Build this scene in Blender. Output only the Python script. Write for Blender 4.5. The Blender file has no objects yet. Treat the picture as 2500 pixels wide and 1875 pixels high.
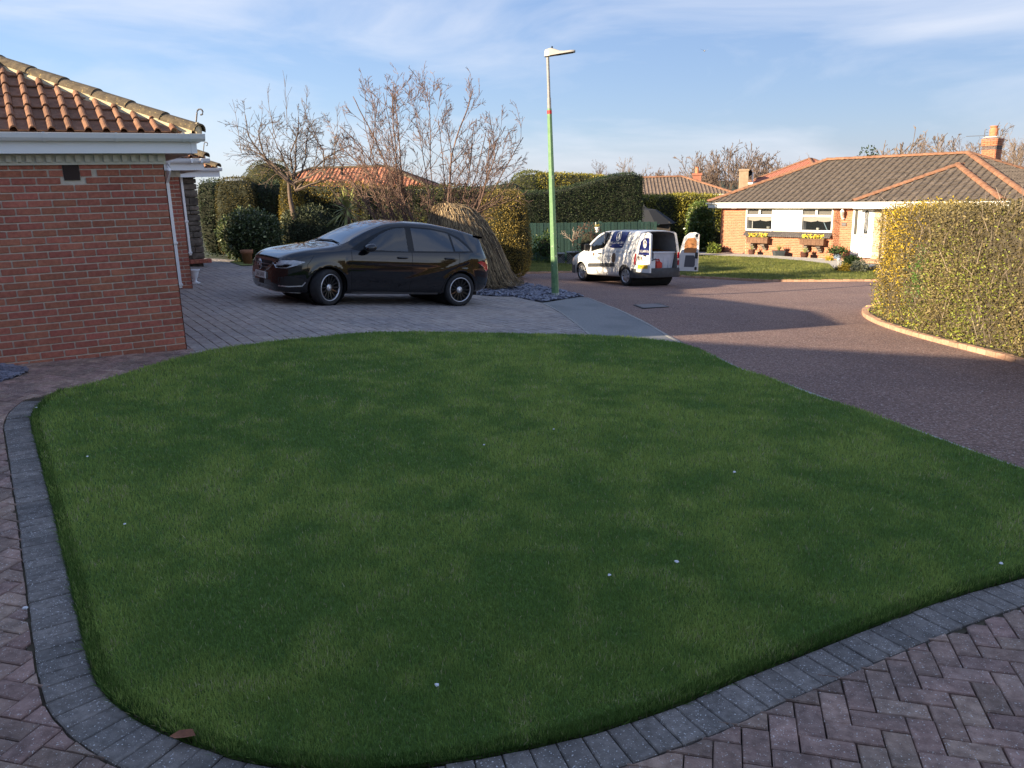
import bpy, bmesh, math, random
import numpy as np
from mathutils import Vector, Matrix
from mathutils.geometry import delaunay_2d_cdt
random.seed(7); RNG = np.random.default_rng(7)
S = bpy.context.scene; COL = S.collection
# ------------------------------------------------------------------ camera
CAMZ = 2.0; FPX = 1945.0; PITCH = math.atan((937.5 - 460.0) / FPX); ROLL = 0.028
cP, sP, cR, sR = math.cos(PITCH), math.sin(PITCH), math.cos(ROLL), math.sin(ROLL)
cam = bpy.data.cameras.new('camera'); cam_o = bpy.data.objects.new('camera', cam); COL.objects.link(cam_o)
cam.sensor_width = 36; cam.lens = FPX / 2500 * 36; cam.clip_end = 9000; cam.clip_start = 0.05
_r0 = Vector((1, 0, 0)); _u0 = Vector((0, sP, cP)); _f = Vector((0, cP, -sP))
_rt = cR * _r0 - sR * _u0; _up = sR * _r0 + cR * _u0
cam_o.matrix_world = Matrix(((_rt.x, _up.x, -_f.x, 0), (_rt.y, _up.y, -_f.y, 0), (_rt.z, _up.z, -_f.z, CAMZ), (0, 0, 0, 1)))
S.camera = cam_o
# ------------------------------------------------------------------ sky and sun
SUN_TRAVEL = Vector((0.883, 0.469)).normalized(); SUN_EL = math.radians(17.4)
W = bpy.data.worlds.new('World'); S.world = W; W.use_nodes = True
nt = W.node_tree; nt.nodes.clear()
def wn(t, **k):
    n = nt.nodes.new(t)
    for a, b in k.items(): setattr(n, a, b)
    return n
sky = wn('ShaderNodeTexSky', sky_type='NISHITA', sun_disc=False, sun_elevation=SUN_EL, air_density=1.0, dust_density=0.25, ozone_density=1.6, altitude=60)
sky.sun_rotation = math.atan2(SUN_TRAVEL.x, -SUN_TRAVEL.y)
bg = wn('ShaderNodeBackground'); bg.inputs['Strength'].default_value = 0.118
wo = wn('ShaderNodeOutputWorld')
tc = wn('ShaderNodeTexCoord'); mp = wn('ShaderNodeMapping'); mp.inputs['Scale'].default_value = (1.0, 1.3, 4.5); mp.inputs['Rotation'].default_value = (0.0, 0.22, 0.5)
nz = wn('ShaderNodeTexNoise'); nz.inputs['Scale'].default_value = 2.6; nz.inputs['Detail'].default_value = 7; nz.inputs['Roughness'].default_value = 0.55; nz.inputs['Distortion'].default_value = 0.6
rp = wn('ShaderNodeValToRGB'); rp.color_ramp.elements[0].position = 0.44; rp.color_ramp.elements[1].position = 0.74
rp.color_ramp.elements[0].color = (0, 0, 0, 1); rp.color_ramp.elements[1].color = (0.62, 0.62, 0.62, 1)
mx = wn('ShaderNodeMixRGB'); mx.inputs['Color2'].default_value = (3.0, 3.1, 3.4, 1)
nt.links.new(tc.outputs['Generated'], mp.inputs['Vector']); nt.links.new(mp.outputs['Vector'], nz.inputs['Vector'])
nt.links.new(nz.outputs['Fac'], rp.inputs['Fac']); nt.links.new(rp.outputs['Color'], mx.inputs['Fac'])
veil = wn('ShaderNodeMixRGB'); veil.inputs['Fac'].default_value = 0.75; veil.inputs['Color2'].default_value = (0.68, 1.04, 2.05, 1)
nt.links.new(sky.outputs['Color'], veil.inputs['Color1']); nt.links.new(veil.outputs['Color'], mx.inputs['Color1']); nt.links.new(mx.outputs['Color'], bg.inputs['Color']); nt.links.new(bg.outputs['Background'], wo.inputs['Surface'])
sun = bpy.data.lights.new('sun', 'SUN'); sun.energy = 5.0; sun.angle = math.radians(0.55); sun.color = (1.0, 0.83, 0.60)
sun_o = bpy.data.objects.new('sun', sun); COL.objects.link(sun_o)
SUN_DIR = Vector((SUN_TRAVEL.x * math.cos(SUN_EL), SUN_TRAVEL.y * math.cos(SUN_EL), -math.sin(SUN_EL)))
sun_o.rotation_euler = SUN_DIR.to_track_quat('-Z', 'Y').to_euler()
S.view_settings.view_transform = 'Standard'; S.view_settings.look = 'None'; S.view_settings.exposure = 1.42; S.view_settings.gamma = 1.0
S.view_settings.use_curve_mapping = False
S.render.engine = 'CYCLES'; S.cycles.max_bounces = 6; S.cycles.transparent_max_bounces = 8; S.cycles.use_denoising = True
S.render.resolution_x = 1024; S.render.resolution_y = 768
# ------------------------------------------------------------------ picture to place
CTRL = np.array([(-2,3,2.0),(.8,2.7,2.0),(1.8,3.4,2.0),(-2.75,4.25,1.95),(-3.8,9.2,1.75),(-5.95,15,1.70),(-3.2,14.0,1.90),(-1.0,15.53,2.27),(1.03,17.8,2.42),
 (3.7,24.5,3.0),(2.5,26.5,3.05),(5,24.6,2.98),(8.1,18,2.78),(7.2,12,2.55),(10.9,41,3.4),(15.3,34.8,3.35),(1.1,37,3.25),(0,0,2.0),(4,3,2.05),(4,6.5,2.2),
 (-8,1,1.75),(-6,6,1.78),(-8,21,1.74),(-9,25,1.88),(-14,12,1.4),(20,20,3.1),(26,30,3.3),(-16,40,2.4),(-6,34,2.7),(6,-6,2.0),(-10,-8,1.7),(24,8,2.9),(12,6,2.5),(0,8,2.0),(20,50,3.4),(0,50,3.3),(-24,-4,0.9),(-24,20,0.9)], float)
def _tk(r2): return np.where(r2 > 1e-9, r2 * np.log(np.maximum(r2, 1e-9)) * 0.5, 0)
_n = len(CTRL); _d2 = ((CTRL[:, None, :2] - CTRL[None, :, :2]) ** 2).sum(2)
_A = np.zeros((_n + 3, _n + 3)); _A[:_n, :_n] = _tk(_d2) + np.eye(_n) * 12.0; _A[:_n, _n] = 1; _A[:_n, _n + 1:] = CTRL[:, :2]; _A[_n, :_n] = 1; _A[_n + 1:, :_n] = CTRL[:, :2].T
_wt = np.linalg.solve(_A, np.concatenate([CTRL[:, 2], np.zeros(3)]))
def gzv(x, y):
    x = np.clip(np.asarray(x, float), -24, 28); y = np.clip(np.asarray(y, float), -8, 50)
    r2 = (x[..., None] - CTRL[:, 0]) ** 2 + (y[..., None] - CTRL[:, 1]) ** 2
    return CAMZ - (_tk(r2) @ _wt[:_n] + _wt[_n] + _wt[_n + 1] * x + _wt[_n + 2] * y)
def gz(x, y): return float(gzv(np.array(x), np.array(y)))
def ray(px, py):
    u, v = px - 1250.0, py - 937.5
    a, b = u * cR - v * sR, u * sR + v * cR
    d = Vector((a, FPX * cP - b * sP, -(FPX * sP + b * cP)))
    return d / d.y
def at(px, py, Y): d = ray(px, py); return Vector((d.x * Y, Y, CAMZ + d.z * Y))
def gp(px, py):                      # ground point seen at a pixel of the photograph
    d = ray(px, py); lo, hi = 0.5, 90.0
    f = lambda Y: CAMZ + d.z * Y - gz(d.x * Y, Y)
    Y = 1.0
    while Y < 90 and f(Y) > 0: Y *= 1.05
    lo, hi = Y / 1.05, Y
    for _ in range(30):
        m = (lo + hi) / 2
        if f(m) > 0: lo = m
        else: hi = m
    return Vector((d.x * lo, lo, gz(d.x * lo, lo)))
def on_plane(px, py, p0, n):
    d = ray(px, py); o = Vector((0, 0, CAMZ)); t = (Vector(p0) - o).dot(n) / d.dot(n); return o + d * t
def proj(p):
    X, Y, Z = p[0], p[1], p[2] - CAMZ
    yc = Y * cP - Z * sP; up = Y * sP + Z * cP; a = FPX * X / yc; b = -FPX * up / yc
    return 1250 + a * cR + b * sR, 937.5 - a * sR + b * cR
# ------------------------------------------------------------------ builders
class MB:
    def __init__(s): s.v = []; s.f = []; s.c = []
    def add(s, vs, fs, col=None):
        o = len(s.v); s.v += [tuple(p) for p in vs]; s.f += [tuple(i + o for i in f) for f in fs]
        if col is not None: s.c += [col] * len(vs)
    def box(s, c, d, rz=0, m=None, col=None):
        x, y, z = d[0] / 2, d[1] / 2, d[2] / 2
        vs = [Vector((i * x, j * y, k * z)) for k in (-1, 1) for j in (-1, 1) for i in (-1, 1)]
        R = Matrix.Rotation(rz, 3, 'Z') if m is None else m
        s.add([R @ p + Vector(c) for p in vs], [(0, 2, 3, 1), (4, 5, 7, 6), (0, 1, 5, 4), (2, 6, 7, 3), (0, 4, 6, 2), (1, 3, 7, 5)], col)
    def bbox(s, c, d, b=0.004, rz=0, m=None, col=None):      # box with chamfered edges
        x, y, z = d[0] / 2, d[1] / 2, d[2] / 2; b = min(b, x * .9, y * .9, z * .9)
        R = Matrix.Rotation(rz, 3, 'Z') if m is None else m
        rings = [(x - b, y - b, -z), (x, y, -z + b), (x, y, z - b), (x - b, y - b, z)]
        vs = []
        for X, Y, Z in rings: vs += [Vector((-X, -Y, Z)), Vector((X, -Y, Z)), Vector((X, Y, Z)), Vector((-X, Y, Z))]
        fs = [(3, 2, 1, 0), (12, 13, 14, 15)]
        for r in range(3):
            for i in range(4): fs.append((r * 4 + i, r * 4 + (i + 1) % 4, r * 4 + 4 + (i + 1) % 4, r * 4 + 4 + i))
        s.add([R @ p + Vector(c) for p in vs], fs, col)
    def hexa(s, p, col=None):          # 8 corners: bottom 4 then top 4
        s.add(p, [(3, 2, 1, 0), (4, 5, 6, 7), (0, 1, 5, 4), (1, 2, 6, 5), (2, 3, 7, 6), (3, 0, 4, 7)], col)
    def prism(s, poly, z0, z1, col=None):
        n = len(poly); vs = [(p[0], p[1], z0) for p in poly] + [(p[0], p[1], z1) for p in poly]
        s.add(vs, [tuple(range(n - 1, -1, -1)), tuple(range(n, 2 * n))] + [(i, (i + 1) % n, n + (i + 1) % n, n + i) for i in range(n)], col)
    def tube(s, pts, rad, n=6, col=None, cap=True):
        pts = [Vector(p) for p in pts]; vs = []; fs = []; k = len(pts)
        if not hasattr(rad, '__len__'): rad = [rad] * k
        for i, p in enumerate(pts):
            t = (pts[min(i + 1, k - 1)] - pts[max(i - 1, 0)])
            t = t.normalized() if t.length > 1e-9 else Vector((0, 0, 1))
            a = t.cross(Vector((0, 0, 1)) if abs(t.z) < .95 else Vector((1, 0, 0))).normalized(); b = t.cross(a)
            for j in range(n):
                q = 2 * math.pi * j / n; vs.append(p + (a * math.cos(q) + b * math.sin(q)) * rad[i])
        for i in range(k - 1):
            for j in range(n): fs.append((i * n + j, i * n + (j + 1) % n, (i + 1) * n + (j + 1) % n, (i + 1) * n + j))
        if cap: fs += [tuple(range(n - 1, -1, -1)), tuple(range((k - 1) * n, k * n))]
        s.add(vs, fs, col)
    def lathe(s, prof, n=16, c=(0, 0, 0), m=None, col=None, cap=True):
        vs = []; fs = []; k = len(prof); R = m or Matrix.Identity(3)
        for r, z in prof:
            for j in range(n):
                q = 2 * math.pi * j / n; vs.append(R @ Vector((r * math.cos(q), r * math.sin(q), z)) + Vector(c))
        for i in range(k - 1):
            for j in range(n): fs.append((i * n + j, i * n + (j + 1) % n, (i + 1) * n + (j + 1) % n, (i + 1) * n + j))
        if cap: fs += [tuple(range(n - 1, -1, -1)), tuple(range((k - 1) * n, k * n))]
        s.add(vs, fs, col)
    def grid(s, P, col=None, flip=False):   # P[i][j]
        a, b = len(P), len(P[0]); vs = [p for r in P for p in r]; fs = []
        for i in range(a - 1):
            for j in range(b - 1):
                f = (i * b + j, i * b + j + 1, (i + 1) * b + j + 1, (i + 1) * b + j); fs.append(f[::-1] if flip else f)
        s.add(vs, fs, col)
    def build(s, name, mat, parent=None, smooth=False, world=False):
        me = bpy.data.meshes.new(name); vs = s.v
        if parent is not None and world:
            r = parent
            while r.parent: r = r.parent
            mi = r.matrix_basis.inverted(); vs = [mi @ Vector(p) for p in vs]
        me.from_pydata([tuple(p) for p in vs], [], s.f)
        if s.c:
            at_ = me.color_attributes.new('col', 'FLOAT_COLOR', 'POINT')
            at_.data.foreach_set('color', np.array([(c[0], c[1], c[2], 1.0) for c in s.c], np.float32).ravel())
        if smooth: me.polygons.foreach_set('use_smooth', np.ones(len(me.polygons), bool))
        return link(name, me, mat, parent)
def link(name, me, mat, parent=None):
    o = bpy.data.objects.new(name, me); COL.objects.link(o)
    if mat is not None and not me.materials: me.materials.append(mat)
    if parent is not None: o.parent = parent
    return o
def tag(o, label=None, cat=None, group=None, kind=None):
    if label: o['label'] = label
    if cat: o['category'] = cat
    if group: o['group'] = group
    if kind: o['kind'] = kind
    return o
def thing(name, label, cat, loc=(0, 0, 0), rz=0.0, group=None):
    o = bpy.data.objects.new(name, None); COL.objects.link(o); o.empty_display_size = .2
    o.matrix_basis = Matrix.Translation(Vector(loc)) @ Matrix.Rotation(rz, 4, 'Z')
    return tag(o, label, cat, group)
def fastmesh(name, V, nper, mat, parent=None, col=None, smooth=False):   # V (n,nper,3) separate polygons
    V = np.asarray(V, np.float32); n = V.shape[0]
    me = bpy.data.meshes.new(name); me.vertices.add(n * nper); me.vertices.foreach_set('co', V.reshape(-1))
    me.loops.add(n * nper); me.loops.foreach_set('vertex_index', np.arange(n * nper, dtype=np.int32))
    me.polygons.add(n); me.polygons.foreach_set('loop_start', np.arange(0, n * nper, nper, dtype=np.int32))
    if col is not None:
        a = me.color_attributes.new('col', 'FLOAT_COLOR', 'POINT')
        c = np.repeat(np.concatenate([np.clip(col, 0, 1), np.ones((n, 1))], 1), nper, 0).astype(np.float32); a.data.foreach_set('color', c.ravel())
    me.update(calc_edges=True); me.validate()
    return link(name, me, mat, parent)
# ------------------------------------------------------------------ materials
def M(name, c1, c2=None, scale=8.0, rough=0.8, bump=0.0, bscale=None, rnd=0.0, speck=None, sscale=300, samt=.62, attr=False, metal=0.0, coat=0.0, spec=0.4, big=None, bigscale=1.2, trans=0.0, detail=4, hue=0.0, sheen=0.0, upn=0.0, contrast=(0.35, 0.65), sub=0.0):
    m = bpy.data.materials.new(name); m.use_nodes = True; t = m.node_tree; nd = t.nodes; L = t.links.new; b = nd['Principled BSDF']
    b.inputs['Roughness'].default_value = rough; b.inputs['Metallic'].default_value = metal; b.inputs['Specular IOR Level'].default_value = spec
    b.inputs['Coat Weight'].default_value = coat; b.inputs['Coat Roughness'].default_value = 0.03
    g = nd.new('ShaderNodeNewGeometry'); P_ = g.outputs['Position']
    def noise(sc, det=detail, ro=.6):
        n = nd.new('ShaderNodeTexNoise'); n.inputs['Scale'].default_value = sc; n.inputs['Detail'].default_value = det; n.inputs['Roughness'].default_value = ro; L(P_, n.inputs['Vector']); return n.outputs['Fac']
    def ramp(f, lo, hi):
        r = nd.new('ShaderNodeMapRange'); r.inputs['From Min'].default_value = lo; r.inputs['From Max'].default_value = hi; L(f, r.inputs['Value']); return r.outputs['Result']
    def mix(f, a, c, mode='MIX'):
        x = nd.new('ShaderNodeMixRGB'); x.blend_type = mode
        if hasattr(f, 'is_linked') or not isinstance(f, (int, float)): L(f, x.inputs['Fac'])
        else: x.inputs['Fac'].default_value = f
        for i, k in (('Color1', a), ('Color2', c)):
            if isinstance(k, tuple): x.inputs[i].default_value = (*k, 1)
            else: L(k, x.inputs[i])
        return x.outputs['Color']
    if attr:
        an = nd.new('ShaderNodeAttribute'); an.attribute_name = 'col'; col = an.outputs['Color']
        if c2: col = mix(ramp(noise(scale), *contrast), col, mix(1.0, col, c2, 'MULTIPLY'))
    elif c2: col = mix(ramp(noise(scale), *contrast), c1, c2)
    else:
        r = nd.new('ShaderNodeRGB'); r.outputs[0].default_value = (*c1, 1); col = r.outputs[0]
    if big: col = mix(ramp(noise(bigscale, 3), .42, .62), col, mix(1.0, col, big, 'MULTIPLY'))
    if speck:
        s2 = nd.new('ShaderNodeTexNoise'); s2.inputs['Scale'].default_value = sscale; s2.inputs['Detail'].default_value = 1; L(P_, s2.inputs['Vector'])
        col = mix(ramp(s2.outputs['Fac'], samt, samt + .07), col, speck)
    if rnd or hue:
        oi = nd.new('ShaderNodeObjectInfo'); hs = nd.new('ShaderNodeHueSaturation'); L(col, hs.inputs['Color'])
        L(ramp_out(nd, L, oi.outputs['Random'], 1 - rnd, 1 + rnd), hs.inputs['Value'])
        if hue:
            mu = nd.new('ShaderNodeMath'); mu.operation = 'FRACT'; m2 = nd.new('ShaderNodeMath'); m2.operation = 'MULTIPLY'; m2.inputs[1].default_value = 17.31
            L(oi.outputs['Random'], m2.inputs[0]); L(m2.outputs[0], mu.inputs[0]); L(ramp_out(nd, L, mu.outputs[0], .5 - hue, .5 + hue), hs.inputs['Hue'])
        col = hs.outputs['Color']
    L(col, b.inputs['Base Color'])
    if sub:
        b.inputs['Subsurface Weight'].default_value = 0
        tr = nd.new('ShaderNodeBsdfTranslucent'); L(col, tr.inputs['Color']); ms = nd.new('ShaderNodeMixShader'); ms.inputs['Fac'].default_value = sub
        L(b.outputs[0], ms.inputs[1]); L(tr.outputs[0], ms.inputs[2]); L(ms.outputs[0], nd['Material Output'].inputs['Surface'])
    if upn:
        vm = nd.new('ShaderNodeMix'); vm.data_type = 'VECTOR'; vm.inputs[0].default_value = upn; L(g.outputs['Normal'], vm.inputs[4]); vm.inputs[5].default_value = (0, 0, 1)
        vn = nd.new('ShaderNodeVectorMath'); vn.operation = 'NORMALIZE'; L(vm.outputs[1], vn.inputs[0]); L(vn.outputs[0], b.inputs['Normal'])
    if bump:
        bn = nd.new('ShaderNodeBump'); bn.inputs['Strength'].default_value = 1.0; bn.inputs['Distance'].default_value = bump; L(noise(bscale or scale * 4, 3), bn.inputs['Height']); L(bn.outputs['Normal'], b.inputs['Normal'])
    return m
def ramp_out(nd, L, f, lo, hi):
    r = nd.new('ShaderNodeMapRange'); r.inputs['To Min'].default_value = lo; r.inputs['To Max'].default_value = hi; L(f, r.inputs['Value']); return r.outputs['Result']
def glass_mat(name, tint=(.02, .025, .03), rough=.02, alpha=None):
    m = bpy.data.materials.new(name); m.use_nodes = True; b = m.node_tree.nodes['Principled BSDF']
    b.inputs['Base Color'].default_value = (*tint, 1); b.inputs['Roughness'].default_value = rough; b.inputs['Specular IOR Level'].default_value = .9; b.inputs['Coat Weight'].default_value = .7; b.inputs['Coat Roughness'].default_value = .02
    if alpha is not None:
        nd = m.node_tree.nodes; L = m.node_tree.links.new; tr = nd.new('ShaderNodeBsdfTransparent'); ms = nd.new('ShaderNodeMixShader'); ms.inputs['Fac'].default_value = alpha
        L(tr.outputs[0], ms.inputs[1]); L(b.outputs[0], ms.inputs[2]); L(ms.outputs[0], nd['Material Output'].inputs['Surface'])
    return m
# ------------------------------------------------------------------ 2-D helpers
def resample(pts, step, closed=False):
    pts = [Vector(p[:2]) for p in pts]
    if closed: pts = pts + [pts[0]]
    out = [pts[0]]; acc = 0.0
    for a, b in zip(pts, pts[1:]):
        d = (b - a).length
        while acc + d >= step and d > 1e-9:
            t = (step - acc) / d; a = a.lerp(b, t); d = (b - a).length; out.append(a); acc = 0.0
        acc += d
    if not closed: out.append(pts[-1])
    return out
def smooth_line(pts, k=2):
    pts = [Vector(p[:2]) for p in pts]
    for _ in range(k):
        q = [pts[0]]
        for a, b in zip(pts, pts[1:]): q += [a.lerp(b, .25), a.lerp(b, .75)]
        pts = q + [pts[-1]]
    return pts
def offset_line(pts, d):
    out = []
    for i, p in enumerate(pts):
        t = (pts[min(i + 1, len(pts) - 1)] - pts[max(i - 1, 0)]).normalized(); out.append(p + Vector((-t.y, t.x)) * d)
    return out
def inside(x, y, poly):
    x = np.asarray(x); y = np.asarray(y); r = np.zeros(x.shape, bool); n = len(poly)
    for i in range(n):
        x0, y0 = poly[i][0], poly[i][1]; x1, y1 = poly[(i + 1) % n][0], poly[(i + 1) % n][1]
        if y0 == y1: continue
        c = ((y0 > y) != (y1 > y)) & (x < (x1 - x0) * (y - y0) / (y1 - y0) + x0); r ^= c
    return r
def drape(name, poly, dz, mat, res=.5, kind='structure', fz=None, parent=None):
    poly = [Vector(p[:2]) for p in poly]; dens = []
    for a, b in zip(poly, poly[1:] + poly[:1]):
        n = max(1, int((b - a).length / res)); dens += [a.lerp(b, i / n) for i in range(n)]
    P_ = np.array([(p.x, p.y) for p in dens]); x0, y0 = P_.min(0); x1, y1 = P_.max(0)
    gx, gy = np.meshgrid(np.arange(x0 + res / 2, x1, res), np.arange(y0 + res / 2, y1, res)); gx, gy = gx.ravel(), gy.ravel()
    k = inside(gx, gy, dens); pts = [Vector((a, b)) for a, b in zip(gx[k], gy[k])]; n = len(dens)
    v, e, f, *_ = delaunay_2d_cdt(dens + pts, [], [list(range(n))], 1, 1e-5)
    xs = np.array([q[0] for q in v]); ys = np.array([q[1] for q in v]); zs = (fz(xs, ys) if fz else gzv(xs, ys)) + dz
    me = bpy.data.meshes.new(name); me.from_pydata(list(zip(xs.tolist(), ys.tolist(), zs.tolist())), [], [tuple(q) for q in f])
    bm = bmesh.new(); bm.from_mesh(me); bmesh.ops.recalc_face_normals(bm, faces=bm.faces)
    if sum(q.normal.z for q in bm.faces) < 0: bmesh.ops.reverse_faces(bm, faces=bm.faces)
    bm.to_mesh(me); bm.free(); me.polygons.foreach_set('use_smooth', np.ones(len(me.polygons), bool))
    o = link(name, me, mat, parent)
    if kind: o['kind'] = kind
    return o
def clip_poly(region, block):          # region ∩ convex block (block counter-clockwise)
    out = [tuple(p[:2]) for p in region]; n = len(block)
    for i in range(n):
        ax, ay = block[i][0], block[i][1]; bx, by = block[(i + 1) % n][0], block[(i + 1) % n][1]; inp = out; out = []
        if not inp: break
        sd = [(bx - ax) * (q[1] - ay) - (by - ay) * (q[0] - ax) for q in inp]
        for j in range(len(inp)):
            p, q, s0, s1 = inp[j - 1], inp[j], sd[j - 1], sd[j]
            if (s0 >= 0) != (s1 >= 0): t = s0 / (s0 - s1); out.append((p[0] + (q[0] - p[0]) * t, p[1] + (q[1] - p[1]) * t))
            if s1 >= 0: out.append(q)
    r = []
    for p in out:
        if not r or (abs(p[0] - r[-1][0]) + abs(p[1] - r[-1][1])) > .004: r.append(p)
    if len(r) > 1 and (abs(r[0][0] - r[-1][0]) + abs(r[0][1] - r[-1][1])) < .004: r.pop()
    return r
def area(p): return .5 * sum(p[i - 1][0] * p[i][1] - p[i][0] * p[i - 1][1] for i in range(len(p)))
def slab(mb, poly, gap=.0035, ch=.006, thick=.05, top=0.0, col=None, tilt=(0, 0)):   # one paving block from its outline
    n = len(poly); cx = sum(p[0] for p in poly) / n; cy = sum(p[1] for p in poly) / n; rings = []
    def inset(d):
        q = []
        for p in poly:
            v = Vector((p[0] - cx, p[1] - cy)); l = v.length; q.append((p[0] - v.x / l * min(d * 1.35, l * .5), p[1] - v.y / l * min(d * 1.35, l * .5)))
        return q
    o, i2 = inset(gap), inset(gap + ch)
    zf = lambda p: gz(p[0], p[1]) + top + (p[0] - cx) * tilt[0] + (p[1] - cy) * tilt[1]
    vs = [(p[0], p[1], zf(p) - thick) for p in o] + [(p[0], p[1], zf(p) - ch * .8) for p in o] + [(p[0], p[1], zf(p)) for p in i2]
    fs = [tuple(range(2 * n, 3 * n))]
    for r in (0, 1): fs += [(r * n + i, r * n + (i + 1) % n, (r + 1) * n + (i + 1) % n, (r + 1) * n + i) for i in range(n)]
    mb.add(vs, fs, col)
# ================================================================== THE SETTING
m_soil = M('soil', (.055, .042, .028), (.09, .075, .045), 3.0, .95, .01, 30)
m_land = M('land', (.032, .048, .018), (.055, .062, .028), .05, .95, big=(.6, .7, .5), bigscale=.01)
m_road = M('red_tarmac', (.125, .07, .055), (.345, .22, .175), 30, .9, .012, 45, speck=(.52, .42, .37), sscale=48, samt=.63, big=(.80, .80, .84), bigscale=.5, detail=8)
m_path = M('footway_concrete', (0.196, 0.196, 0.190), (0.287, 0.282, 0.270), 40, .9, .0015, 160, big=(.8, .82, .84), bigscale=1.0)
m_edge = M('edging_concrete', (.26, .25, .23), (.38, .36, .33), 30, .9, .001, 120, rnd=.1)
m_pav = M('patio_block', (.25, .16, .128), (.44, .295, .235), 22, .85, .004, 170, rnd=.24, hue=.012, speck=(.66, .62, .58), sscale=120, samt=.665, big=(.68, .72, .74), bigscale=2.6, detail=8)
m_bord = M('border_block', (.15, .132, .118), (.27, .24, .215), 24, .85, .004, 170, rnd=.16, speck=(.68, .67, .66), sscale=120, samt=.66, big=(.72, .74, .76), bigscale=3, detail=8)
m_drive = M('driveway_block', (.30, .25, .22), (.43, .37, .325), 14, .85, .002, 180, rnd=.13, hue=.008, big=(.8, .84, .9), bigscale=.8)
m_drive_s = M('driveway_block_joined', (.30, .25, .22), (.43, .37, .325), 6, .85, .002, 180, big=(.8, .84, .9), bigscale=.8, attr=False)
m_joint = M('jointing_sand', (.03, .028, .026), (.06, .055, .048), 40, .95)
m_kerb = M('kerb_brick', (.40, .225, .145), (.50, .31, .2), 18, .85, .0015, 150, rnd=.16)
m_lawn = M('lawn_soil', (0.070, 0.140, 0.028), (0.112, 0.196, 0.042), 20, .95, .008, 90)
m_far_lawn = M('far_lawn', (.17, .20, .05), (.25, .26, .075), 3, .95, .02, 60)
m_slate = M('slate_chip', (.13, .135, .175), (.24, .245, .30), 9, .5, .001, 80, attr=False)
m_slate_bed = M('slate_bed', (.07, .07, .085), (.12, .12, .15), 25, .8, .01, 60)
m_paver_path = M('pale_paving', (.40, .37, .32), (.50, .47, .41), 3, .9, rnd=.08)

def land_z(x, y):
    z = gzv(x, y) - .06; r = np.hypot(x, y)
    fall = np.clip((r - 48) / 90, 0, 1); fall = fall * fall * (3 - 2 * fall)
    hill = np.clip((r - 700) / 1500, 0, 1); hill = hill * hill * (3 - 2 * hill)
    z = z - 7.0 * fall * np.clip((y + 10) / 60, 0, 1) + hill * (13 + 9 * np.sin(x / 420. + 1.2) + 7 * np.sin(x / 131.)) * np.clip(y / 900., 0, 1)
    return z
_c = np.concatenate([-np.geomspace(2600, 40, 34), np.arange(-34, 36, 1.0), np.geomspace(40, 2600, 34)])
_cy = np.concatenate([-np.geomspace(500, 14, 12), np.arange(-10, 56, 1.0), np.geomspace(58, 2600, 44)])
gx, gy = np.meshgrid(_c, _cy); zz = land_z(gx, gy); mb = MB()
mb.grid([[(gx[i, j], gy[i, j], zz[i, j]) for j in range(gx.shape[1])] for i in range(gx.shape[0])])
tag(mb.build('ground', m_land, smooth=True), kind='structure')

G = lambda L: [gp(x, y) for x, y in L]
BORDER_PX = [(150,955),(121,969),(100,987),(83,1004),(76,1030),(83.5,1056),(96,1101),(116,1182),(137,1258),(152,1330),(170,1398),(190,1490),(211,1575),(226,1627),(243,1674),(282,1714),(315,1740),(353,1763),(394,1785),(440,1803),(494,1822),(551,1843),(620,1860),(696,1872),(800,1882),(900,1882),(998,1874),(1144,1853),(1223,1837),(1291,1825),(1361,1807),(1427,1794),(1489,1775),(1545,1757),(1602,1738),(1660,1718),(1707,1698),(1798,1658),(2011,1575),(2242,1485),(2351,1447),(2500,1407),(2700,1351)]
ROAD_EDGE_PX = [(2950,1316),(2500,1150),(2303,1079),(2111,1006),(1977,964),(1881,925),(1804,902),(1708,854),(1661,839)]
FAR_EDGE_PX = [(1661,839),(1558,826),(1446,820),(1340,818),(1180,814),(1000,812),(908,813),(835,818),(777,825),(693,832),(605,844),(506,858),(475,867),(400,885),(300,917),(220,940),(150,955)]
border_in = smooth_line(G(BORDER_PX), 2)
lawn_poly = border_in + [v.xy for v in G(ROAD_EDGE_PX)] + smooth_line(G(FAR_EDGE_PX), 1)[1:-1]
def lawn_z(x, y): return gzv(x, y) + .012
lawn = drape('lawn', lawn_poly, 0, m_lawn, .25, fz=lawn_z)

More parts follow.
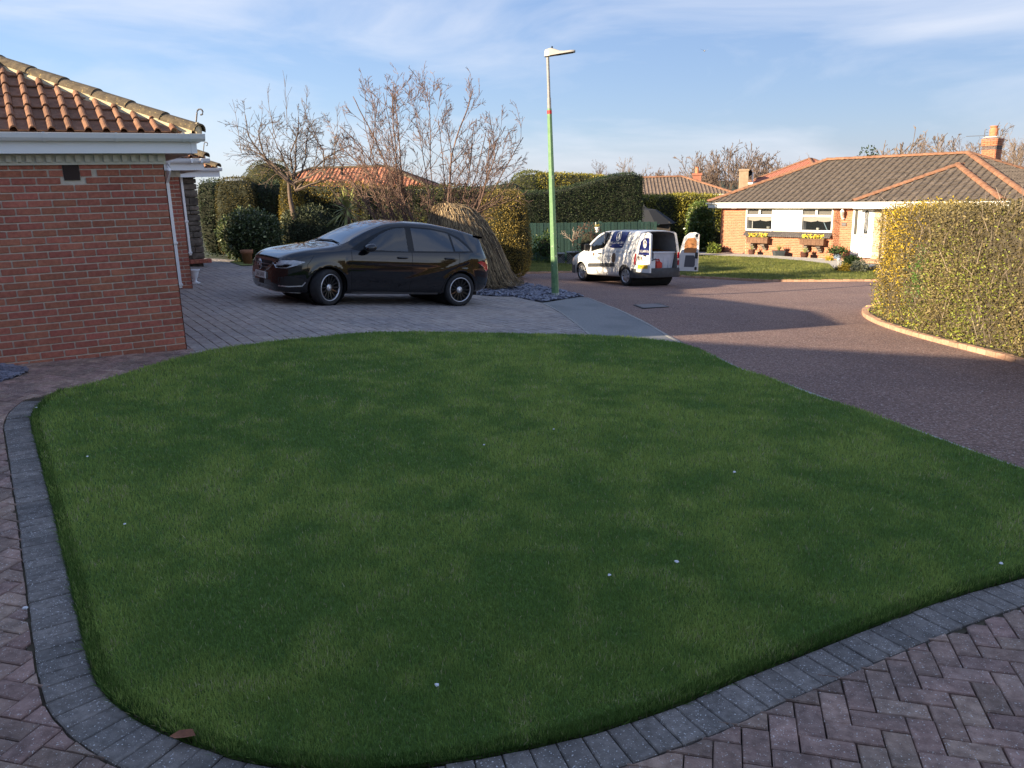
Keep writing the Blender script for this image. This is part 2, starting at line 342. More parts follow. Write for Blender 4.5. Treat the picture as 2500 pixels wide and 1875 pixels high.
# ---- grass of the near lawn: blades of turf, long near the border
def vnoise(x, y, f, seed=0):          # cheap smooth value noise
    r = np.random.default_rng(seed + 91); T = r.random((64, 64)); x = np.asarray(x) * f + 1000; y = np.asarray(y) * f + 1000
    xi = np.floor(x).astype(int); yi = np.floor(y).astype(int); u = x - xi; v = y - yi; u = u * u * (3 - 2 * u); v = v * v * (3 - 2 * v)
    g_ = lambda a, b: T[a % 64, b % 64]
    return (g_(xi, yi) * (1 - u) + g_(xi + 1, yi) * u) * (1 - v) + (g_(xi, yi + 1) * (1 - u) + g_(xi + 1, yi + 1) * u) * v
def blades(poly, n, dens, L0, Wd, zf, pal, name, parent, seed, patch=.9):
    r = np.random.default_rng(seed); P_ = np.array([(p[0], p[1]) for p in poly]); x0, y0 = P_.min(0); x1, y1 = P_.max(0)
    X = np.empty(0); Y = np.empty(0)
    for _ in range(60):
        x = r.uniform(x0, x1, 300000); y = r.uniform(y0, y1, 300000); k = r.random(300000) < dens(x, y); x, y = x[k], y[k]; k = inside(x, y, poly)
        X = np.concatenate([X, x[k]]); Y = np.concatenate([Y, y[k]])
        if len(X) >= n: break
    X, Y = X[:n], Y[:n]; n = len(X); d = np.hypot(X, Y)
    z = zf(X, Y); a = r.uniform(0, 2 * np.pi, n); ln = np.abs(r.normal(.0, .55, n)); la = r.uniform(0, 2 * np.pi, n)
    p1 = vnoise(X, Y, 2.3, seed); p2 = vnoise(X, Y, 6.5, seed + 1); p3 = vnoise(X, Y, .8, seed + 2); pp = .4 * p1 + .35 * p2 + .25 * p3
    ll = L0(d) * r.uniform(.55, 1.25, n) * (.75 + .6 * pp); w = Wd(d) * r.uniform(.7, 1.3, n) / 2
    bx, by = np.cos(a) * w, np.sin(a) * w; tx, ty = np.cos(la) * ln * ll, np.sin(la) * ln * ll; tz = ll / np.sqrt(1 + ln ** 2)
    V = np.empty((n, 3, 3)); V[:, 0] = np.stack([X - bx, Y - by, z - .004], 1); V[:, 1] = np.stack([X + bx, Y + by, z - .004], 1); V[:, 2] = np.stack([X + tx, Y + ty, z + tz], 1)
    c0, c1, c2 = [np.array(c) for c in pal]; t = np.clip((pp - .30) / .40, 0, 1)[:, None]; u = r.random((n, 1))
    c = c0 * (1 - t) + c1 * t; c = c * (.72 + .55 * u); dry = (r.random(n) < .02 + .10 * (p2 > .78))[:, None]; c = np.where(dry, c2 * (.6 + .6 * u), c)
    o = fastmesh(name, V, 3, m_blade, parent, c); o['kind'] = 'stuff'; return o
m_blade = M('grass_blade', (.06, .12, .02), None, rough=.7, attr=True, spec=.15, sub=.35, upn=.7)
PAL = ((.21, .345, .075), (.44, .56, .13), (.7, .62, .36))
def nd_(x, y):
    d = np.hypot(x, y); return np.clip((3.0 / np.maximum(d, 2.2)) ** 1.9, .03, 1)
g_near = blades(lawn_poly, 560000, nd_, lambda d: .021 + .0012 * d, lambda d: .0022 + .00075 * d, lawn_z, PAL, 'grass', None, 3)
tag(g_near, 'shaded striped turf of the front lawn', 'grass', kind='stuff')
# tall ragged turf along the block border, its greens darkened to paint the shadowy rim
edge_band = [p for p in offset_line(resample(border_in, .1), -.006)] + [p for p in offset_line(resample(border_in, .1), .055)][::-1]
blades(edge_band, 42000, lambda x, y: np.clip((3.2 / np.maximum(np.hypot(x, y), 2.2)) ** 1.5, .1, 1), lambda d: .034 + .001 * d, lambda d: .003 + .0007 * d, lambda x, y: gzv(x, y) - .002, ((.075, .15, .028), (.15, .25, .05), (.36, .3, .15)), 'edge_grass', lawn, 23)
drape('soil_edge', edge_band, .001, M('soil_edge', (.06, .05, .03), (.10, .085, .05), 20, .95, .006, 60), .1)

# ---- border of dark blocks laid as headers round the lawn
border = bpy.data.objects.new('lawn_border', None); COL.objects.link(border); border['kind'] = 'structure'
bl = resample(border_in, .1035); bo = offset_line(bl, -.205); bi = offset_line(bl, -.004)
mb = MB()
for i in range(3, len(bl) - 1):
    q = [bi[i], bo[i], bo[i + 1], bi[i + 1]]
    q = [(p.x, p.y) for p in q]
    if area(q) < 0: q = q[::-1]
    c = sum((Vector(p) for p in q), Vector((0, 0))) / 4
    b = MB(); slab(b, [(p[0] - 0, p[1] - 0) for p in q], .0025 + random.random() * .003, .006, .05, random.uniform(-.002, .003), tilt=(random.uniform(-.012, .012), random.uniform(-.012, .012)))
    b.build('border_block', m_bord, border)
drape('border_bed', [p for p in offset_line(bl, .02)] + [p for p in offset_line(bl, -.23)][::-1], -.014, m_soil, .15)

# ---- herringbone patio
pat_out = offset_line(resample(border_in, .12), -.208)[2:]
C_W = gp(457, 853)                                   # corner of the neighbour's garage wall
WD = Vector((.859, .512)).normalized(); WN = Vector((WD.y, -WD.x)); WB = -WN
left_far = C_W.xy - WD * 5.0
patio_poly = [p for p in pat_out] + [Vector((5.2, 2.9)), Vector((5.2, .9)), Vector((-5.5, .9)), Vector((-8.0, 5.0)), left_far + WB * .05, C_W.xy + WB * .05, C_W.xy + WD * .1] + [v.xy for v in G([(478,868),(400,886),(300,918),(220,941),(160,954)])]
drape('patio_bed', patio_poly, -.03, m_joint, .3)
patio = bpy.data.objects.new('block_paved_path', None); COL.objects.link(patio); patio['kind'] = 'structure'
ang = math.radians(-15); e1 = Vector((math.cos(ang), math.sin(ang))); e2 = Vector((-e1.y, e1.x)); u = .1015
blocks = []
for i in range(-90, 90):
    for j in range(-90, 90):
        k = (i - j) % 4
        if k == 0: a, b = (i, j), (2, 1)
        elif k == 3: a, b = (i, j - 1), (1, 2)
        else: continue
        if k == 3: a = (i, j)
        o = e1 * (a[0] * u) + e2 * (a[1] * u) + Vector((.2, 3.0)); q = [o, o + e1 * (b[0] * u), o + e1 * (b[0] * u) + e2 * (b[1] * u), o + e2 * (b[1] * u)]
        c = (q[0] + q[2]) / 2
        if -7 < c.x < 5 and 1.2 < c.y < 10.5: blocks.append((c, q))
def seen(c, m=60):
    x, y = proj((c.x, c.y, gz(c.x, c.y))); return -m < x < 2500 + m and y < 1875 + 260
cand = []
for c, q in blocks:
    x, y = proj((c.x, c.y, gz(c.x, c.y)))
    if c.y < 1.6 and not seen(c): continue
    if not (-900 < x < 4600 and y < 3200): continue
    p = clip_poly(patio_poly, q)
    if len(p) < 3 or abs(area(p)) < .0015 or abs(area(p)) / sum((Vector(p[k]) - Vector(p[k - 1])).length for k in range(len(p))) < .0048: continue
    cand.append((0 if (-20 < x < 2520 and y < 1890) else 1, c.length, p if area(p) > 0 else p[::-1]))
cand.sort(key=lambda k: (k[0], k[1])); stuff = MB()
for n_, (f, d, p) in enumerate(cand):
    tl = (random.uniform(-.012, .012), random.uniform(-.012, .012)); g0 = .0022 + random.random() * .0025; tp = random.uniform(-.0025, .0025)
    if n_ < 300: b = MB(); slab(b, p, g0, .006, .05, tp, tilt=tl); b.build('paving_block', m_pav, patio)
    else: slab(stuff, p, g0, .006, .04, tp, tilt=tl)
m_pav2 = M('patio_block_joined', (.25, .16, .128), (.44, .295, .235), 9, .85, .004, 170, speck=(.66, .62, .58), sscale=120, samt=.665, big=(.68, .72, .74), bigscale=2.6, detail=8)
o = stuff.build('far_paving_blocks', m_pav2, patio); o['kind'] = 'stuff'

# ---- the neighbour's block driveway
foot_l = [(1446,820),(1416,794),(1378,766),(1340,745),(1325,739)]
drive_px = FAR_EDGE_PX[2:13] + [(457,860)]
drive_poly = [v.xy for v in G(FAR_EDGE_PX[2:13])][::-1] + [v.xy for v in G(foot_l)] + [v.xy for v in G([(1254,724.5),(1192,723),(1120,716),(1085,690),(1000,668),(860,655),(700,642),(600,637),(520,631)])] + [Vector((-11.0, 25.5)), Vector((-8.5, 17)), C_W.xy + WB * 3.0, C_W.xy]
drape('driveway_bed', drive_poly, -.028, m_joint, .5)
drive = bpy.data.objects.new('driveway', None); COL.objects.link(drive); drive['kind'] = 'structure'
ang = math.radians(-57.5); e1 = Vector((math.cos(ang), math.sin(ang))); e2 = Vector((-e1.y, e1.x)); rw = .159; org = Vector((-3.5, 9.5)); cand = []
dp = [tuple(p) for p in drive_poly]
for r_ in range(-40, 130):
    s = -30 + random.random() * .2
    while s < 12:
        l = random.choice((.159, .2, .24)); o = org + e1 * s + e2 * (r_ * rw); q = [o, o + e1 * l, o + e1 * l + e2 * rw, o + e2 * rw]; s += l; c = (q[0] + q[2]) / 2
        if not (-12 < c.x < 4 and 8 < c.y < 27): continue
        pf = proj((c.x, c.y, gz(c.x, c.y)))
        if not (380 < pf[0] < 1560): continue
        ins = inside(np.array([k.x for k in q]), np.array([k.y for k in q]), dp)
        if ins.all(): p = [tuple(k) for k in q]
        elif ins.any(): p = clip_poly(drive_poly, q)
        else: continue
        if len(p) < 3 or abs(area(p)) < .002: continue
        cand.append((c.length, p if area(p) > 0 else p[::-1]))
cand.sort(key=lambda k: k[0]); stuff = MB()
for n_, (d, p) in enumerate(cand):
    tl = (random.uniform(-.01, .01), random.uniform(-.01, .01)); tp = random.uniform(-.003, .003)
    if n_ < 300: b = MB(); slab(b, p, .004, .008, .05, tp, tilt=tl); b.build('driveway_block', m_drive, drive)
    else: slab(stuff, p, .004, .008, .04, tp, tilt=tl)
o = stuff.build('far_driveway_blocks', m_drive_s, drive); o['kind'] = 'stuff'

# ---- footway, road, edging
foot_r = [(1661,839),(1627,821),(1573,788),(1511,758),(1462,739),(1429,726)]
foot_poly = [v.xy for v in G(foot_l)] + [v.xy for v in G([(1340,737),(1416,725)])] + [v.xy for v in G(foot_r[::-1])] + [v.xy for v in G(FAR_EDGE_PX[1:3])]
pavement = drape('pavement', foot_poly, .0, m_path, .3)
slate_top = [(1429,726),(1383,713.6),(1313,699),(1250,689),(1195,683),(1120,678)]
FARK = [(1120,672),(1200,669),(1260,668),(1346,666),(1404,664.5),(1560,669),(1720,679),(1865,687),(2000,687),(2118,686),(2300,690)]
road_poly = [v.xy for v in G(ROAD_EDGE_PX)] + [v.xy for v in G(foot_r[1:])] + [v.xy for v in G(slate_top[1:])] + [v.xy for v in G(FARK)] + [Vector((32, 26)), Vector((32, 2))]
drape('road', road_poly, -.012, m_road, .5)
def strip(line, w, h0, h1, seg, name, mat, parent, side=1, jit=.0):
    pts = resample(line, seg)
    for a, b in zip(pts, pts[1:]):
        t = (b - a)
        if t.length < seg * .4: continue
        t.normalize(); nrm = Vector((-t.y, t.x)) * w * side; g = .004; a2, b2 = a + t * g, b - t * g
        q = [a2, b2, b2 + nrm, a2 + nrm]; 
        if area([tuple(k) for k in q]) < 0: q = q[::-1]
        dz = random.uniform(-jit, jit); m = MB(); ch = min(.012, w * .15); c = sum(q, Vector((0, 0))) / 4
        vs = [(p.x, p.y, gz(p.x, p.y) + h0) for p in q] + [(p.x, p.y, gz(p.x, p.y) + h1 + dz - ch) for p in q] + [(p.x + (c.x - p.x) * .12, p.y + (c.y - p.y) * .12, gz(p.x, p.y) + h1 + dz) for p in q]
        m.add(vs, [(8, 9, 10, 11)] + [(r * 4 + i, r * 4 + (i + 1) % 4, r * 4 + 4 + (i + 1) % 4, r * 4 + 4 + i) for r in (0, 1) for i in range(4)]); m.build(name, mat, parent)
strip([v.xy for v in G(ROAD_EDGE_PX)], .055, -.06, .004, .9, 'edging_strip', m_edge, lawn, -1)
strip([v.xy for v in G(foot_r)], .06, -.06, .006, .9, 'edging_strip', m_edge, pavement, -1)
strip([v.xy for v in G(foot_l[::-1])], .05, -.06, .008, .9, 'edging_strip', m_edge, pavement, -1)
# manhole cover in the road
mh = [gp(x, y) for x, y in ((1546,744),(1609,740.5),(1634,749),(1569,753))]
cc = sum((v for v in mh), Vector()) / 4
t = thing('manhole_cover', 'square metal inspection cover let into the red tarmac', 'manhole cover', cc)
b = MB(); b.add([(v.x, v.y, v.z - .008) for v in mh] + [(v.x, v.y, v.z + .002) for v in mh] , [(4, 5, 6, 7), (0, 1, 5, 4), (1, 2, 6, 5), (2, 3, 7, 6), (3, 0, 4, 7)]); b.build('frame', M('iron_frame', (.05, .05, .05), rough=.6, metal=.3), t, world=True)
b = MB(); b.add([(v.x * .9 + cc.x * .1, v.y * .9 + cc.y * .1, v.z + .005) for v in mh], [(0, 1, 2, 3)]); b.build('lid', M('iron_lid', (.16, .14, .14), (.22, .19, .18), 60, .7, .002, 90), t, world=True)
# ---- slate chippings bed
slate_poly = [v.xy for v in G(slate_top)] + [v.xy for v in G([(1085,690),(1120,715),(1192,722),(1254,723.5),(1321,736.5),(1416,724)])]
slate_bed = drape('slate_bed', slate_poly, .0, m_slate_bed, .3)
sx = RNG.uniform(-4, 4, 90000); sy = RNG.uniform(14, 26, 90000); k = inside(sx, sy, slate_poly); sx, sy = sx[k][:4200], sy[k][:4200]; b = MB()
for x, y in zip(sx, sy):
    a = random.random() * 6.28; l = random.uniform(.02, .065); w = l * random.uniform(.4, .8); z = gz(x, y) + random.uniform(.005, .04); R = Matrix.Rotation(a, 3, 'Z') @ Matrix.Rotation(random.gauss(0, .45), 3, 'X') @ Matrix.Rotation(random.gauss(0, .35), 3, 'Y')
    b.box((x, y, z), (l * 2, w * 2, random.uniform(.006, .014)), m=R)
o = b.build('slate_chippings', m_slate, slate_bed); o['kind'] = 'stuff'
# dark slate bed at the foot of the garage wall
sl2 = [v.xy for v in G([(-60,898),(0,895),(62,900),(68,908),(30,926),(-60,945)])]
bed2 = drape('slate_strip', sl2, .006, m_slate_bed, .1); b = MB()
for _ in range(420):
    x = random.uniform(-6, -3.5); y = random.uniform(6, 10)
    if inside(np.array([x]), np.array([y]), sl2)[0]:
        pass
xs = RNG.uniform(-6.5, -3.5, 30000); ys = RNG.uniform(5.5, 10, 30000); k = inside(xs, ys, sl2)
for x, y in zip(xs[k][:900], ys[k][:900]):
    R = Matrix.Rotation(random.random() * 6.28, 3, 'Z') @ Matrix.Rotation(random.gauss(0, .4), 3, 'X'); l = random.uniform(.012, .035); b.box((x, y, gz(x, y) + random.uniform(.01, .03)), (l * 2, l * 1.2, .008), m=R)
o = b.build('slate_chippings', m_slate, bed2); o['kind'] = 'stuff'
# ---- far lawns with their brick kerb
kerb_line = [v.xy for v in G(FARK)]
far_back = [v.xy for v in G([(2300,668),(2118,664),(2036,660),(2024,648),(1960,640),(1860,632),(1740,627),(1620,630),(1480,634),(1270,640),(1150,650)])]
far_lawn = drape('far_lawn', kerb_line + far_back, .05, m_far_lawn, .6)
strip(kerb_line, .12, -.06, .055, .215, 'kerb_brick', m_kerb, far_lawn, 1, .006)
blades(kerb_line + far_back, 60000, lambda x, y: np.ones_like(x), lambda d: .055, lambda d: .03, lambda x, y: gzv(x, y) + .05, ((.17, .20, .05), (.30, .31, .085), (.36, .34, .15)), 'far_grass', far_lawn, 17)
m_plainp = m_paver_path
drape('garden_path', [v.xy for v in G([(1700,624),(1740,626.5),(1860,631.5),(1960,639.5),(2024,647.5),(2036,659),(2100,663),(2140,650),(2060,640),(2000,634),(1900,627.5),(1780,620),(1700,618)])], .06, m_paver_path, .5)
# ---- hedge bed with kerb
HK = [(2640,930),(2500,890),(2398,863),(2292,836.6),(2186,807),(2120,782),(2101,765),(2108,754),(2130,748)]
hk = smooth_line(G(HK), 2)
bed_poly = hk + [gp(2200,735).xy, Vector((12, 21)), Vector((30, 20)), Vector((30, 9))]
hedge_bed = drape('hedge_bed', bed_poly, .05, m_soil, .5)
strip(hk, .13, -.06, .06, .215, 'kerb_brick', m_kerb, hedge_bed, -1, .006)
# ================================================================== HOUSES
def brick_tex(name, c1, c2, mortar, scale=1.0, bw=.232, bh=.077, msz=.006):
    m = bpy.data.materials.new(name); m.use_nodes = True; nd = m.node_tree.nodes; L = m.node_tree.links.new; b = nd['Principled BSDF']; b.inputs['Roughness'].default_value = .88
    uv = nd.new('ShaderNodeUVMap'); bt = nd.new('ShaderNodeTexBrick'); L(uv.outputs[0], bt.inputs['Vector'])
    bt.inputs['Scale'].default_value = 1; bt.inputs['Brick Width'].default_value = bw; bt.inputs['Row Height'].default_value = bh; bt.inputs['Mortar Size'].default_value = msz; bt.inputs['Bias'].default_value = 0
    bt.inputs['Color1'].default_value = (*c1, 1); bt.inputs['Color2'].default_value = (*c2, 1); bt.inputs['Mortar'].default_value = (*mortar, 1)
    L(bt.outputs['Color'], b.inputs['Base Color']); bn = nd.new('ShaderNodeBump'); bn.inputs['Distance'].default_value = .004; bn.invert = True; L(bt.outputs['Fac'], bn.inputs['Height']); L(bn.outputs[0], b.inputs['Normal'])
    return m
m_brick = M('red_brick', (.36, .115, .075), (.48, .175, .115), 30, .88, .0015, 160, rnd=.16, hue=.008, big=(.86, .84, .84), bigscale=1.6)
m_brick_j = M('red_brick_joined', (.36, .115, .075), (.48, .175, .115), 7, .88, .0015, 160)
m_mortar = M('mortar', (.56, .49, .40), (.66, .58, .48), 25, .95, .001, 120)
m_brickwall = brick_tex('red_brickwork', (.30, .09, .065), (.40, .135, .095), (.42, .36, .28))
m_tile = M('terracotta_tile', (.19, .09, .052), (.29, .15, .085), 14, .85, .002, 90, rnd=.14, big=(.72, .70, .68), bigscale=2.0, speck=(.45, .4, .3), sscale=60, samt=.72)
m_tile_j = M('terracotta_tile_joined', (.19, .09, .052), (.29, .15, .085), 9, .85, .002, 90)
m_hiptile = M('weathered_hip_tile', (.075, .058, .038), (.15, .115, .072), 16, .92, .004, 60, rnd=.12, speck=(.34, .25, .1), sscale=35, samt=.66)
m_bed = M('bedding_mortar', (.50, .40, .24), (.64, .53, .35), 14, .95, .004, 40)
m_upvc = M('white_upvc', (.88, .88, .88), None, rough=.32, spec=.5)
m_cream = M('cream_trim', (.70, .68, .58), (.62, .60, .5), 4, .5)
m_iron = M('grey_iron', (.10, .10, .11), (.16, .15, .15), 30, .6, metal=.5)
m_dark = M('dark_void', (.012, .012, .012), None, rough=.9)
m_stone = M('gritstone', (.13, .105, .085), (.23, .19, .15), 9, .95, .008, 26, rnd=.2, big=(.6, .6, .6), bigscale=4)
m_lead = M('lead_flashing', (.42, .42, .43), (.52, .52, .52), 5, .6)
def V3(p, z): return Vector((p[0], p[1], z))
def wallquad(name, a, b, z0, z1, mat, parent, rev=False):
    me = bpy.data.meshes.new(name); r = parent
    while r.parent: r = r.parent
    mi = r.matrix_basis.inverted(); vs = [mi @ V3(a, z0), mi @ V3(b, z0), mi @ V3(b, z1), mi @ V3(a, z1)]
    me.from_pydata([tuple(v) for v in vs], [], [(0, 1, 2, 3)]); uv = me.uv_layers.new(name='UVMap'); l = (Vector(b[:2]) - Vector(a[:2])).length
    for i, q in enumerate(((0, 0), (l, 0), (l, z1 - z0), (0, z1 - z0))): uv.data[i].uv = q
    return link(name, me, mat, parent)
class Frame:                       # local axes on a facade: s along the wall, t back from it
    def __init__(f, o, sd): f.o = Vector(o[:2]); f.s = Vector(sd[:2]).normalized(); f.t = Vector((-f.s.y, f.s.x))
    def __call__(f, s, t, z=0.0): p = f.o + f.s * s + f.t * t; return Vector((p.x, p.y, z))
    def loc(f, p): d = Vector(p[:2]) - f.o; return d.dot(f.s), d.dot(f.t)
    def mat(f): return Matrix(((f.s.x, f.t.x, 0), (f.s.y, f.t.y, 0), (0, 0, 1)))
TPL_ROLL = [(0, .0), (.098, .0), (.104, .016), (.113, .031), (.127, .040), (.143, .040), (.157, .031), (.166, .016), (.170, .0)]
TPL_WAVE = [(0, .0), (.06, 0), (.13, .004), (.17, .022), (.20, .046), (.23, .056), (.26, .048), (.28, .026), (.292, .004), (.30, .0)]
def tile_mesh(tpl, gauge, thick=.016, lift=.03):
    n = len(tpl); L_ = gauge + .07; vs = []
    for x, h in tpl: vs.append((x, 0, h + lift))
    for x, h in tpl: vs.append((x, L_, h + .004))
    for x, h in tpl: vs.append((x, 0, h + lift - thick))
    fs = [(i, i + 1, n + i + 1, n + i) for i in range(n - 1)] + [(2 * n + i, 2 * n + i + 1, i + 1, i) for i in range(n - 1)]
    fs += [(0, n, 2 * n), (n - 1, 3 * n - 1, 2 * n - 1)]
    return vs, fs
def tile_plane(root, parent, P0, U, V, poly, tpl, gauge, cuts, nparts, mat, matj, name='roof_tile', order=None, lift=.03):
    """tiles on a roof plane: P0 origin at the eave, U along the eave, V up the slope, poly in (u,v); cuts = [(point, normal)] keep the side the normal points away from"""
    U, V = Vector(U).normalized(), Vector(V).normalized(); N = U.cross(V); cw = tpl[-1][0]; vs, fs = tile_mesh(tpl, gauge, lift=lift); mi = root.matrix_basis.inverted()
    us = [p[0] for p in poly]; vv = [p[1] for p in poly]; cells = []
    for j in range(int(max(vv) / gauge) + 1):
        for i in range(int(math.floor(min(us) / cw)) - 1, int(max(us) / cw) + 2):
            q = [((i + a) * cw, (j + b) * gauge) for a, b in ((.02, .02), (.98, .02), (.98, .98), (.02, .98))]
            ins = inside(np.array([k[0] for k in q]), np.array([k[1] for k in q]), poly)
            if ins.any(): cells.append((i, j, bool(ins.all())))
    keyf = order or (lambda i, j: (P0 + U * (i * cw) + V * (j * gauge) - Vector((0, 0, CAMZ))).length)
    cells.sort(key=lambda c: keyf(c[0], c[1])); shared = None; stuff = bmesh.new(); R3 = Matrix((U, V, N)).transposed()
    jr = random.Random(3)
    for k, (i, j, full) in enumerate(cells):
        P = P0 + U * (i * cw) + V * (j * gauge) + N * jr.uniform(-.004, .004)
        if k < nparts and full:
            if shared is None: shared = bpy.data.meshes.new(name); shared.from_pydata(vs, [], fs); shared.materials.append(mat); shared.polygons.foreach_set('use_smooth', np.ones(len(fs), bool)) if False else None
            o = bpy.data.objects.new(name, shared); COL.objects.link(o); o.parent = parent
            o.matrix_basis = mi @ Matrix.Translation(P) @ R3.to_4x4() @ Matrix.Rotation(jr.gauss(0, .006), 4, 'Z')
        else:
            bm = bmesh.new() if k < nparts else stuff
            bv = [bm.verts.new(mi @ (P + R3 @ Vector(v))) for v in vs]
            for f in fs: bm.faces.new([bv[q] for q in f])
            if k < nparts:
                for cp, cn in cuts:
                    c2 = mi @ Vector(cp); n2 = mi.to_3x3() @ Vector(cn)
                    bmesh.ops.bisect_plane(bm, geom=bm.verts[:] + bm.edges[:] + bm.faces[:], plane_co=c2, plane_no=n2, clear_outer=True)
                if len(bm.faces): me = bpy.data.meshes.new(name); bm.to_mesh(me); link(name, me, mat, parent)
                bm.free()
    if len(stuff.faces):
        for cp, cn in cuts:
            bmesh.ops.bisect_plane(stuff, geom=stuff.verts[:] + stuff.edges[:] + stuff.faces[:], plane_co=mi @ Vector(cp), plane_no=mi.to_3x3() @ Vector(cn), clear_outer=True)
        me = bpy.data.meshes.new(name + 's'); stuff.to_mesh(me); o = link('far_' + name + 's' if nparts else name + 's', me, matj, parent); o['kind'] = 'stuff'
    stuff.free()
def hip_tiles(root, parent, A, B, r, seg, mat, name='hip_tile', up=.02, flat=.8, jit=.01, n=9):
    A, B = Vector(A), Vector(B); d = (B - A); L_ = d.length; d.normalize(); side = d.cross(Vector((0, 0, 1))).normalized(); upv = side.cross(d).normalized(); k = max(1, round(L_ / seg)); sl = L_ / k
    for i in range(k):
        m = MB(); rows = []
        for a, rr, lf in ((i * sl - .02, r * 1.06, .012), ((i + 1) * sl, r, 0)):
            P = A + d * a + upv * (up + lf + random.uniform(-jit, jit) * .3)
            rows.append([P + side * (math.cos(q) * rr) + upv * (math.sin(q) * rr * flat) for q in [math.pi * j / n for j in range(n + 1)]])
        inner = [[p - upv * .018 for p in rows[0]], rows[0]]
        m.grid(rows, flip=True); m.grid([inner[1], [A + d * (i * sl - .02) + (p - (A + d * (i * sl - .02))) * .86 for p in rows[0]]]); m.build(name, mat, parent, world=True)
def gutter(root, A, B, out, name='gutter', mat=None, r=.056, parent=None, brackets=.9, boff=.4):
    """square-line gutter from A to B (top back edge), out = outward unit vector"""
    A, B, out = Vector(A), Vector(B), Vector(out); d = (B - A).normalized(); prof = [(0, 0), (0, -.062), (.02, -.078), (.07, -.078), (.095, -.05), (.108, -.012), (.112, 0), (.104, .002), (.10, -.01), (.086, -.05), (.066, -.07), (.02, -.07), (.006, -.06), (.006, 0)]
    m = MB(); rows = [[P + out * x + Vector((0, 0, z)) for x, z in prof] for P in (A, B)]; m.grid(rows); n = len(prof)
    m.add(rows[0][:7], [tuple(range(7))]); m.add(rows[1][:7], [tuple(range(6, -1, -1))])
    g = m.build(name, mat or m_upvc, parent or root, world=True); L_ = (B - A).length; x = boff
    while brackets and x < L_:
        b = MB(); P = A + d * x; pr = [(-.004, .004), (-.004, -.066), (.018, -.084), (.072, -.084), (.1, -.053), (.114, -.012), (.118, .006)]
        b.grid([[P + d * w + out * a + Vector((0, 0, c)) for a, c in pr] for w in (-.014, .014)]); b.grid([[P + d * w + out * (a * .97 + .001) + Vector((0, 0, c * .97)) for a, c in pr] for w in (-.014, .014)], flip=True)
        b.build('gutter_clip', m_upvc, g, world=True); x += brackets
    return g
def hbox(root, parent, fr, s0, s1, t0, t1, z0, z1, name, mat):
    m = MB(); m.hexa([fr(s0, t0, z0), fr(s1, t0, z0), fr(s1, t1, z0), fr(s0, t1, z0), fr(s0, t0, z1), fr(s1, t0, z1), fr(s1, t1, z1), fr(s0, t1, z1)]); return m.build(name, mat, parent or root, world=True)
def bricks(root, parent, fr, s0, s1, z0, ncourse, ch, bw, sjoined, skip=None, depth=.10, joint=.0145, proud=.0, name='brick', mat=None, matj=None):
    mesh = {}; st = MB(); mat = mat or m_brick; Rm = fr.mat(); mi = root.matrix_basis.inverted()
    for c in range(ncourse):
        x = s1; first = True
        while x > s0 + .02:
            w = bw
            if first and c % 2: w = bw / 2
            a = max(x - w, s0); first = False; w = x - a; zc = z0 + (c + .5) * ch; x = a
            if w < .03 or (skip and skip(a, a + w, z0 + c * ch, z0 + (c + 1) * ch)): continue
            cpos = fr(a + w / 2, depth / 2 - proud - random.uniform(0, .0025), zc); dims = (w - joint, depth, ch - joint)
            if a > sjoined:
                key = round(w, 3)
                if key not in mesh:
                    b = MB(); b.bbox((0, 0, 0), dims, .004); me = bpy.data.meshes.new(name); me.from_pydata(b.v, [], b.f); me.materials.append(mat); mesh[key] = me
                o = bpy.data.objects.new(name, mesh[key]); COL.objects.link(o); o.parent = parent
                o.matrix_basis = mi @ Matrix.Translation(cpos) @ Rm.to_4x4() @ Matrix.Rotation(random.gauss(0, .004), 4, 'Y')
            else: st.bbox(cpos, dims, .004, m=Rm)
    if st.v:
        o = st.build('far_' + name + 's', matj or m_brick_j, parent, world=True); o['kind'] = 'stuff'
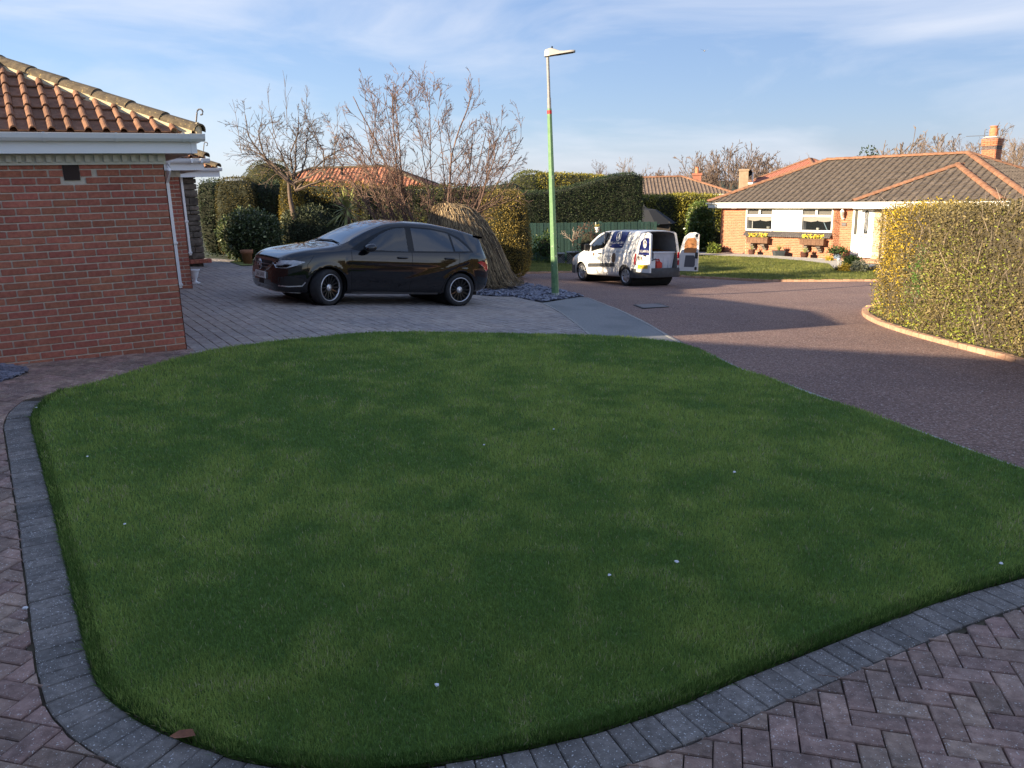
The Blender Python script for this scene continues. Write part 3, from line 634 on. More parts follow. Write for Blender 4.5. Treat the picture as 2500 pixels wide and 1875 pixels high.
def hip_block(root, fr, s0, s1, t0, t1, ze, tanp, ov, tpl, gauge, mat, matj, matr, front_parts=0, hip_mat=None, hips=True, seg=.42, r=.12, right_tiles=True, tr=None):
    """hipped roof over a rectangle; ridge along t when deeper than wide, else along s"""
    a0, a1, b0, b1 = s0 - ov, s1 + ov, t0 - ov, t1 + ov; w, dp = a1 - a0, b1 - b0; rf = MB(); hm = hip_mat or m_hiptile
    if dp >= w: h = w / 2 * tanp; R1, R2 = fr((a0 + a1) / 2, b0 + w / 2, ze + h), fr((a0 + a1) / 2, b1 - w / 2, ze + h)
    else: h = dp / 2 * tanp; R1, R2 = fr(a0 + dp / 2, (b0 + b1) / 2, ze + h), fr(a1 - dp / 2, (b0 + b1) / 2, ze + h)
    E = [fr(a0, b0, ze), fr(a1, b0, ze), fr(a1, b1, ze), fr(a0, b1, ze)]
    if dp >= w: fs = [(0, 1, 4), (1, 2, 5, 4), (2, 3, 5), (3, 0, 4, 5)]
    else: fs = [(0, 1, 5, 4), (1, 2, 5), (2, 3, 4, 5), (3, 0, 4)]
    rf.add(E + [R1, R2], fs); ro = rf.build('roof', matr, root, world=True)
    cosp = 1 / math.sqrt(1 + tanp * tanp); up = lambda d: (Vector((d.x, d.y, 0)) * cosp + Vector((0, 0, tanp * cosp)))
    fs_, ft_ = Vector((fr.s.x, fr.s.y, 0)), Vector((fr.t.x, fr.t.y, 0))
    def hipcut(P, Q, ref):       # vertical plane through the hip, normal away from ref
        n = (Vector(Q) - Vector(P)); n.z = 0; n = Vector((n.y, -n.x, 0)).normalized()
        if (Vector(ref) - Vector(P)).dot(n) > 0: n = -n
        return (P, n)
    mid = (E[0] + E[1] + E[2] + E[3]) / 4
    # front slope
    if dp >= w: poly = [(0, 0), (w, 0), (w / 2, w / 2 / cosp)]; cuts = [hipcut(E[0], R1, (E[0] + E[1]) / 2), hipcut(E[1], R1, (E[0] + E[1]) / 2)]
    else: poly = [(0, 0), (w, 0), (w - dp / 2, dp / 2 / cosp), (dp / 2, dp / 2 / cosp)]; cuts = [hipcut(E[0], R1, (E[0] + E[1]) / 2), hipcut(E[1], R2, (E[0] + E[1]) / 2)]
    tile_plane(root, ro, E[0], fs_, up(ft_), poly, tpl, gauge, cuts, front_parts, mat, matj, order=tr)
    # right slope
    if right_tiles:
        if dp >= w: poly = [(0, 0), (dp, 0), (dp - w / 2, w / 2 / cosp), (w / 2, w / 2 / cosp)]; cuts = [hipcut(E[1], R1, mid + fs_ * w / 2), hipcut(E[2], R2, mid + fs_ * w / 2)]
        else: poly = [(0, 0), (dp, 0), (dp / 2, dp / 2 / cosp)]; cuts = [hipcut(E[1], R2, (E[1] + E[2]) / 2), hipcut(E[2], R2, (E[1] + E[2]) / 2)]
        tile_plane(root, ro, E[1], ft_, up(-fs_), poly, tpl, gauge, cuts, 0, mat, matj)
    if hips:
        hip_tiles(root, ro, E[0] + Vector((0, 0, .0)), R1, r, seg, hm); hip_tiles(root, ro, E[1], R1 if dp >= w else R2, r, seg, hm)
        if (R2 - R1).length > .3: hip_tiles(root, ro, R1, R2, r, seg, hm, 'ridge_tile')
        hip_tiles(root, ro, E[2], R2, r, seg, hm)
    return ro, E, R1, R2

# ------------------------------------------------ the neighbour's house
nb = thing('neighbour_house', 'red brick bungalow with brown pantile roof and white gutters beside the lawn', 'house', C_W)
F1 = Frame(C_W, WD); ZB = C_W.z; ZT = 2.385; NC = 28; CH = (ZT + .02 - ZB) / NC; BW = CH * 3.0
VENT = (-1.02, -.865, 2.215, 2.375)
wall = MB(); wall.hexa([F1(-3.0, .012, ZB - .4), F1(-.012, .012, ZB - .4), F1(-.012, 6.6, ZB - .4), F1(-3.0, 6.6, ZB - .4), F1(-3.0, .012, ZT + .25), F1(-.012, .012, ZT + .25), F1(-.012, 6.6, ZT + .25), F1(-3.0, 6.6, ZT + .25)])
w1 = wall.build('wall', m_mortar, nb, world=True)
bricks(nb, w1, F1, -3.0, 0, ZB - CH * 2, NC + 2, CH, BW, -2.15, skip=lambda a, b, z0, z1: (b > VENT[0] + .02 and a < VENT[1] - .02 and z1 > VENT[2] + .03 and z0 < VENT[3]), depth=.06)
for a_, b_ in ((VENT[0] - .135, VENT[0] - .006), (VENT[1] + .006, VENT[1] + .115)):
    for c_ in (NC - 1, NC - 2): hbox(nb, w1, F1, a_, b_, -.001, .05, ZB + c_ * CH + .007, ZB + (c_ + 1) * CH - .007, 'brick', m_brick)
FS = Frame(F1(0, 0), F1.t)         # side wall of the garage: runs straight back
FSr = Frame(F1(0, 6.6), -F1.t)
wallquad('side_wall', F1(.0, .0), F1(0, 6.6), ZB - .3, ZT, m_brickwall, nb)
v = hbox(nb, None, F1, VENT[0], VENT[1], -.004, .05, VENT[2], VENT[3], 'air_vent', M('brown_vent', (.05, .03, .025), rough=.7))
for i in range(9):
    z = VENT[2] + .012 + i * .0165; hbox(nb, v, F1, VENT[0] + .008, VENT[1] - .008, -.012, -.002, z, z + .008, 'vent_slat', v.data.materials[0])
# dentil cornice under the soffit
hbox(nb, None, F1, -3.0, .02, -.035, .01, ZT - .01, ZT + .105, 'cornice', m_cream)
cor = nb.children[-1]; me = None
for i in range(34):
    s = -.015 - i * .0915
    if me is None:
        o = hbox(nb, cor, F1, s - .05, s, -.062, -.034, ZT + .02, ZT + .09, 'dentil', m_cream)
    else: pass
    o = hbox(nb, cor, F1, s - .05, s, -.055, -.034, ZT + .018, ZT + .088, 'dentil', m_cream) if i else o
OV = .22; ZE = 2.70
hbox(nb, None, F1, -3.3, OV + .11, -OV, .1, ZT + .105, ZT + .118, 'soffit', m_upvc)
hbox(nb, None, F1, -3.3, OV + .09, -OV - .018, -OV + .004, 2.484, 2.665, 'fascia', m_upvc)
hbox(nb, None, F1, OV + .09, OV + .112, -OV - .018, 6.3, 2.486, 2.663, 'fascia', m_upvc)
hbox(nb, None, F1, OV + .055, OV + .116, -OV - .024, -OV + .02, 2.482, 2.667, 'fascia_joint', m_upvc)
gutter(nb, F1(-3.3, -OV - .02, 2.685), F1(OV + .20, -OV - .02, 2.685), V3(-F1.t, 0), boff=.29 + 2.27, brackets=0)
gt = nb.children[-1]
for s in (.265, .195, -.485, -1.16, -1.85):
    b = MB(); P = F1(s, -OV - .02, 2.685); pr = [(-.004, .004), (-.004, -.066), (.018, -.084), (.072, -.084), (.1, -.053), (.114, -.012), (.118, .006)]; d_ = V3(F1.s, 0); o_ = V3(-F1.t, 0)
    b.grid([[P + d_ * w_ + o_ * a_ + Vector((0, 0, c_)) for a_, c_ in pr] for w_ in (-.012, .012)]); b.build('gutter_clip', m_upvc, gt, world=True)
gutter(nb, F1(OV + .11, -OV + .1, 2.685), F1(OV + .11, 6.0, 2.685), V3(F1.s, 0), brackets=0)
TANP = .49
near_ = lambda i, j: abs(i * .17 - 2.7) + j * .3
ro1, E1, RA, RB = hip_block(nb, F1, -3.0, .11, 0, 6.6, 2.69, TANP, OV + .03, TPL_ROLL, .315, m_tile, m_tile_j, m_tile_j, front_parts=95, hip_mat=m_hiptile, seg=.455, r=.105, tr=near_)
# bedding mortar below the hip tiles
for A, B, sd in ((E1[1], RA, F1.s),):
    m = MB(); d = (B - A).normalized(); out = Vector((F1.s.x, F1.s.y, 0)); fr_ = Vector((-F1.t.x, -F1.t.y, 0)); n_ = 24; rows = [[], []]
    for i in range(n_ + 1):
        P = A + (B - A) * i / n_; lat = d.cross(Vector((0, 0, 1))).normalized()
        if lat.dot(fr_) < 0: lat = -lat
        rows[0].append(P + lat * .135 + Vector((0, 0, -.045 + .008 * math.sin(i * 2.1)))); rows[1].append(P + lat * .098 + Vector((0, 0, .035)))
    m.grid(rows); m.build('bedding_mortar', m_bed, ro1, world=True)
    m = MB(); m.lathe([(.0, 0), (.085, 0), (.09, .02), (.06, .03)], 12, A + Vector((0, 0, .04)), m=Matrix.Rotation(math.pi / 2, 3, 'Y')); m.build('bedding_mortar', m_bed, ro1, world=True)
def hip_iron(root, P, dirn, h=.2):
    P = Vector(P); d = Vector(dirn).normalized(); pts = [P + d * -.25 + Vector((0, 0, -.02)), P, P + d * .02 + Vector((0, 0, h * .6)), P + d * .04 + Vector((0, 0, h))]
    for q in range(1, 9): a = math.pi * .5 + q * .55; pts.append(P + d * (.04 + .045 * (1 - q * .06) * math.cos(math.pi - q * .6) + .045) + Vector((0, 0, h + .045 * math.sin(q * .6) * (1 - q * .06))))
    m = MB(); m.tube(pts, .009, 6); m.build('hip_iron', m_iron, root, world=True)
hip_iron(nb, E1[1] + (E1[1] - RA).normalized() * -.02 + Vector((0, 0, .02)), V3(F1.s - F1.t, 0))
# second wing, stepped back
W2 = gp(471, 704.6); s2, t2 = F1.loc(W2); F2 = Frame(W2, WD); ZB2 = W2.z; ch2 = (ZT - ZB2) / 28
wall = MB(); wall.hexa([F2(-6, .012, ZB2 - .4), F2(-.012, .012, ZB2 - .4), F2(-.012, 6, ZB2 - .4), F2(-6, 6, ZB2 - .4), F2(-6, .012, ZT + .1), F2(-.012, .012, ZT + .1), F2(-.012, 6, ZT + .1), F2(-6, 6, ZT + .1)])
w2 = wall.build('wall', m_mortar, nb, world=True)
bricks(nb, w2, F2, -1.25, 0, ZB2 - ch2 * 2, 30, ch2, ch2 * 3, -.75, depth=.06)
wallquad('side_wall', F2(0, 0), F2(0, 6), ZB2 - .4, ZT, m_brickwall, nb)
hbox(nb, None, F2, -1.5, .02, -.035, .01, ZT - .01, ZT + .105, 'cornice', m_cream); cor = nb.children[-1]
for i in range(8): hbox(nb, cor, F2, -.07 - i * .0915, -.02 - i * .0915, -.055, -.034, ZT + .018, ZT + .088, 'dentil', m_cream)
hbox(nb, None, F2, -1.6, .38, -.42, .1, ZT + .105, ZT + .118, 'soffit', m_upvc); hbox(nb, None, F2, -1.6, .36, -.44, -.42, 2.484, 2.64, 'fascia', m_upvc); hbox(nb, None, F2, .36, .382, -.44, 6, 2.486, 2.638, 'fascia', m_upvc)
gutter(nb, F2(-1.6, -.44, 2.685), F2(.48, -.44, 2.685), V3(-F1.t, 0), brackets=0); gt = nb.children[-1]
for s in (.33, .16):
    m = MB(); m.bbox(F2(s, -.5, 2.645), (.03, .135, .09), .01, m=F2.mat()); m.build('gutter_clip', m_upvc, gt, world=True)
hip_block(nb, F2, -6.0, 0, 0, 6.0, 2.69, TANP, .42, TPL_ROLL, .315, m_tile, m_tile_j, m_tile_j, hip_mat=m_hiptile, seg=.455, r=.105)
hip_iron(nb, F2(.40, -.40, 2.74), V3(F1.s - F1.t, 0))
def downpipe(root, pts, r=.034, sq=True):
    m = MB(); m.tube(pts, r * (1.2 if sq else 1), 4 if sq else 8); p = m.build('downpipe', m_upvc, root, world=True)
    for P in (Vector(pts[-1]) + Vector((0, 0, .06)), Vector(pts[-1]) + Vector((0, 0, .85))):
        m = MB(); m.bbox(P, (.1, .1, .05), .008, m=F1.mat()); m.build('pipe_clip', m_upvc, p, world=True)
dpb = on_plane(441, 708, F2(0, -.06), V3(F1.t, 0)); sb, _ = F2.loc(dpb)
downpipe(nb, [F2(sb, -.50, 2.62), F2(sb, -.50, 2.50), F2(sb, -.06, 2.28), F2(sb, -.06, ZB2 + .04)])
# stone porch pillar at the far end
P3 = at(499, 632, 21.0); F3 = Frame(P3, WD); Z3 = P3.z
g3 = at(503, 403, 19.6)
wall = MB(); wall.hexa([F3(-2.4, .03, Z3 - .5), F3(-.03, .03, Z3 - .5), F3(-.03, 2.6, Z3 - .5), F3(-2.4, 2.6, Z3 - .5), F3(-2.4, .03, 2.75), F3(-.03, .03, 2.75), F3(-.03, 2.6, 2.75), F3(-2.4, 2.6, 2.75)]); w3 = wall.build('porch_wall', M('stone_mortar', (.10, .085, .07), (.16, .14, .11), 12, .95), nb, world=True)
z = Z3
while z < 2.62:
    h = random.uniform(.10, .22); x = .02
    while x > -.95:
        w = random.uniform(.16, .36); b = MB(); cpt = F3(x - w / 2, .05 - random.uniform(0, .02), z + h / 2); b.bbox(cpt, (w - .015, .12, h - .016), .016, m=F3.mat()); b.build('stone', m_stone, w3, world=True); x -= w
    y = .12
    while y < 1.2:
        w = random.uniform(.2, .4); b = MB(); b.bbox(F3(-.03 + random.uniform(0, .02), y + w / 2, z + h / 2), (.1, w - .015, h - .016), .016, m=F3.mat()); b.build('stone', m_stone, w3, world=True); y += w
    z += h
for i in range(7): b = MB(); b.bbox(F3(-.55 + i * .105, -.16, Z3 - .04), (.098, .22, .1), .008, m=F3.mat()); b.build('step_brick', m_brick, w3, world=True)
hbox(nb, None, F3, -1.2, .55, -.35, -.3, 2.49, 2.64, 'fascia', m_upvc); hbox(nb, None, F3, -2.4, .5, -.3, 2.9, 2.62, 2.64, 'soffit', m_upvc)
gutter(nb, F3(-1.2, -.36, 2.70), F3(.6, -.36, 2.70), V3(-F1.t, 0), brackets=0)
hip_block(nb, F3, -2.4, 0.1, 0, 2.6, 2.70, TANP, .4, TPL_ROLL, .315, m_tile, m_tile_j, m_tile_j, hip_mat=m_hiptile)
dpt = on_plane(464.5, 623, F3(0, -.06), V3(F1.t, 0)); sb, _ = F3.loc(dpt); downpipe(nb, [F3(sb, -.07, 2.6), F3(sb, -.07, dpt.z)])
# ------------------------------------------------ the house the photograph was taken from: its roof throws the long shade over the lawn
m_own_roof = M('grey_roof_tile', (.07, .066, .062), (.11, .10, .095), 5, .9)
own = thing('own_house', 'unseen bungalow shading the front lawn with its long roof, walls made cream to bounce light', 'house', (-14, 1.5, gz(-14, 1.5)))
OF = Frame((-16.4, 2.5), (math.cos(math.radians(-19.3)), math.sin(math.radians(-19.3))))
def plain_house(root, fr, s0, s1, t0, t1, zb, ze, tanp, ov, win=()):
    for a, b in ((fr(s0, t0), fr(s1, t0)), (fr(s1, t0), fr(s1, t1)), (fr(s1, t1), fr(s0, t1)), (fr(s0, t1), fr(s0, t0))): wallquad('wall', a, b, zb - .6, ze, m_cream, root)  # unseen walls given a pale colour to bounce light onto the lawn
    m = MB(); E = [fr(s0 - ov, t0 - ov, ze), fr(s1 + ov, t0 - ov, ze), fr(s1 + ov, t1 + ov, ze), fr(s0 - ov, t1 + ov, ze)]; m.hexa([e - Vector((0, 0, .18)) for e in E] + E); m.build('fascia', m_upvc, root, world=True)
plain_house(own, OF, -3.8, 9.8, -3.8, 3.8, .1, 2.91, .7, .35)
hip_block(own, OF, -3.8, 9.8, -3.8, 3.8, 2.91, .72, .35, TPL_WAVE, .33, m_own_roof, m_own_roof, m_own_roof, right_tiles=False)
OG = Frame((-6.5, -9.0), (1, 0)); plain_house(own, OG, 0, 13.5, 0, 7.9, .0, 2.6, .7, .35)
hip_block(own, OG, 0, 13.5, 0, 7.9, 2.6, .4, .35, TPL_WAVE, .33, m_own_roof, m_own_roof, m_own_roof, right_tiles=False)
# ================================================================== THE BUNGALOW ACROSS THE ROAD
m_bbrick = M('orange_brick', (.38, .135, .07), (.49, .195, .105), 20, .88, .0015, 120, rnd=.16)
m_bbrick_j = M('orange_brick_joined', (.38, .135, .07), (.49, .195, .105), 8, .88)
m_bmortar = M('pale_mortar', (.60, .48, .36), (.68, .55, .42), 20, .95)
m_btile = M('brown_concrete_tile', (.085, .067, .053), (.15, .12, .095), 6, .9, .003, 60, rnd=.14, speck=(.5, .48, .45), sscale=11, samt=.77)
m_btile_j = M('brown_concrete_tile_joined', (.085, .067, .053), (.15, .12, .095), 6, .9, speck=(.5, .48, .45), sscale=11, samt=.77)
m_broof = M('brown_roof_under', (.06, .05, .042), rough=.95)
m_bridge = M('rust_ridge_tile', (.20, .095, .055), (.30, .155, .09), 8, .92, .006, 40, rnd=.12)
m_white = M('white_paint', (.86, .85, .82), None, rough=.4)
m_render = M('cream_render', (.84, .82, .75), (.80, .78, .71), 2, .7)
m_glass = glass_mat('window_glass', (.03, .035, .04), .03, .42)
m_room = M('dim_room', (.16, .13, .115), (.1, .085, .075), 2, .9)
m_wood = M('brown_timber', (.12, .06, .035), (.19, .105, .06), 14, .8, .003, 50, rnd=.15)
m_slatec = M('dark_sill_tile', (.055, .05, .052), (.10, .09, .09), 12, .6, rnd=.1)
tb = math.radians(-51); BD = Vector((math.cos(tb), math.sin(tb), 0)); BP = at(1757, 615, 40.0); FB = Frame(BP, BD); BT = V3(FB.t, 0); GB = -1.40
def bp(px, py, off=0.0):
    p = on_plane(px, py, Vector(BP) - BT * off, BT); return (p - BP).dot(BD), p.z
bung = thing('bungalow', 'orange brick bungalow with brown tiled roof, white fascia and twin windows', 'house', (BP.x, BP.y, GB))
ZBE = 1.06; WZ = .82
bw = hbox(bung, None, FB, 0, 1.46, .02, .30, GB - .4, WZ + .1, 'wall', m_bmortar)
for a_, b_, c_, d_ in ((1.46, 5.9, GB - .4, -.27), (2.94, 4.36, -.27, WZ + .1), (5.9, 8.2, GB - .4, WZ + .1), (9.6, 13.2, GB - .4, WZ + .1), (8.2, 9.6, GB - .4, -.2)): hbox(bung, bw, FB, a_, b_, .02, .30, c_, d_, 'wall_leaf', m_bmortar)
hbox(bung, bw, FB, .05, 13.1, 1.9, 7, GB - .4, WZ + .1, 'inner_block', M('dark_room', (.05, .042, .038), rough=.95)); hbox(bung, bw, FB, .05, 13.1, .3, 1.9, GB - .2, GB + .02, 'room_floor', bpy.data.materials['dark_room']); hbox(bung, bw, FB, .05, 13.1, .3, 1.9, WZ + .0, WZ + .1, 'room_ceiling', bpy.data.materials['dark_room'])
for a_ in (.1, 3.6, 6.5): hbox(bung, bw, FB, a_, a_ + .1, .3, 1.9, GB, WZ, 'room_wall', bpy.data.materials['dark_room'])
bc = .0775
A1, B1 = 1.46, 2.94; A2, B2 = 4.36, 5.9; WBOT = -.27; PIER = 6.78
bricks(bung, bw, FB, 0, A1, GB, 28, bc, .2325, .6, depth=.07, joint=.013, mat=m_bbrick, matj=m_bbrick_j)
bricks(bung, bw, FB, A1, B2, GB, 14, bc, .2325, A1 - .1, depth=.07, joint=.013, mat=m_bbrick, matj=m_bbrick_j)
bricks(bung, bw, FB, B2, PIER, GB, 28, bc, .2325, B2 - .1, depth=.07, joint=.013, mat=m_bbrick, matj=m_bbrick_j)
wallquad('side_wall', FB(0, 7), FB(0, .02), GB - .4, WZ, brick_tex('orange_brickwork', (.42, .155, .08), (.5, .2, .11), (.58, .46, .34)), bung)
hbox(bung, None, FB, B1, A2, -.012, .05, WBOT + .02, WZ, 'render_panel', m_render)
def window(root, fr, s0, s1, z0, z1, mull, trans, blind=True):
    w = hbox(root, None, fr, s0 + .02, s1 - .02, .27, .29, z0 - .02, z0 + .05, 'window', m_white)
    f = .065
    for a, b, c, d in ((s0, s1, z0, z0 + f * 1.3), (s0, s1, z1 - f, z1), (s0, s0 + f, z0, z1), (s1 - f, s1, z0, z1)): hbox(root, w, fr, a, b, -.035, .05, c, d, 'frame', m_white)
    if trans: hbox(root, w, fr, s0 + f, s1 - f, -.03, .045, trans - .045, trans + .045, 'transom', m_white)
    if mull: hbox(root, w, fr, mull - .045, mull + .045, -.028, .043, (trans or z0) + .045, z1 - f, 'mullion', m_white)
    m = MB(); m.add([fr(s0 + f, .01, z0 + f), fr(s1 - f, .01, z0 + f), fr(s1 - f, .01, z1 - f), fr(s0 + f, .01, z1 - f)], [(0, 1, 2, 3)]); m.build('pane', m_glass, w, world=True)
    for a, b in ((s0 + f, s0 + f + .02), (s1 - f - .02, s1 - f)): hbox(root, w, fr, a, b, .05, .3, z0 + f, z1 - f, 'reveal', m_white)
    hbox(root, w, fr, s0 + f, s1 - f, .05, .3, z0 + .03, z0 + f * 1.3, 'inner_sill', m_white)
    if blind:
        m = MB(); n = 26; top, rows = (trans - .045), [[], []]
        for i in range(n + 1):
            u_ = i / n; s = s0 + f + (s1 - s0 - 2 * f) * u_; x = abs(u_ - .5) * 2; dz = .17 + .05 * (1 - abs(x - .45) / .55) - (.03 if x < .06 else 0); rows[0].append(fr(s, .06, top)); rows[1].append(fr(s, .06, top - dz))
        m.grid(rows, flip=True); m.build('blind', M('cream_blind', (.72, .66, .58), rough=.9), w, world=True)
        for a, b in ((s0 + f, (mull or s1) - .05), ((mull or s0) + .05, s1 - f)): hbox(root, w, fr, a, b, .08, .09, trans + .05, z1 - f, 'blind', M('grey_blind', (.34, .32, .29), rough=.9))
    return w
w1_ = window(bung, FB, A1, B1, WBOT, WZ - .01, 2.2, .44)
w2_ = window(bung, FB, A2, B2, WBOT, WZ - .01, 5.1, .44)
# curtains and ornaments seen through the panes
hbox(bung, w1_, FB, A1 + .25, A1 + .29, .12, .14, WBOT + .1, .25, 'curtain', m_white)
m = MB(); m.lathe([(.03, 0), (.07, .03), (.09, .1), (.05, .12)], 10, FB(B1 - .35, .15, WBOT + .09)); m.build('ornament', M('ornament', (.5, .5, .45)), w1_, world=True)
m = MB(); m.lathe([(.05, 0), (.07, .06), (.06, .1)], 10, FB(A2 + .75, .15, WBOT + .09)); m.build('ornament', M('flower_pot_white', (.8, .78, .7)), w2_, world=True)
m = MB(); m.box(FB(A2 + 1.1, .16, WBOT + .28), (.03, .02, .42), m=FB.mat() @ Matrix.Rotation(-.5, 3, 'Y')); m.build('picture_frame', M('blue_frame', (.35, .5, .6)), w2_, world=True)
# sloping dark tile sill
sl = hbox(bung, None, FB, A1 - .04, B2 - .02, -.02, .03, WBOT - .2, WBOT - .17, 'sill', m_slatec); k = 0
x = A1 - .02
while x < B2 - .03:
    m = MB(); m.hexa([FB(x + .006, -.20, WBOT - .235), FB(x + .098, -.20, WBOT - .235), FB(x + .098, .02, WBOT - .07), FB(x + .006, .02, WBOT - .07), FB(x + .006, -.20, WBOT - .19), FB(x + .098, -.20, WBOT - .19), FB(x + .098, .02, WBOT - .01), FB(x + .006, .02, WBOT - .01)]); m.build('sill_tile', m_slatec, sl, world=True); x += .104
# door unit
hbox(bung, None, FB, PIER + .01, 7.75, -.01, .06, GB + .12, WZ - .01, 'door_frame', m_white); df = bung.children[-1]
m = MB(); m.add([FB(PIER + .1, -.012, -.33), FB(PIER + .32, -.012, -.33), FB(PIER + .32, -.012, WZ - .1), FB(PIER + .1, -.012, WZ - .1)], [(0, 1, 2, 3)]); m.build('side_light', glass_mat('side_glass', (.10, .095, .085), .1), df, world=True)
hbox(bung, df, FB, PIER + .24, PIER + .3, -.016, -.013, -.33, WZ - .1, 'curtain', m_render)
dr = hbox(bung, None, FB, 7.17, 7.66, -.035, -.012, GB + .16, WZ - .06, 'door', m_white)
m = MB(); pts = [FB(7.33, -.04, -.28), FB(7.5, -.04, -.28), FB(7.5, -.04, .6)] + [FB(7.415 + .085 * math.cos(q), -.04, .6 + .1 * math.sin(q)) for q in (.5, 1.0, 1.57, 2.1, 2.6)] + [FB(7.33, -.04, .6)]; m.add(pts, [tuple(range(len(pts)))]); m.build('door_light', glass_mat('door_glass', (.05, .055, .06), .1), dr, world=True)
for i in range(4): m = MB(); m.tube([FB(7.415 + .05 * math.sin(i * 1.7 + q), -.045, -.2 + q * .2 + i * .04) for q in range(5)], .006, 4); m.build('leading', m_lead, dr, world=True)
m = MB(); m.tube([FB(7.22, -.06, -.3), FB(7.22, -.06, -.42), FB(7.28, -.07, -.36)], .012, 6); m.build('handle', m_iron, dr, world=True)
hbox(bung, dr, FB, 7.38, 7.56, -.045, -.034, -.47, -.42, 'letter_box', m_iron)
st = hbox(bung, None, FB, 7.76, 8.1, -.08, .05, GB, WZ - .05, 'stone_pier', m_stone)
for i in range(11):
    m = MB(); h = .2; m.bbox(FB(7.93, -.05, GB + .1 + i * h), (.33 - .03 * (i % 2), .1, .19), .015, m=FB.mat()); m.build('stone', M('buff_stone', (.42, .33, .22), (.52, .43, .3), 6, .95, rnd=.2) if i == 0 else bpy.data.materials['buff_stone'], st, world=True)
window(bung, FB, 8.2, 9.6, -.2, WZ - .02, None, None, False)
# fascia, gutter, soffit
hbox(bung, None, FB, -.5, 7.2, -.4, -.38, .80, .97, 'fascia', m_white); hbox(bung, None, FB, -.5, 7.2, -.4, .05, WZ + .0, WZ + .012, 'soffit', m_white)
hbox(bung, None, FB, -.5, -.48, -.4, 7.3, .802, .968, 'fascia', m_white)
gutter(bung, FB(-.56, -.4, 1.05), FB(7.15, -.4, 1.05), -BT, brackets=0)
hbox(bung, None, FB, 7.08, 13.0, -.62, -.6, .79, .99, 'fascia', m_white); hbox(bung, None, FB, 7.1, 12.8, -.6, .05, WZ + .013, WZ + .025, 'soffit', m_white); hbox(bung, None, FB, 12.78, 12.8, -.6, 6, .79, .99, 'fascia', m_white)
gutter(bung, FB(7.02, -.62, 1.06), FB(13.05, -.62, 1.06), -BT, brackets=0)
m = MB(); m.bbox(FB(.92, -.25, WZ - .03), (.26, .12, .06), .02, m=FB.mat()); m.build('security_light', m_white, bung, world=True)
ordf = lambda i, j: j + abs(i * .3 - 8) * .4
hip_block(bung, FB, -.1, 13.3, .0, 7.05, 1.06, .463, .4, TPL_WAVE, .34, m_btile, m_btile_j, m_broof, front_parts=200, hip_mat=m_bridge, seg=.44, r=.13, tr=lambda i, j: -(i * .3) + j * .3)
hip_block(bung, FB, 7.45, 12.4, -.25, 9.5, 1.068, .47, .35, TPL_WAVE, .34, m_btile, m_btile_j, m_broof, front_parts=100, hip_mat=m_bridge, seg=.44, r=.13)
# chimney on the wing ridge
best = min((abs(proj(FB(9.95, t_ / 20, 2.5))[0] - 2422), t_ / 20) for t_ in range(40, 200)); tc_ = best[1]
FC = Frame(FB(9.6, tc_ - .33), BD); zc0, zc1 = 2.05, 3.42
chm = hbox(bung, None, FC, .012, .548, .012, .648, zc0, zc1, 'chimney', m_bmortar); nco = int((zc1 - zc0) / .0775)
m_bdark = M('blue_brick', (.10, .075, .075), (.15, .11, .10), 12, .85, rnd=.15)
for c in range(nco + 2):
    pr_ = .022 if c in (nco - 1, nco - 2) else (.04 if c >= nco else 0); mt = m_bdark if c in (6, nco - 4, nco - 3) else m_bbrick
    for fr_, L_ in ((FC, .56), (Frame(FC(.56, 0), FC.t), .66)):
        x = -pr_
        offs = .116 if c % 2 else 0
        xs_ = [-pr_] + [q * .2325 + offs for q in range(0, 4) if .03 < q * .2325 + offs < L_ - .03] + [L_ + pr_]
        for a, b in zip(xs_, xs_[1:]): m = MB(); m.bbox(fr_((a + b) / 2, .03 - pr_, zc0 + (c + .5) * .0775), (b - a - .012, .1, .0655), .004, m=fr_.mat()); m.build('brick', mt, chm, world=True)
m = MB(); m.hexa([FC(-.02, -.02, zc1 + .14), FC(.58, -.02, zc1 + .14), FC(.58, .68, zc1 + .14), FC(-.02, .68, zc1 + .14), FC(.1, .1, zc1 + .2), FC(.46, .1, zc1 + .2), FC(.46, .55, zc1 + .2), FC(.1, .55, zc1 + .2)]); m.build('flaunching', m_mortar, chm, world=True)
m = MB(); m.lathe([(.15, 0), (.15, .06), (.165, .08), (.165, .12), (.16, .13), (.17, .22), (.165, .3), (.135, .36), (.13, .38), (.16, .42), (.165, .46), (.14, .46), (.12, .3)], 18, FC(.28, .33, zc1 + .17), cap=False); m.build('chimney_pot', M('terracotta_pot', (.50, .17, .08), (.58, .23, .12), 10, .8), chm, world=True)
m = MB(); m.hexa([FC(-.03, -.05, zc0 - .1), FC(.6, -.05, zc0 - .1), FC(.6, .0, zc0 - .1), FC(-.03, 0, zc0 - .1), FC(-.03, -.05, zc0 + .42), FC(.6, -.05, zc0 + .3), FC(.6, 0, zc0 + .3), FC(-.03, 0, zc0 + .42)]); m.build('flashing', m_lead, chm, world=True)
m = MB(); m.hexa([FC(.56, -.04, zc0 - .3), FC(.62, -.04, zc0 - .3), FC(.62, .7, zc0 - .3), FC(.56, .7, zc0 - .3), FC(.56, -.04, zc0 + .32), FC(.6, -.04, zc0 + .3), FC(.6, .7, zc0 + .1), FC(.56, .7, zc0 + .1)]); m.build('flashing', m_lead, chm, world=True)
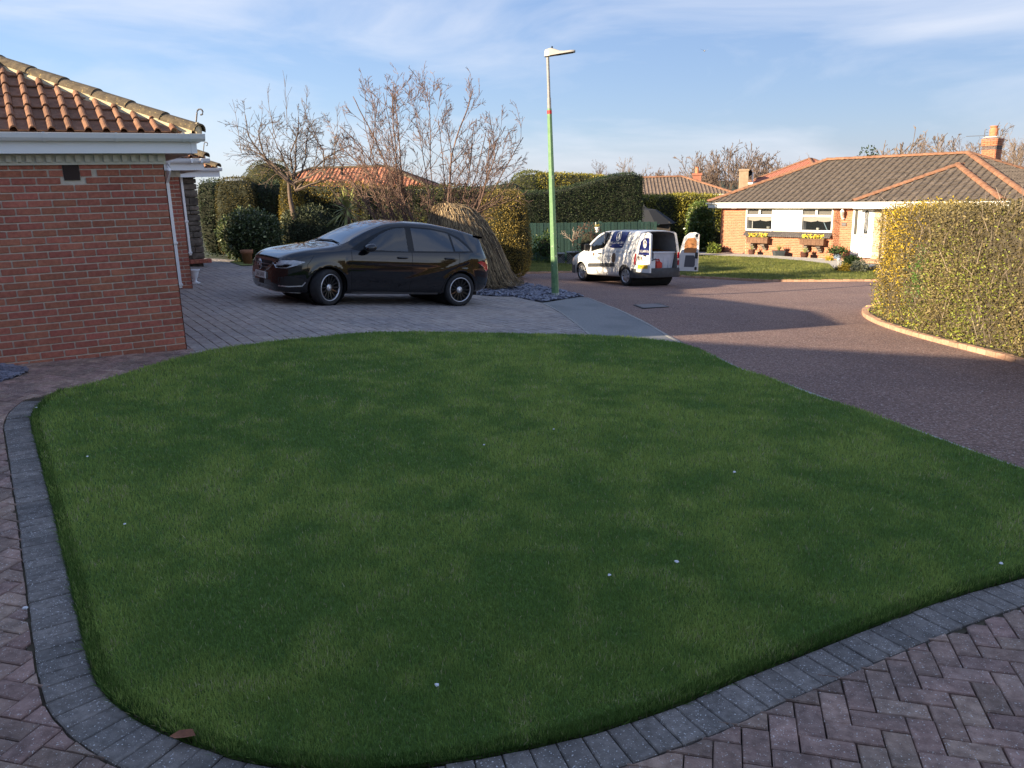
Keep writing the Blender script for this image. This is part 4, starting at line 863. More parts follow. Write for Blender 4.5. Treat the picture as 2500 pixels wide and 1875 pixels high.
# television aerial strapped to the chimney
ap = FC(-.06, .3, zc0 + .5); aer = thing('tv_aerial', 'grey television aerial strapped beside the brick chimney', 'aerial', ap)
m = MB(); m.tube([ap, ap + Vector((0, 0, 1.35))], .016, 6); m.build('mast', m_iron, aer, world=True)
b0 = ap + Vector((0, 0, 1.12)); bd = V3(FB.s, 0) * -.75 + Vector((.2, .1, .02)); bd.normalize()
m = MB(); m.tube([b0 - bd * .12, b0 + bd * .9], .012, 5); m.build('boom', m_iron, aer, world=True)
for i in range(5):
    c_ = b0 + bd * (.1 if i < 0 else -.02); up_ = Vector((0, 0, 1)); sd_ = bd.cross(up_).normalized(); p_ = b0 + up_ * (i - 2) * .12 + bd * (-.1 + abs(i - 2) * .05)
    m = MB(); m.tube([p_ - sd_ * .16 - bd * .14, p_ + sd_ * .16 + bd * .02], .008, 4); m.build('element', m_iron, aer, world=True)
m = MB(); m.tube([b0 + Vector((0, 0, .3)) - bd * .02, b0, b0 - Vector((0, 0, .3)) - bd * .02], .01, 4); m.build('reflector_bar', m_iron, aer, world=True)
# trellis, lantern, number plate
trl = thing('trellis', 'brown diamond trellis fixed to the brick pier beside the front door', 'trellis', FB(B2 + .1, -.05, GB))
for i in range(16):
    z0_ = GB + .42 + i * .108; m = MB(); a_, b_ = FB(B2 + .06, -.045, z0_ - .12), FB(B2 + .34, -.045, z0_ + .16); m.tube([a_, b_], .011, 4); m.build('slat', m_wood, trl, world=True)
for i in range(0, 16, 5):
    z0_ = GB + .5 + i * .108; m = MB(); m.tube([FB(B2 + .06, -.03, z0_ + .1), FB(B2 + .34, -.03, z0_ - .1)], .01, 4); m.build('slat', m_wood, trl, world=True)
lan = thing('wall_lantern', 'white carriage lantern on the pier beside the front door', 'lantern', FB(B2 + .5, -.02, .35))
m = MB(); m.lathe([(.02, 0), (.05, .02), (.05, .06), (.02, .08)], 8, FB(B2 + .5, -.04, .3)); m.build('bracket', m_white, lan, world=True)
m = MB(); m.tube([FB(B2 + .5, -.05, .34), FB(B2 + .5, -.14, .30), FB(B2 + .5, -.2, .36), FB(B2 + .5, -.2, .42)], .012, 6); m.build('arm', m_white, lan, world=True)
m = MB(); m.lathe([(.045, .42), (.09, .64), (.1, .645), (.03, .74), (.012, .80), (.0, .80)], 6, FB(B2 + .5, -.2, 0)); m.build('lamp_head', m_white, lan, world=True)
m = MB(); m.lathe([(.048, .44), (.088, .63)], 6, FB(B2 + .5, -.2, 0) + Vector((-.004, -.004, 0))); m.build('glass', glass_mat('lantern_glass', (.4, .4, .36), .1), lan, world=True)
npl = thing('number_plate', 'small dark house name plate below the white lantern', 'plate', FB(B2 + .5, -.02, .1)); m = MB(); m.bbox(FB(B2 + .52, -.02, .1), (.22, .02, .15), .01, m=FB.mat()); m.build('plate', m_slatec, npl, world=True)
m = MB(); m.bbox(FB(B2 + .52, -.032, .1), (.17, .006, .1), .004, m=FB.mat()); m.build('face', M('worn_plate', (.14, .13, .13), rough=.4), npl, world=True)
# doorstep
stp = thing('doorstep', 'red brick paved step below the white front door', 'step', FB(7.3, -.6, GB))
for i in range(12):
    for j in range(4): m = MB(); m.bbox(FB(6.2 + i * .215, -1.0 + j * .24, GB + .02), (.205, .23, .16), .008, m=FB.mat()); m.build('step_brick', m_kerb, stp, world=True)
m = MB(); m.bbox(FB(7.35, -.25, GB + .115), (.7, .4, .03), .01, m=FB.mat()); dm = m.build('doormat', M('coir', (.2, .1, .06), rough=.95), None); dm2 = dm; tag(dm, 'brown doormat at the white front door', 'doormat')
# ---- houses further off: roofs above the hedges
def far_house(name, label, px_e0, px_e1, Y0, dirdeg, dep, tanp, ze, mats, wallm, base):
    pass
def simple_roof_house(name, label, O, ang, wd, dep, ze, tanp, tpl, gauge, mt, mtj, mr, hip, wallc, base, ov=.4):
    fr = Frame(O, (math.cos(math.radians(ang)), math.sin(math.radians(ang)))); h = thing(name, label, 'house', (O[0], O[1], base))
    for a, b in ((fr(0, 0), fr(wd, 0)), (fr(wd, 0), fr(wd, dep)), (fr(wd, dep), fr(0, dep)), (fr(0, dep), fr(0, 0))): wallquad('wall', a, b, base, ze - .05, wallc, h)
    m = MB(); E = [fr(-ov, -ov, ze), fr(wd + ov, -ov, ze), fr(wd + ov, dep + ov, ze), fr(-ov, dep + ov, ze)]; m.hexa([e - Vector((0, 0, .2)) for e in E] + [e - Vector((0, 0, .01)) for e in E]); m.build('fascia', m_white, h, world=True)
    r = hip_block(h, fr, 0, wd, 0, dep, ze, tanp, ov, tpl, gauge, mt, mtj, mr, front_parts=0, hip_mat=hip, seg=.6, r=.16)
    return h, fr, r
wq = brick_tex('far_brickwork', (.42, .2, .12), (.5, .26, .16), (.55, .45, .34))
O = at(610, 462, 58); hr, frr, rr = simple_roof_house('terracotta_house', 'low house with orange pantile roof and black vent pipe behind the garden hedge', (O.x, O.y), -3, 12.6, 7.0, at(760, 459, 58).z - .25, .42, TPL_WAVE, .36, m_tile, M('far_terracotta', (.40, .155, .085), (.52, .235, .135), 5, .85), M('far_terracotta_under', (.12, .05, .03)), m_hiptile, wq, -3.0)
vp = at(836, 432, 59.8); m = MB(); m.tube([vp - Vector((0, 0, .6)), vp + Vector((0, 0, .55))], .09, 8); m.lathe([(.09, 0), (.14, .02), (.14, .14), (.05, .18)], 8, vp + Vector((0, 0, .5))); m.build('vent_pipe', m_dark, hr, world=True)
vp = at(858, 415, 61.5); m = MB(); m.bbox(vp, (1.0, .5, .14), .03); m.build('roof_vent', m_slatec, hr, world=True)
O = at(1440, 474, 70); hs, frs, rs = simple_roof_house('brown_roof_house', 'house with brown tiled roof and tall red brick chimney behind the golden hedge', (O.x, O.y), -6, 11.6, 7.0, at(1600, 474, 70).z - .1, .38, TPL_WAVE, .36, m_btile, M('far_brown_tile', (.13, .095, .072), (.20, .15, .115), 3, .9), m_broof, m_bridge, wq, -6.0)
def small_chimney(h, px, pb, pt, Y, w, mat, pot=True, ptop=None):
    a = at(px, pb, Y); b = at(px, pt, Y); m = MB(); m.bbox((a.x, a.y, (a.z + b.z) / 2 - .3), (w, w * 1.1, b.z - a.z + .6), .02, rz=-.2); c = m.build('chimney', mat, h, world=True)
    m = MB(); m.bbox((a.x, a.y, b.z - .06), (w + .14, w * 1.1 + .14, .2), .02, rz=-.2); m.build('corbel', mat, c, world=True)
    if pot: m = MB(); m.lathe([(.16, 0), (.17, .1), (.18, .3), (.14, .5), (.18, .58)], 12, (a.x, a.y, b.z)); m.build('chimney_pot', bpy.data.materials['terracotta_pot'], c, world=True)
m_fbr = M('far_red_brick', (.33, .12, .075), (.42, .17, .11), 3, .9); small_chimney(hs, 1701, 449, 424, 73, .72, m_fbr)
O = at(1838, 446, 92); ht, frt, rt = simple_roof_house('red_hip_house', 'tall house with red hipped roof, satellite dish and stone chimney beyond the bungalow', (O.x, O.y), -50, 8.5, 9.0, at(1838, 445, 92).z, .50, TPL_WAVE, .4, m_tile, M('far_red_tile', (.36, .13, .085), (.46, .19, .13), 4, .85), M('far_red_under', (.14, .05, .035)), m_tile_j, M('far_cream_wall', (.62, .5, .36), (.68, .56, .42), 2, .9), -8)
small_chimney(ht, 1815, 448, 414, 90, .9, M('far_stone', (.34, .235, .15), (.42, .3, .2), 3, .9), False)
ds = at(1829, 423, 90); m = MB(); m.lathe([(.02, 0), (.2, .03), (.38, .12)], 14, ds, m=Matrix.Rotation(1.3, 3, 'X') @ Matrix.Rotation(-.6, 3, 'Y'), cap=False); m.build('satellite_dish', m_dark, ht, world=True)
m = MB(); m.tube([ds + Vector((.4, 0, -.9)), ds + Vector((.4, 0, .1))], .09, 8); m.build('flue', m_white, ht, world=True)
# ================================================================== VEHICLES
def pchip(xs, ys):
    xs = np.array(xs, float); ys = np.array(ys, float); h = np.diff(xs); d = np.diff(ys) / h; m = np.zeros(len(xs)); m[0], m[-1] = d[0], d[-1]
    for i in range(1, len(xs) - 1):
        if d[i - 1] * d[i] > 0: w1, w2 = 2 * h[i] + h[i - 1], h[i] + 2 * h[i - 1]; m[i] = (w1 + w2) / (w1 / d[i - 1] + w2 / d[i])
    def f(x):
        x = min(max(float(x), xs[0]), xs[-1]); i = min(int(np.searchsorted(xs, x, 'right')) - 1, len(xs) - 2); t = (x - xs[i]) / h[i]
        return ys[i] * (1 + 2 * t) * (1 - t) ** 2 + m[i] * h[i] * t * (1 - t) ** 2 + ys[i + 1] * t * t * (3 - 2 * t) + m[i + 1] * h[i] * t * t * (t - 1)
    return f
def P2(L): return pchip([a for a, b in L], [b for a, b in L])
class Body:
    """car body lofted along x (0 = front bumper); half section from sill to roof centre"""
    def __init__(s, zr, zb, w, zs, wre, dre, bump=None): s.zr, s.zb, s.w, s.zs, s.wre, s.dre, s.bump = P2(zr), P2(zb), P2(w), P2(zs), P2(wre), P2(dre), bump; s.L = zr[-1][0]; s.cache = {}
    def sec(s, x):
        k = round(x, 4)
        if k in s.cache: return s.cache[k]
        w, zb, zs, zr, wre = s.w(x), s.zb(x), s.zs(x), s.zr(x), s.wre(x); zs = min(zs, zr - .02); dre = min(s.dre(x), (zr - zs) * .7); zre = zr - dre; hh = zs - zb
        pts = [(0, zb), (w * .55, zb), (w * .86, zb + .01), (w * .945, zb + .05), (w * .975, zb + hh * .22), (w, zb + hh * .52), (w * .998, zb + hh * .7), (w * .982, zb + hh * .9), (w * .95, zs)]
        for q in (.33, .67, 1): pts.append((w * .95 + (wre - w * .95) * q, zs + (zre - zs) * q + .03 * (zre - zs) * math.sin(q * math.pi)))
        pts += [(wre * .965, zr - dre * .55), (wre * .87, zr - dre * .27), (wre * .6, zr - dre * .08), (wre * .3, zr - dre * .015), (0, zr)]
        out = []; n = len(pts)
        for i in range(n - 1):     # centripetal-ish smoothing
            p0, p1, p2, p3 = pts[max(i - 1, 0)], pts[i], pts[i + 1], pts[min(i + 2, n - 1)]
            for t in (0, .25, .5, .75):
                out.append(tuple(.5 * (2 * p1[c] + (p2[c] - p0[c]) * t + (2 * p0[c] - 5 * p1[c] + 4 * p2[c] - p3[c]) * t * t + (-p0[c] + 3 * p1[c] - 3 * p2[c] + p3[c]) * t ** 3) * 1.0 if False else p1[c] + (p2[c] - p1[c]) * t for c in (0, 1)))
        out.append(pts[-1]); a = np.array(out)
        for _ in range(3): a[1:-1] = a[1:-1] * .5 + (a[:-2] + a[2:]) * .25
        d = np.concatenate([[0], np.cumsum(np.hypot(*np.diff(a, axis=0).T))]); t = np.linspace(0, d[-1], 72); r = np.stack([np.interp(t, d, a[:, 0]), np.interp(t, d, a[:, 1])], 1)
        if s.bump:
            for i in range(len(r)): r[i, 0] += s.bump(x, r[i, 1]) if r[i, 0] > w * .7 else 0
        s.cache[k] = (r, zre, wre); return s.cache[k]
    def side(s, x, z):
        r, zre, _ = s.sec(round(x / .02) * .02); i0 = 14; zz_ = r[i0:, 1]; yy = r[i0:, 0]
        k = int(np.argmax(zz_)); return float(np.interp(z, zz_[:k + 1], yy[:k + 1]))
    def top(s, x, y):
        r, _, _ = s.sec(x); rr = r[40:][::-1]; return float(np.interp(abs(y), rr[:, 0], rr[:, 1]))
    def shell(s, parent, mat, arches, nx=150, x1=None, cap_rear=True, name='body'):
        x1 = x1 or s.L; xs = np.concatenate([np.linspace(0, .35, 30), np.linspace(.36, x1 - .4, nx), np.linspace(x1 - .39, x1, 34)]); bm = bmesh.new(); rows = []
        for x in xs:
            r = s.sec(float(x))[0]; full = [(-a, b) for a, b in r] + [(a, b) for a, b in r[::-1][1:-1]]; rows.append([bm.verts.new((x, a, b)) for a, b in full])
        n = len(rows[0])
        for i in range(len(rows) - 1):
            for j in range(n): bm.faces.new((rows[i][j], rows[i + 1][j], rows[i + 1][(j + 1) % n], rows[i][(j + 1) % n]))
        bm.faces.new(rows[0]); 
        if cap_rear: bm.faces.new(rows[-1][::-1])
        dl = [f for f in bm.faces if len(f.verts) == 4 and abs(f.calc_center_median().y) > .42 and any((f.calc_center_median().x - ax) ** 2 + (f.calc_center_median().z - az) ** 2 < ar * ar for ax, az, ar in arches)]
        bmesh.ops.delete(bm, geom=dl, context='FACES')
        for v in bm.verts:
            if v.is_boundary and abs(v.co.y) > .42:
                for ax, az, ar in arches:
                    d = math.hypot(v.co.x - ax, v.co.z - az)
                    if abs(d - ar) < .06: v.co.x = ax + (v.co.x - ax) / d * ar; v.co.z = az + (v.co.z - az) / d * ar
        bmesh.ops.recalc_face_normals(bm, faces=bm.faces); me = bpy.data.meshes.new(name); bm.to_mesh(me); bm.free()
        me.polygons.foreach_set('use_smooth', np.ones(len(me.polygons), bool)); return link(name, me, mat, parent)
    def patch(s, name, poly, mat, parent, off=.004, side=-1, res=.04, thick=0):
        """panel lying on the body side; poly in (x,z)"""
        poly = [Vector(p) for p in poly]; dens = []
        for a, b in zip(poly, poly[1:] + poly[:1]): k = max(1, int((b - a).length / res)); dens += [a.lerp(b, i / k) for i in range(k)]
        A = np.array([tuple(p) for p in dens]); x0, z0 = A.min(0); x1, z1 = A.max(0); gx_, gz_ = np.meshgrid(np.arange(x0 + res / 2, x1, res), np.arange(z0 + res / 2, z1, res)); k = inside(gx_.ravel(), gz_.ravel(), dens)
        pts = dens + [Vector((a, b)) for a, b in zip(gx_.ravel()[k], gz_.ravel()[k])]; v, e, f, *_ = delaunay_2d_cdt(pts, [], [list(range(len(dens)))], 1, 1e-6)
        V = [(q[0], side * (s.side(q[0], q[1]) + off), q[1]) for q in v]; me = bpy.data.meshes.new(name); me.from_pydata(V, [], [tuple(q) for q in f])
        bm = bmesh.new(); bm.from_mesh(me)
        for fc in bm.faces:
            fc.normal_update()
            if fc.normal.y * side < 0: fc.normal_flip()
        bm.to_mesh(me); bm.free(); me.polygons.foreach_set('use_smooth', np.ones(len(me.polygons), bool)); return link(name, me, mat, parent)
    def seam(s, pts, mat, parent, w=.006, side=-1, off=.0025, name='seam'):
        m = MB(); P_ = []
        for (a, b), (c, d) in zip(pts, pts[1:]):
            k = max(1, int(math.hypot(c - a, d - b) / .04)); P_ += [(a + (c - a) * i / k, b + (d - b) * i / k) for i in range(k)]
        P_.append(pts[-1]); rows = [[], []]
        for i, (x, z) in enumerate(P_):
            x0, z0 = P_[max(i - 1, 0)]; x1, z1 = P_[min(i + 1, len(P_) - 1)]; l = math.hypot(x1 - x0, z1 - z0); nx_, nz_ = -(z1 - z0) / l * w / 2, (x1 - x0) / l * w / 2
            for q, sg in ((0, 1), (1, -1)): rows[q].append((x + nx_ * sg, side * (s.side(x, z) + off), z + nz_ * sg))
        m.grid(rows); return m.build(name, mat, parent)
def place_vehicle(root, Lf, Lr, xf, xr, ytr, nrm):
    ex = (Lr - Lf); k = ex.length / (xr - xf); ex.normalize(); ez = (nrm - ex * nrm.dot(ex)).normalized(); ey = ez.cross(ex); R = Matrix((ex, ey, ez)).transposed() * k
    O = Lf - R @ Vector((xf, -ytr, 0)); root.matrix_basis = Matrix.Translation(O) @ R.to_4x4(); return k
def wheel(parent, c, r, wd, mats, side, spokes, rim_r, style='multi', steer=0.0, cap=.03):
    """side = -1 faces the camera side"""
    R = Matrix.Rotation(steer, 3, 'Z') @ Matrix.Rotation(math.pi / 2 * (1 if side < 0 else -1), 3, 'X'); tm, rm, sm, cm = mats; c = Vector(c); h = wd / 2
    wl = bpy.data.objects.new('wheel', None); COL.objects.link(wl); wl.parent = parent
    m = MB(); m.lathe([(rim_r, -h * .9), (r * .93, -h), (r * .985, -h * .8), (r, -h * .45), (r, h * .45), (r * .985, h * .8), (r * .93, h), (rim_r + .012, h * .93), (rim_r, h * .82)], 40, c, R, cap=False); m.build('tyre', tm, wl, True)
    m = MB(); m.lathe([(rim_r + .004, h * .84), (rim_r, h * .95), (rim_r - .012, h * .95), (rim_r - .016, h * .7)], 40, c, R, cap=False); m.build('rim', rm, wl, True)
    m = MB(); m.lathe([(rim_r - .005, h * .75), (rim_r - .02, -.02), (.02, -.03)], 32, c, R, cap=False); m.build('wheel_well_disc', mats[0], wl)
    m = MB()
    for i in range(spokes):
        a = 2 * math.pi * i / spokes
        if style == 'multi': w0, w1 = .013, .009
        else: w0, w1 = .03, .052
        d = Vector((math.cos(a), math.sin(a), 0)); t = Vector((-d.y, d.x, 0)); r0, r1 = (.05, rim_r - .008)
        q = [d * r0 - t * w0, d * r1 - t * w1, d * r1 + t * w1, d * r0 + t * w0]
        zt0, zt1 = (h * .62, h * .86) if style == 'multi' else (h * .95, h * .78); vs = [Vector((p.x, p.y, (zt0 if j in (0, 3) else zt1) - .025)) for j, p in enumerate(q)] + [Vector((p.x, p.y, (zt0 if j in (0, 3) else zt1))) for j, p in enumerate(q)]
        m.hexa([R @ v + c for v in vs])
    m.build('spokes', sm, wl)
    m = MB(); m.lathe([(.062, h * .4), (.062, h * .66), (cap, h * .72), (0, h * .73)], 20, c, R); m.build('hub_cap', cm, wl, True)
    return wl
m_blackpaint = M('black_car_paint', (.0025, .003, .005), None, rough=.10, coat=.8, spec=.4)
m_blackplast = M('black_plastic', (.015, .015, .016), None, rough=.55)
m_gloss = M('gloss_black_trim', (.006, .006, .006), None, rough=.15)
m_tyre = M('tyre_rubber', (.022, .022, .024), (.035, .035, .037), 20, .85)
m_chrome = M('chrome', (.75, .75, .77), None, rough=.12, metal=1.0)
m_silver = M('silver_wheel', (.62, .62, .64), None, rough=.32, metal=.8)
m_blackwheel = M('black_wheel', (.012, .012, .013), None, rough=.3, coat=.5)
m_carglass = glass_mat('car_glass', (.01, .012, .015), .01, .82)
m_privacy = glass_mat('privacy_glass', (.006, .007, .009), .01)
m_red = M('red_lens', (.45, .012, .02), None, rough=.12, coat=1.0)
m_plate = M('white_plate', (.80, .80, .78), None, rough=.4); m_ink = M('print_black', (.012, .012, .014), None, rough=.5)
def text_mesh(body, size, align='LEFT', font=None):
    cu = bpy.data.curves.new('txt', 'FONT'); cu.body = body; cu.size = size; cu.align_x = align; cu.align_y = 'CENTER'; cu.resolution_u = 2
    o = bpy.data.objects.new('txt', cu); COL.objects.link(o); bpy.context.view_layer.update(); me = bpy.data.meshes.new_from_object(o); bpy.data.objects.remove(o); return me
def put_text(body, size, fn, mat, parent, name='lettering', align='LEFT', sx=1.0):
    me = text_mesh(body, size, align)
    for v in me.vertices: v.co = Vector(fn(v.co.x * sx, v.co.y))
    me.name = name; me.materials.clear(); return link(name, me, mat, parent)
# ------------------------------------------------ black hatchback
car = thing('parked_car', 'black five door hatchback with black multi spoke wheels on the block driveway', 'car')
xF, xR, TR = .88, 3.58, .775
def creases(x, z):
    b = 0.0
    if 1.2 < x < 3.75:
        zl = .42 + (x - 2.2) * .27 + max(0, x - 3.2) * .10
        if x > 2.05: b += .011 * math.exp(-((z - zl) / .035) ** 2) * min(1, (x - 2.05) / .3) - .006 * math.exp(-((z - zl + .09) / .05) ** 2)
        b += .010 * math.exp(-((z - .80) / .03) ** 2) * max(0, min(1, (3.3 - x) / .5))
        b -= .010 * math.exp(-((z - .40) / .08) ** 2) * (1 if x < 2.2 else .3)
    for ax in (xF, xR):
        d = math.hypot(x - ax, z - .32)
        if .33 < d < .47: b += .012 * math.exp(-((d - .385) / .03) ** 2)
    return b
CB = Body(zr=[(0, .60), (.04, .70), (.10, .79), (.22, .865), (.45, .935), (.75, .995), (1.05, 1.05), (1.16, 1.085), (1.45, 1.24), (1.75, 1.385), (2.0, 1.475), (2.2, 1.52), (2.5, 1.545), (2.9, 1.545), (3.3, 1.515), (3.7, 1.46), (4.0, 1.40), (4.14, 1.36), (4.20, 1.24), (4.27, 1.08), (4.33, .95), (4.37, .80), (4.393, .62)],
          zb=[(0, .30), (.08, .20), (.5, .19), (1.2, .19), (3.2, .20), (3.9, .24), (4.25, .30), (4.393, .42)],
          w=[(0, .50), (.03, .62), (.10, .73), (.25, .815), (.5, .865), (.9, .888), (1.5, .893), (3.0, .893), (3.6, .888), (3.95, .85), (4.2, .77), (4.34, .66), (4.393, .50)],
          zs=[(0, .52), (.05, .62), (.12, .70), (.3, .79), (.6, .87), (1.0, .935), (1.3, .955), (2.0, .975), (3.0, 1.00), (3.7, 1.025), (4.1, 1.0), (4.25, .93), (4.34, .82), (4.393, .55)],
          wre=[(0, .44), (.1, .64), (.4, .74), (.9, .78), (1.16, .76), (1.5, .70), (1.9, .645), (2.3, .615), (3.0, .60), (3.7, .585), (4.14, .56), (4.25, .60), (4.393, .42)],
          dre=[(0, .05), (.5, .05), (1.1, .05), (1.4, .10), (2.0, .085), (4.1, .08), (4.3, .08), (4.393, .05)], bump=creases)
Lf, Lr = at(800, 744, 13.98), at(1121, 755, 15.53)
Lf.z, Lr.z = gz(Lf.x, Lf.y), gz(Lr.x, Lr.y)
nrm = Vector((gz(Lf.x - .5, Lf.y) - gz(Lf.x + .5, Lf.y), gz(Lf.x, Lf.y - .5) - gz(Lf.x, Lf.y + .5), 1)).normalized(); kc = place_vehicle(car, Lf, Lr, xF, xR, TR + .09, nrm)
cb = CB.shell(car, m_blackpaint, [(xF, .32, .36), (xR, .32, .36)])
ms = MB(); ms.box((2.15, 0, .30), (3.9, 1.30, .2)); ms.build('underbody', m_dark, car)
for ax in (xF, xR):
    m = MB(); m.lathe([(.365, -.80), (.365, .80)], 24, (ax, 0, .33), Matrix.Rotation(math.pi / 2, 3, 'X'), cap=False); m.build('wheel_arch', m_dark, car)
WM = (m_tyre, m_silver, m_blackwheel, m_silver)
wheel(car, (xF, -TR - .0, .318), .318, .225, WM, -1, 14, .235, steer=math.radians(24)); wheel(car, (xR, -TR, .318), .318, .225, WM, -1, 14, .235)
wheel(car, (xF, TR, .318), .318, .225, WM, 1, 14, .235, steer=math.radians(20)); wheel(car, (xR, TR, .318), .318, .225, WM, 1, 14, .235)
for sd in (-1, 1):
    CB.patch('window_surround', [(1.30, 1.0), (1.50, 1.115), (1.75, 1.25), (2.0, 1.365), (2.2, 1.425), (2.5, 1.455), (3.0, 1.445), (3.35, 1.40), (3.6, 1.31), (3.78, 1.17), (3.87, 1.045), (3.6, 1.02), (2.5, .985), (1.5, .965)], m_gloss, car, .002, sd)
    CB.patch('side_window', [(1.56, 1.0), (1.66, 1.12), (1.88, 1.265), (2.08, 1.36), (2.25, 1.405), (2.43, 1.42), (2.42, 1.0)], m_carglass, car, .006, sd)
    CB.patch('rear_side_window', [(2.55, 1.015), (2.55, 1.425), (3.0, 1.415), (3.3, 1.375), (3.36, 1.36), (3.40, 1.04)], m_privacy, car, .006, sd)
    CB.patch('quarter_light', [(3.44, 1.045), (3.41, 1.34), (3.58, 1.26), (3.73, 1.14), (3.80, 1.06)], m_privacy, car, .006, sd)
    CB.seam([(1.30, .98), (1.30, .55), (1.33, .24)], m_dark, car, side=sd); CB.seam([(2.50, 1.0), (2.50, .5), (2.46, .22)], m_dark, car, side=sd)
    CB.seam([(3.52, 1.03), (3.53, .86), (3.44, .70), (3.25, .55), (3.16, .30)], m_dark, car, side=sd); CB.seam([(1.33, .245), (2.46, .245), (3.14, .26)], m_dark, car, side=sd)
    CB.seam([(3.66, .80), (3.68, .90), (3.82, .90), (3.84, .80), (3.80, .76), (3.70, .76), (3.66, .80)], m_dark, car, .005, sd, name='fuel_flap_seam')
    CB.seam([(.62, .86), (.50, .70), (.50, .60)], m_dark, car, side=sd)
    for hx, hz in ((2.30, .885), (3.30, .905)):
        y = -1 * sd; m = MB(); yy = CB.side(hx, hz); m.tube([(hx - .11, sd * (yy + .0), hz), (hx - .08, sd * (yy + .03), hz + .003), (hx + .08, sd * (yy + .032), hz + .006), (hx + .11, sd * yy, hz + .006)], [.012, .018, .018, .012], 8); m.build('door_handle', m_blackpaint, car, True)
    # mirror
    m = MB(); ym = CB.side(1.58, .98); cx, cy, cz = 1.60, sd * (ym + .13), 1.045
    P_ = [[Vector((cx + a * .10 * math.cos(t) - .0 + .02 * math.sin(t), cy + sd * .115 * b, cz + a * .075 * math.sin(t))) for t in np.linspace(0, 2 * math.pi, 17)] for a, b in ((.0, -1), (.6, -.98), (.9, -.8), (1, -.3), (1, .2), (.9, .7), (.6, .95), (0, 1))]; m.grid(P_); m.build('door_mirror', m_blackpaint, car, True)
    m = MB(); m.tube([(1.60, sd * (ym - .02), .97), (1.60, sd * (ym + .05), 1.0)], [.03, .025], 8); m.build('mirror_arm', m_gloss, car)
    # lights
    hl = CB.patch('headlight', [(.035, .615), (.03, .70), (.10, .745), (.28, .765), (.47, .745), (.33, .685), (.16, .625)], M('headlight_glass', (.30, .32, .35), (.55, .57, .6), 14, .08, coat=1.0), car, .008, sd, .02)
    CB.patch('headlight_housing', [(.05, .625), (.045, .66), (.15, .69), (.25, .69), (.16, .635)], m_gloss, car, .011, sd, .02); CB.patch('running_light', [(.10, .655), (.14, .675), (.20, .672), (.21, .66), (.16, .665), (.12, .65)], m_plate, car, .013, sd, .02)
    CB.patch('tail_light', [(3.96, .855), (4.06, .88), (4.18, .865), (4.26, .80), (4.29, .71), (4.20, .69), (4.14, .76), (4.05, .81)], m_red, car, .008, sd, .02)
    CB.patch('bumper_intake', [(.06, .33), (.05, .46), (.2, .50), (.46, .44), (.42, .33)], m_blackplast, car, .003, sd, .03); CB.seam([(.06, .32), (.2, .315), (.42, .335), (.47, .40)], m_silver, car, .018, sd, .008, 'intake_blade')
    CB.seam([(.02, .215), (.15, .20), (.45, .20)], m_silver, car, .012, sd, .012, 'splitter_trim'); CB.seam([(1.34, .235), (3.1, .245)], M('sill_sheen', (.02, .02, .022), rough=.2, coat=1), car, .05, sd, .012, 'sill')
# screens: windscreen, rear window, roof seam
def top_patch(B, name, x0, x1, fy, mat, parent, off=.005, n=16, ny=15):
    m = MB(); rows = []
    for x in np.linspace(x0, x1, n):
        wr_ = B.sec(round(float(x), 3))[2] * fy; rows.append([(x, wr_ * t, B.top(round(float(x), 3), wr_ * t) + off) for t in np.linspace(-1, 1, ny)])
    m.grid(rows); return m.build(name, mat, parent, True)
top_patch(CB, 'windscreen', 1.17, 1.97, .93, m_privacy, car); top_patch(CB, 'rear_window', 4.165, 4.30, .85, m_privacy, car)
m = MB(); m.tube([(1.15, -.62, CB.top(1.15, .62) + .02), (1.20, -.2, CB.top(1.2, .2) + .02), (1.16, .5, CB.top(1.16, .5) + .02)], .009, 6); m.build('wiper', m_blackplast, car)
m = MB(); sp = [[(x, y, CB.top(4.1, y * .9) + dz) for y in np.linspace(-.56, .56, 9)] for x, dz in ((4.02, .015), (4.20, .0), (4.22, -.03), (4.10, -.05))]; m.grid(sp); m.build('roof_spoiler', m_blackpaint, car, True)
# grille, badge, plate
m = MB(); m.grid([[(-.012 + .05 * (y / .44) ** 2, y, z) for y in np.linspace(-.44, .44, 11)] for z in (.54, .62, .72)]); gr = m.build('grille', m_blackplast, car)
for z in (.60, .655): m = MB(); m.tube([(-.022 + .05 * (y / .44) ** 2, y, z) for y in np.linspace(-.42, .42, 11)], .009, 6); m.build('grille_bar', M('dark_chrome', (.25, .25, .26), rough=.25, metal=1), gr)
bd_ = MB(); q = np.linspace(0, 2 * math.pi, 25); bd_.tube([(-.04, .088 * math.sin(t), .63 + .088 * math.cos(t)) for t in q], .009, 6, cap=False)
for a in (0, 2.094, 4.189): bd_.hexa([Vector((-.036 - dx, .014 * s_ * math.cos(a) * (1 - e) + .084 * e * math.sin(a), .63 - .014 * s_ * math.sin(a) * (1 - e) + .084 * e * math.cos(a))) for dx in (0, .01) for s_, e in ((-1, 0), (-1, .98), (1, .98), (1, 0))])
bd_.build('star_badge', m_chrome, gr)
m = MB(); m.bbox((-.02, 0, .455), (.02, .52, .115), .004); pl = m.build('number_plate', m_plate, car)
put_text('L66 UAW', .115, lambda a, b: (-.033, -a * .85, .455 + b), m_ink, pl, 'plate_lettering', 'CENTER')
m = MB(); m.grid([[(-.004 + .08 * (y / .6) ** 2, y, z) for y in np.linspace(-.55, .55, 9)] for z in (.30, .40)]); m.build('lower_grille', m_blackplast, car)
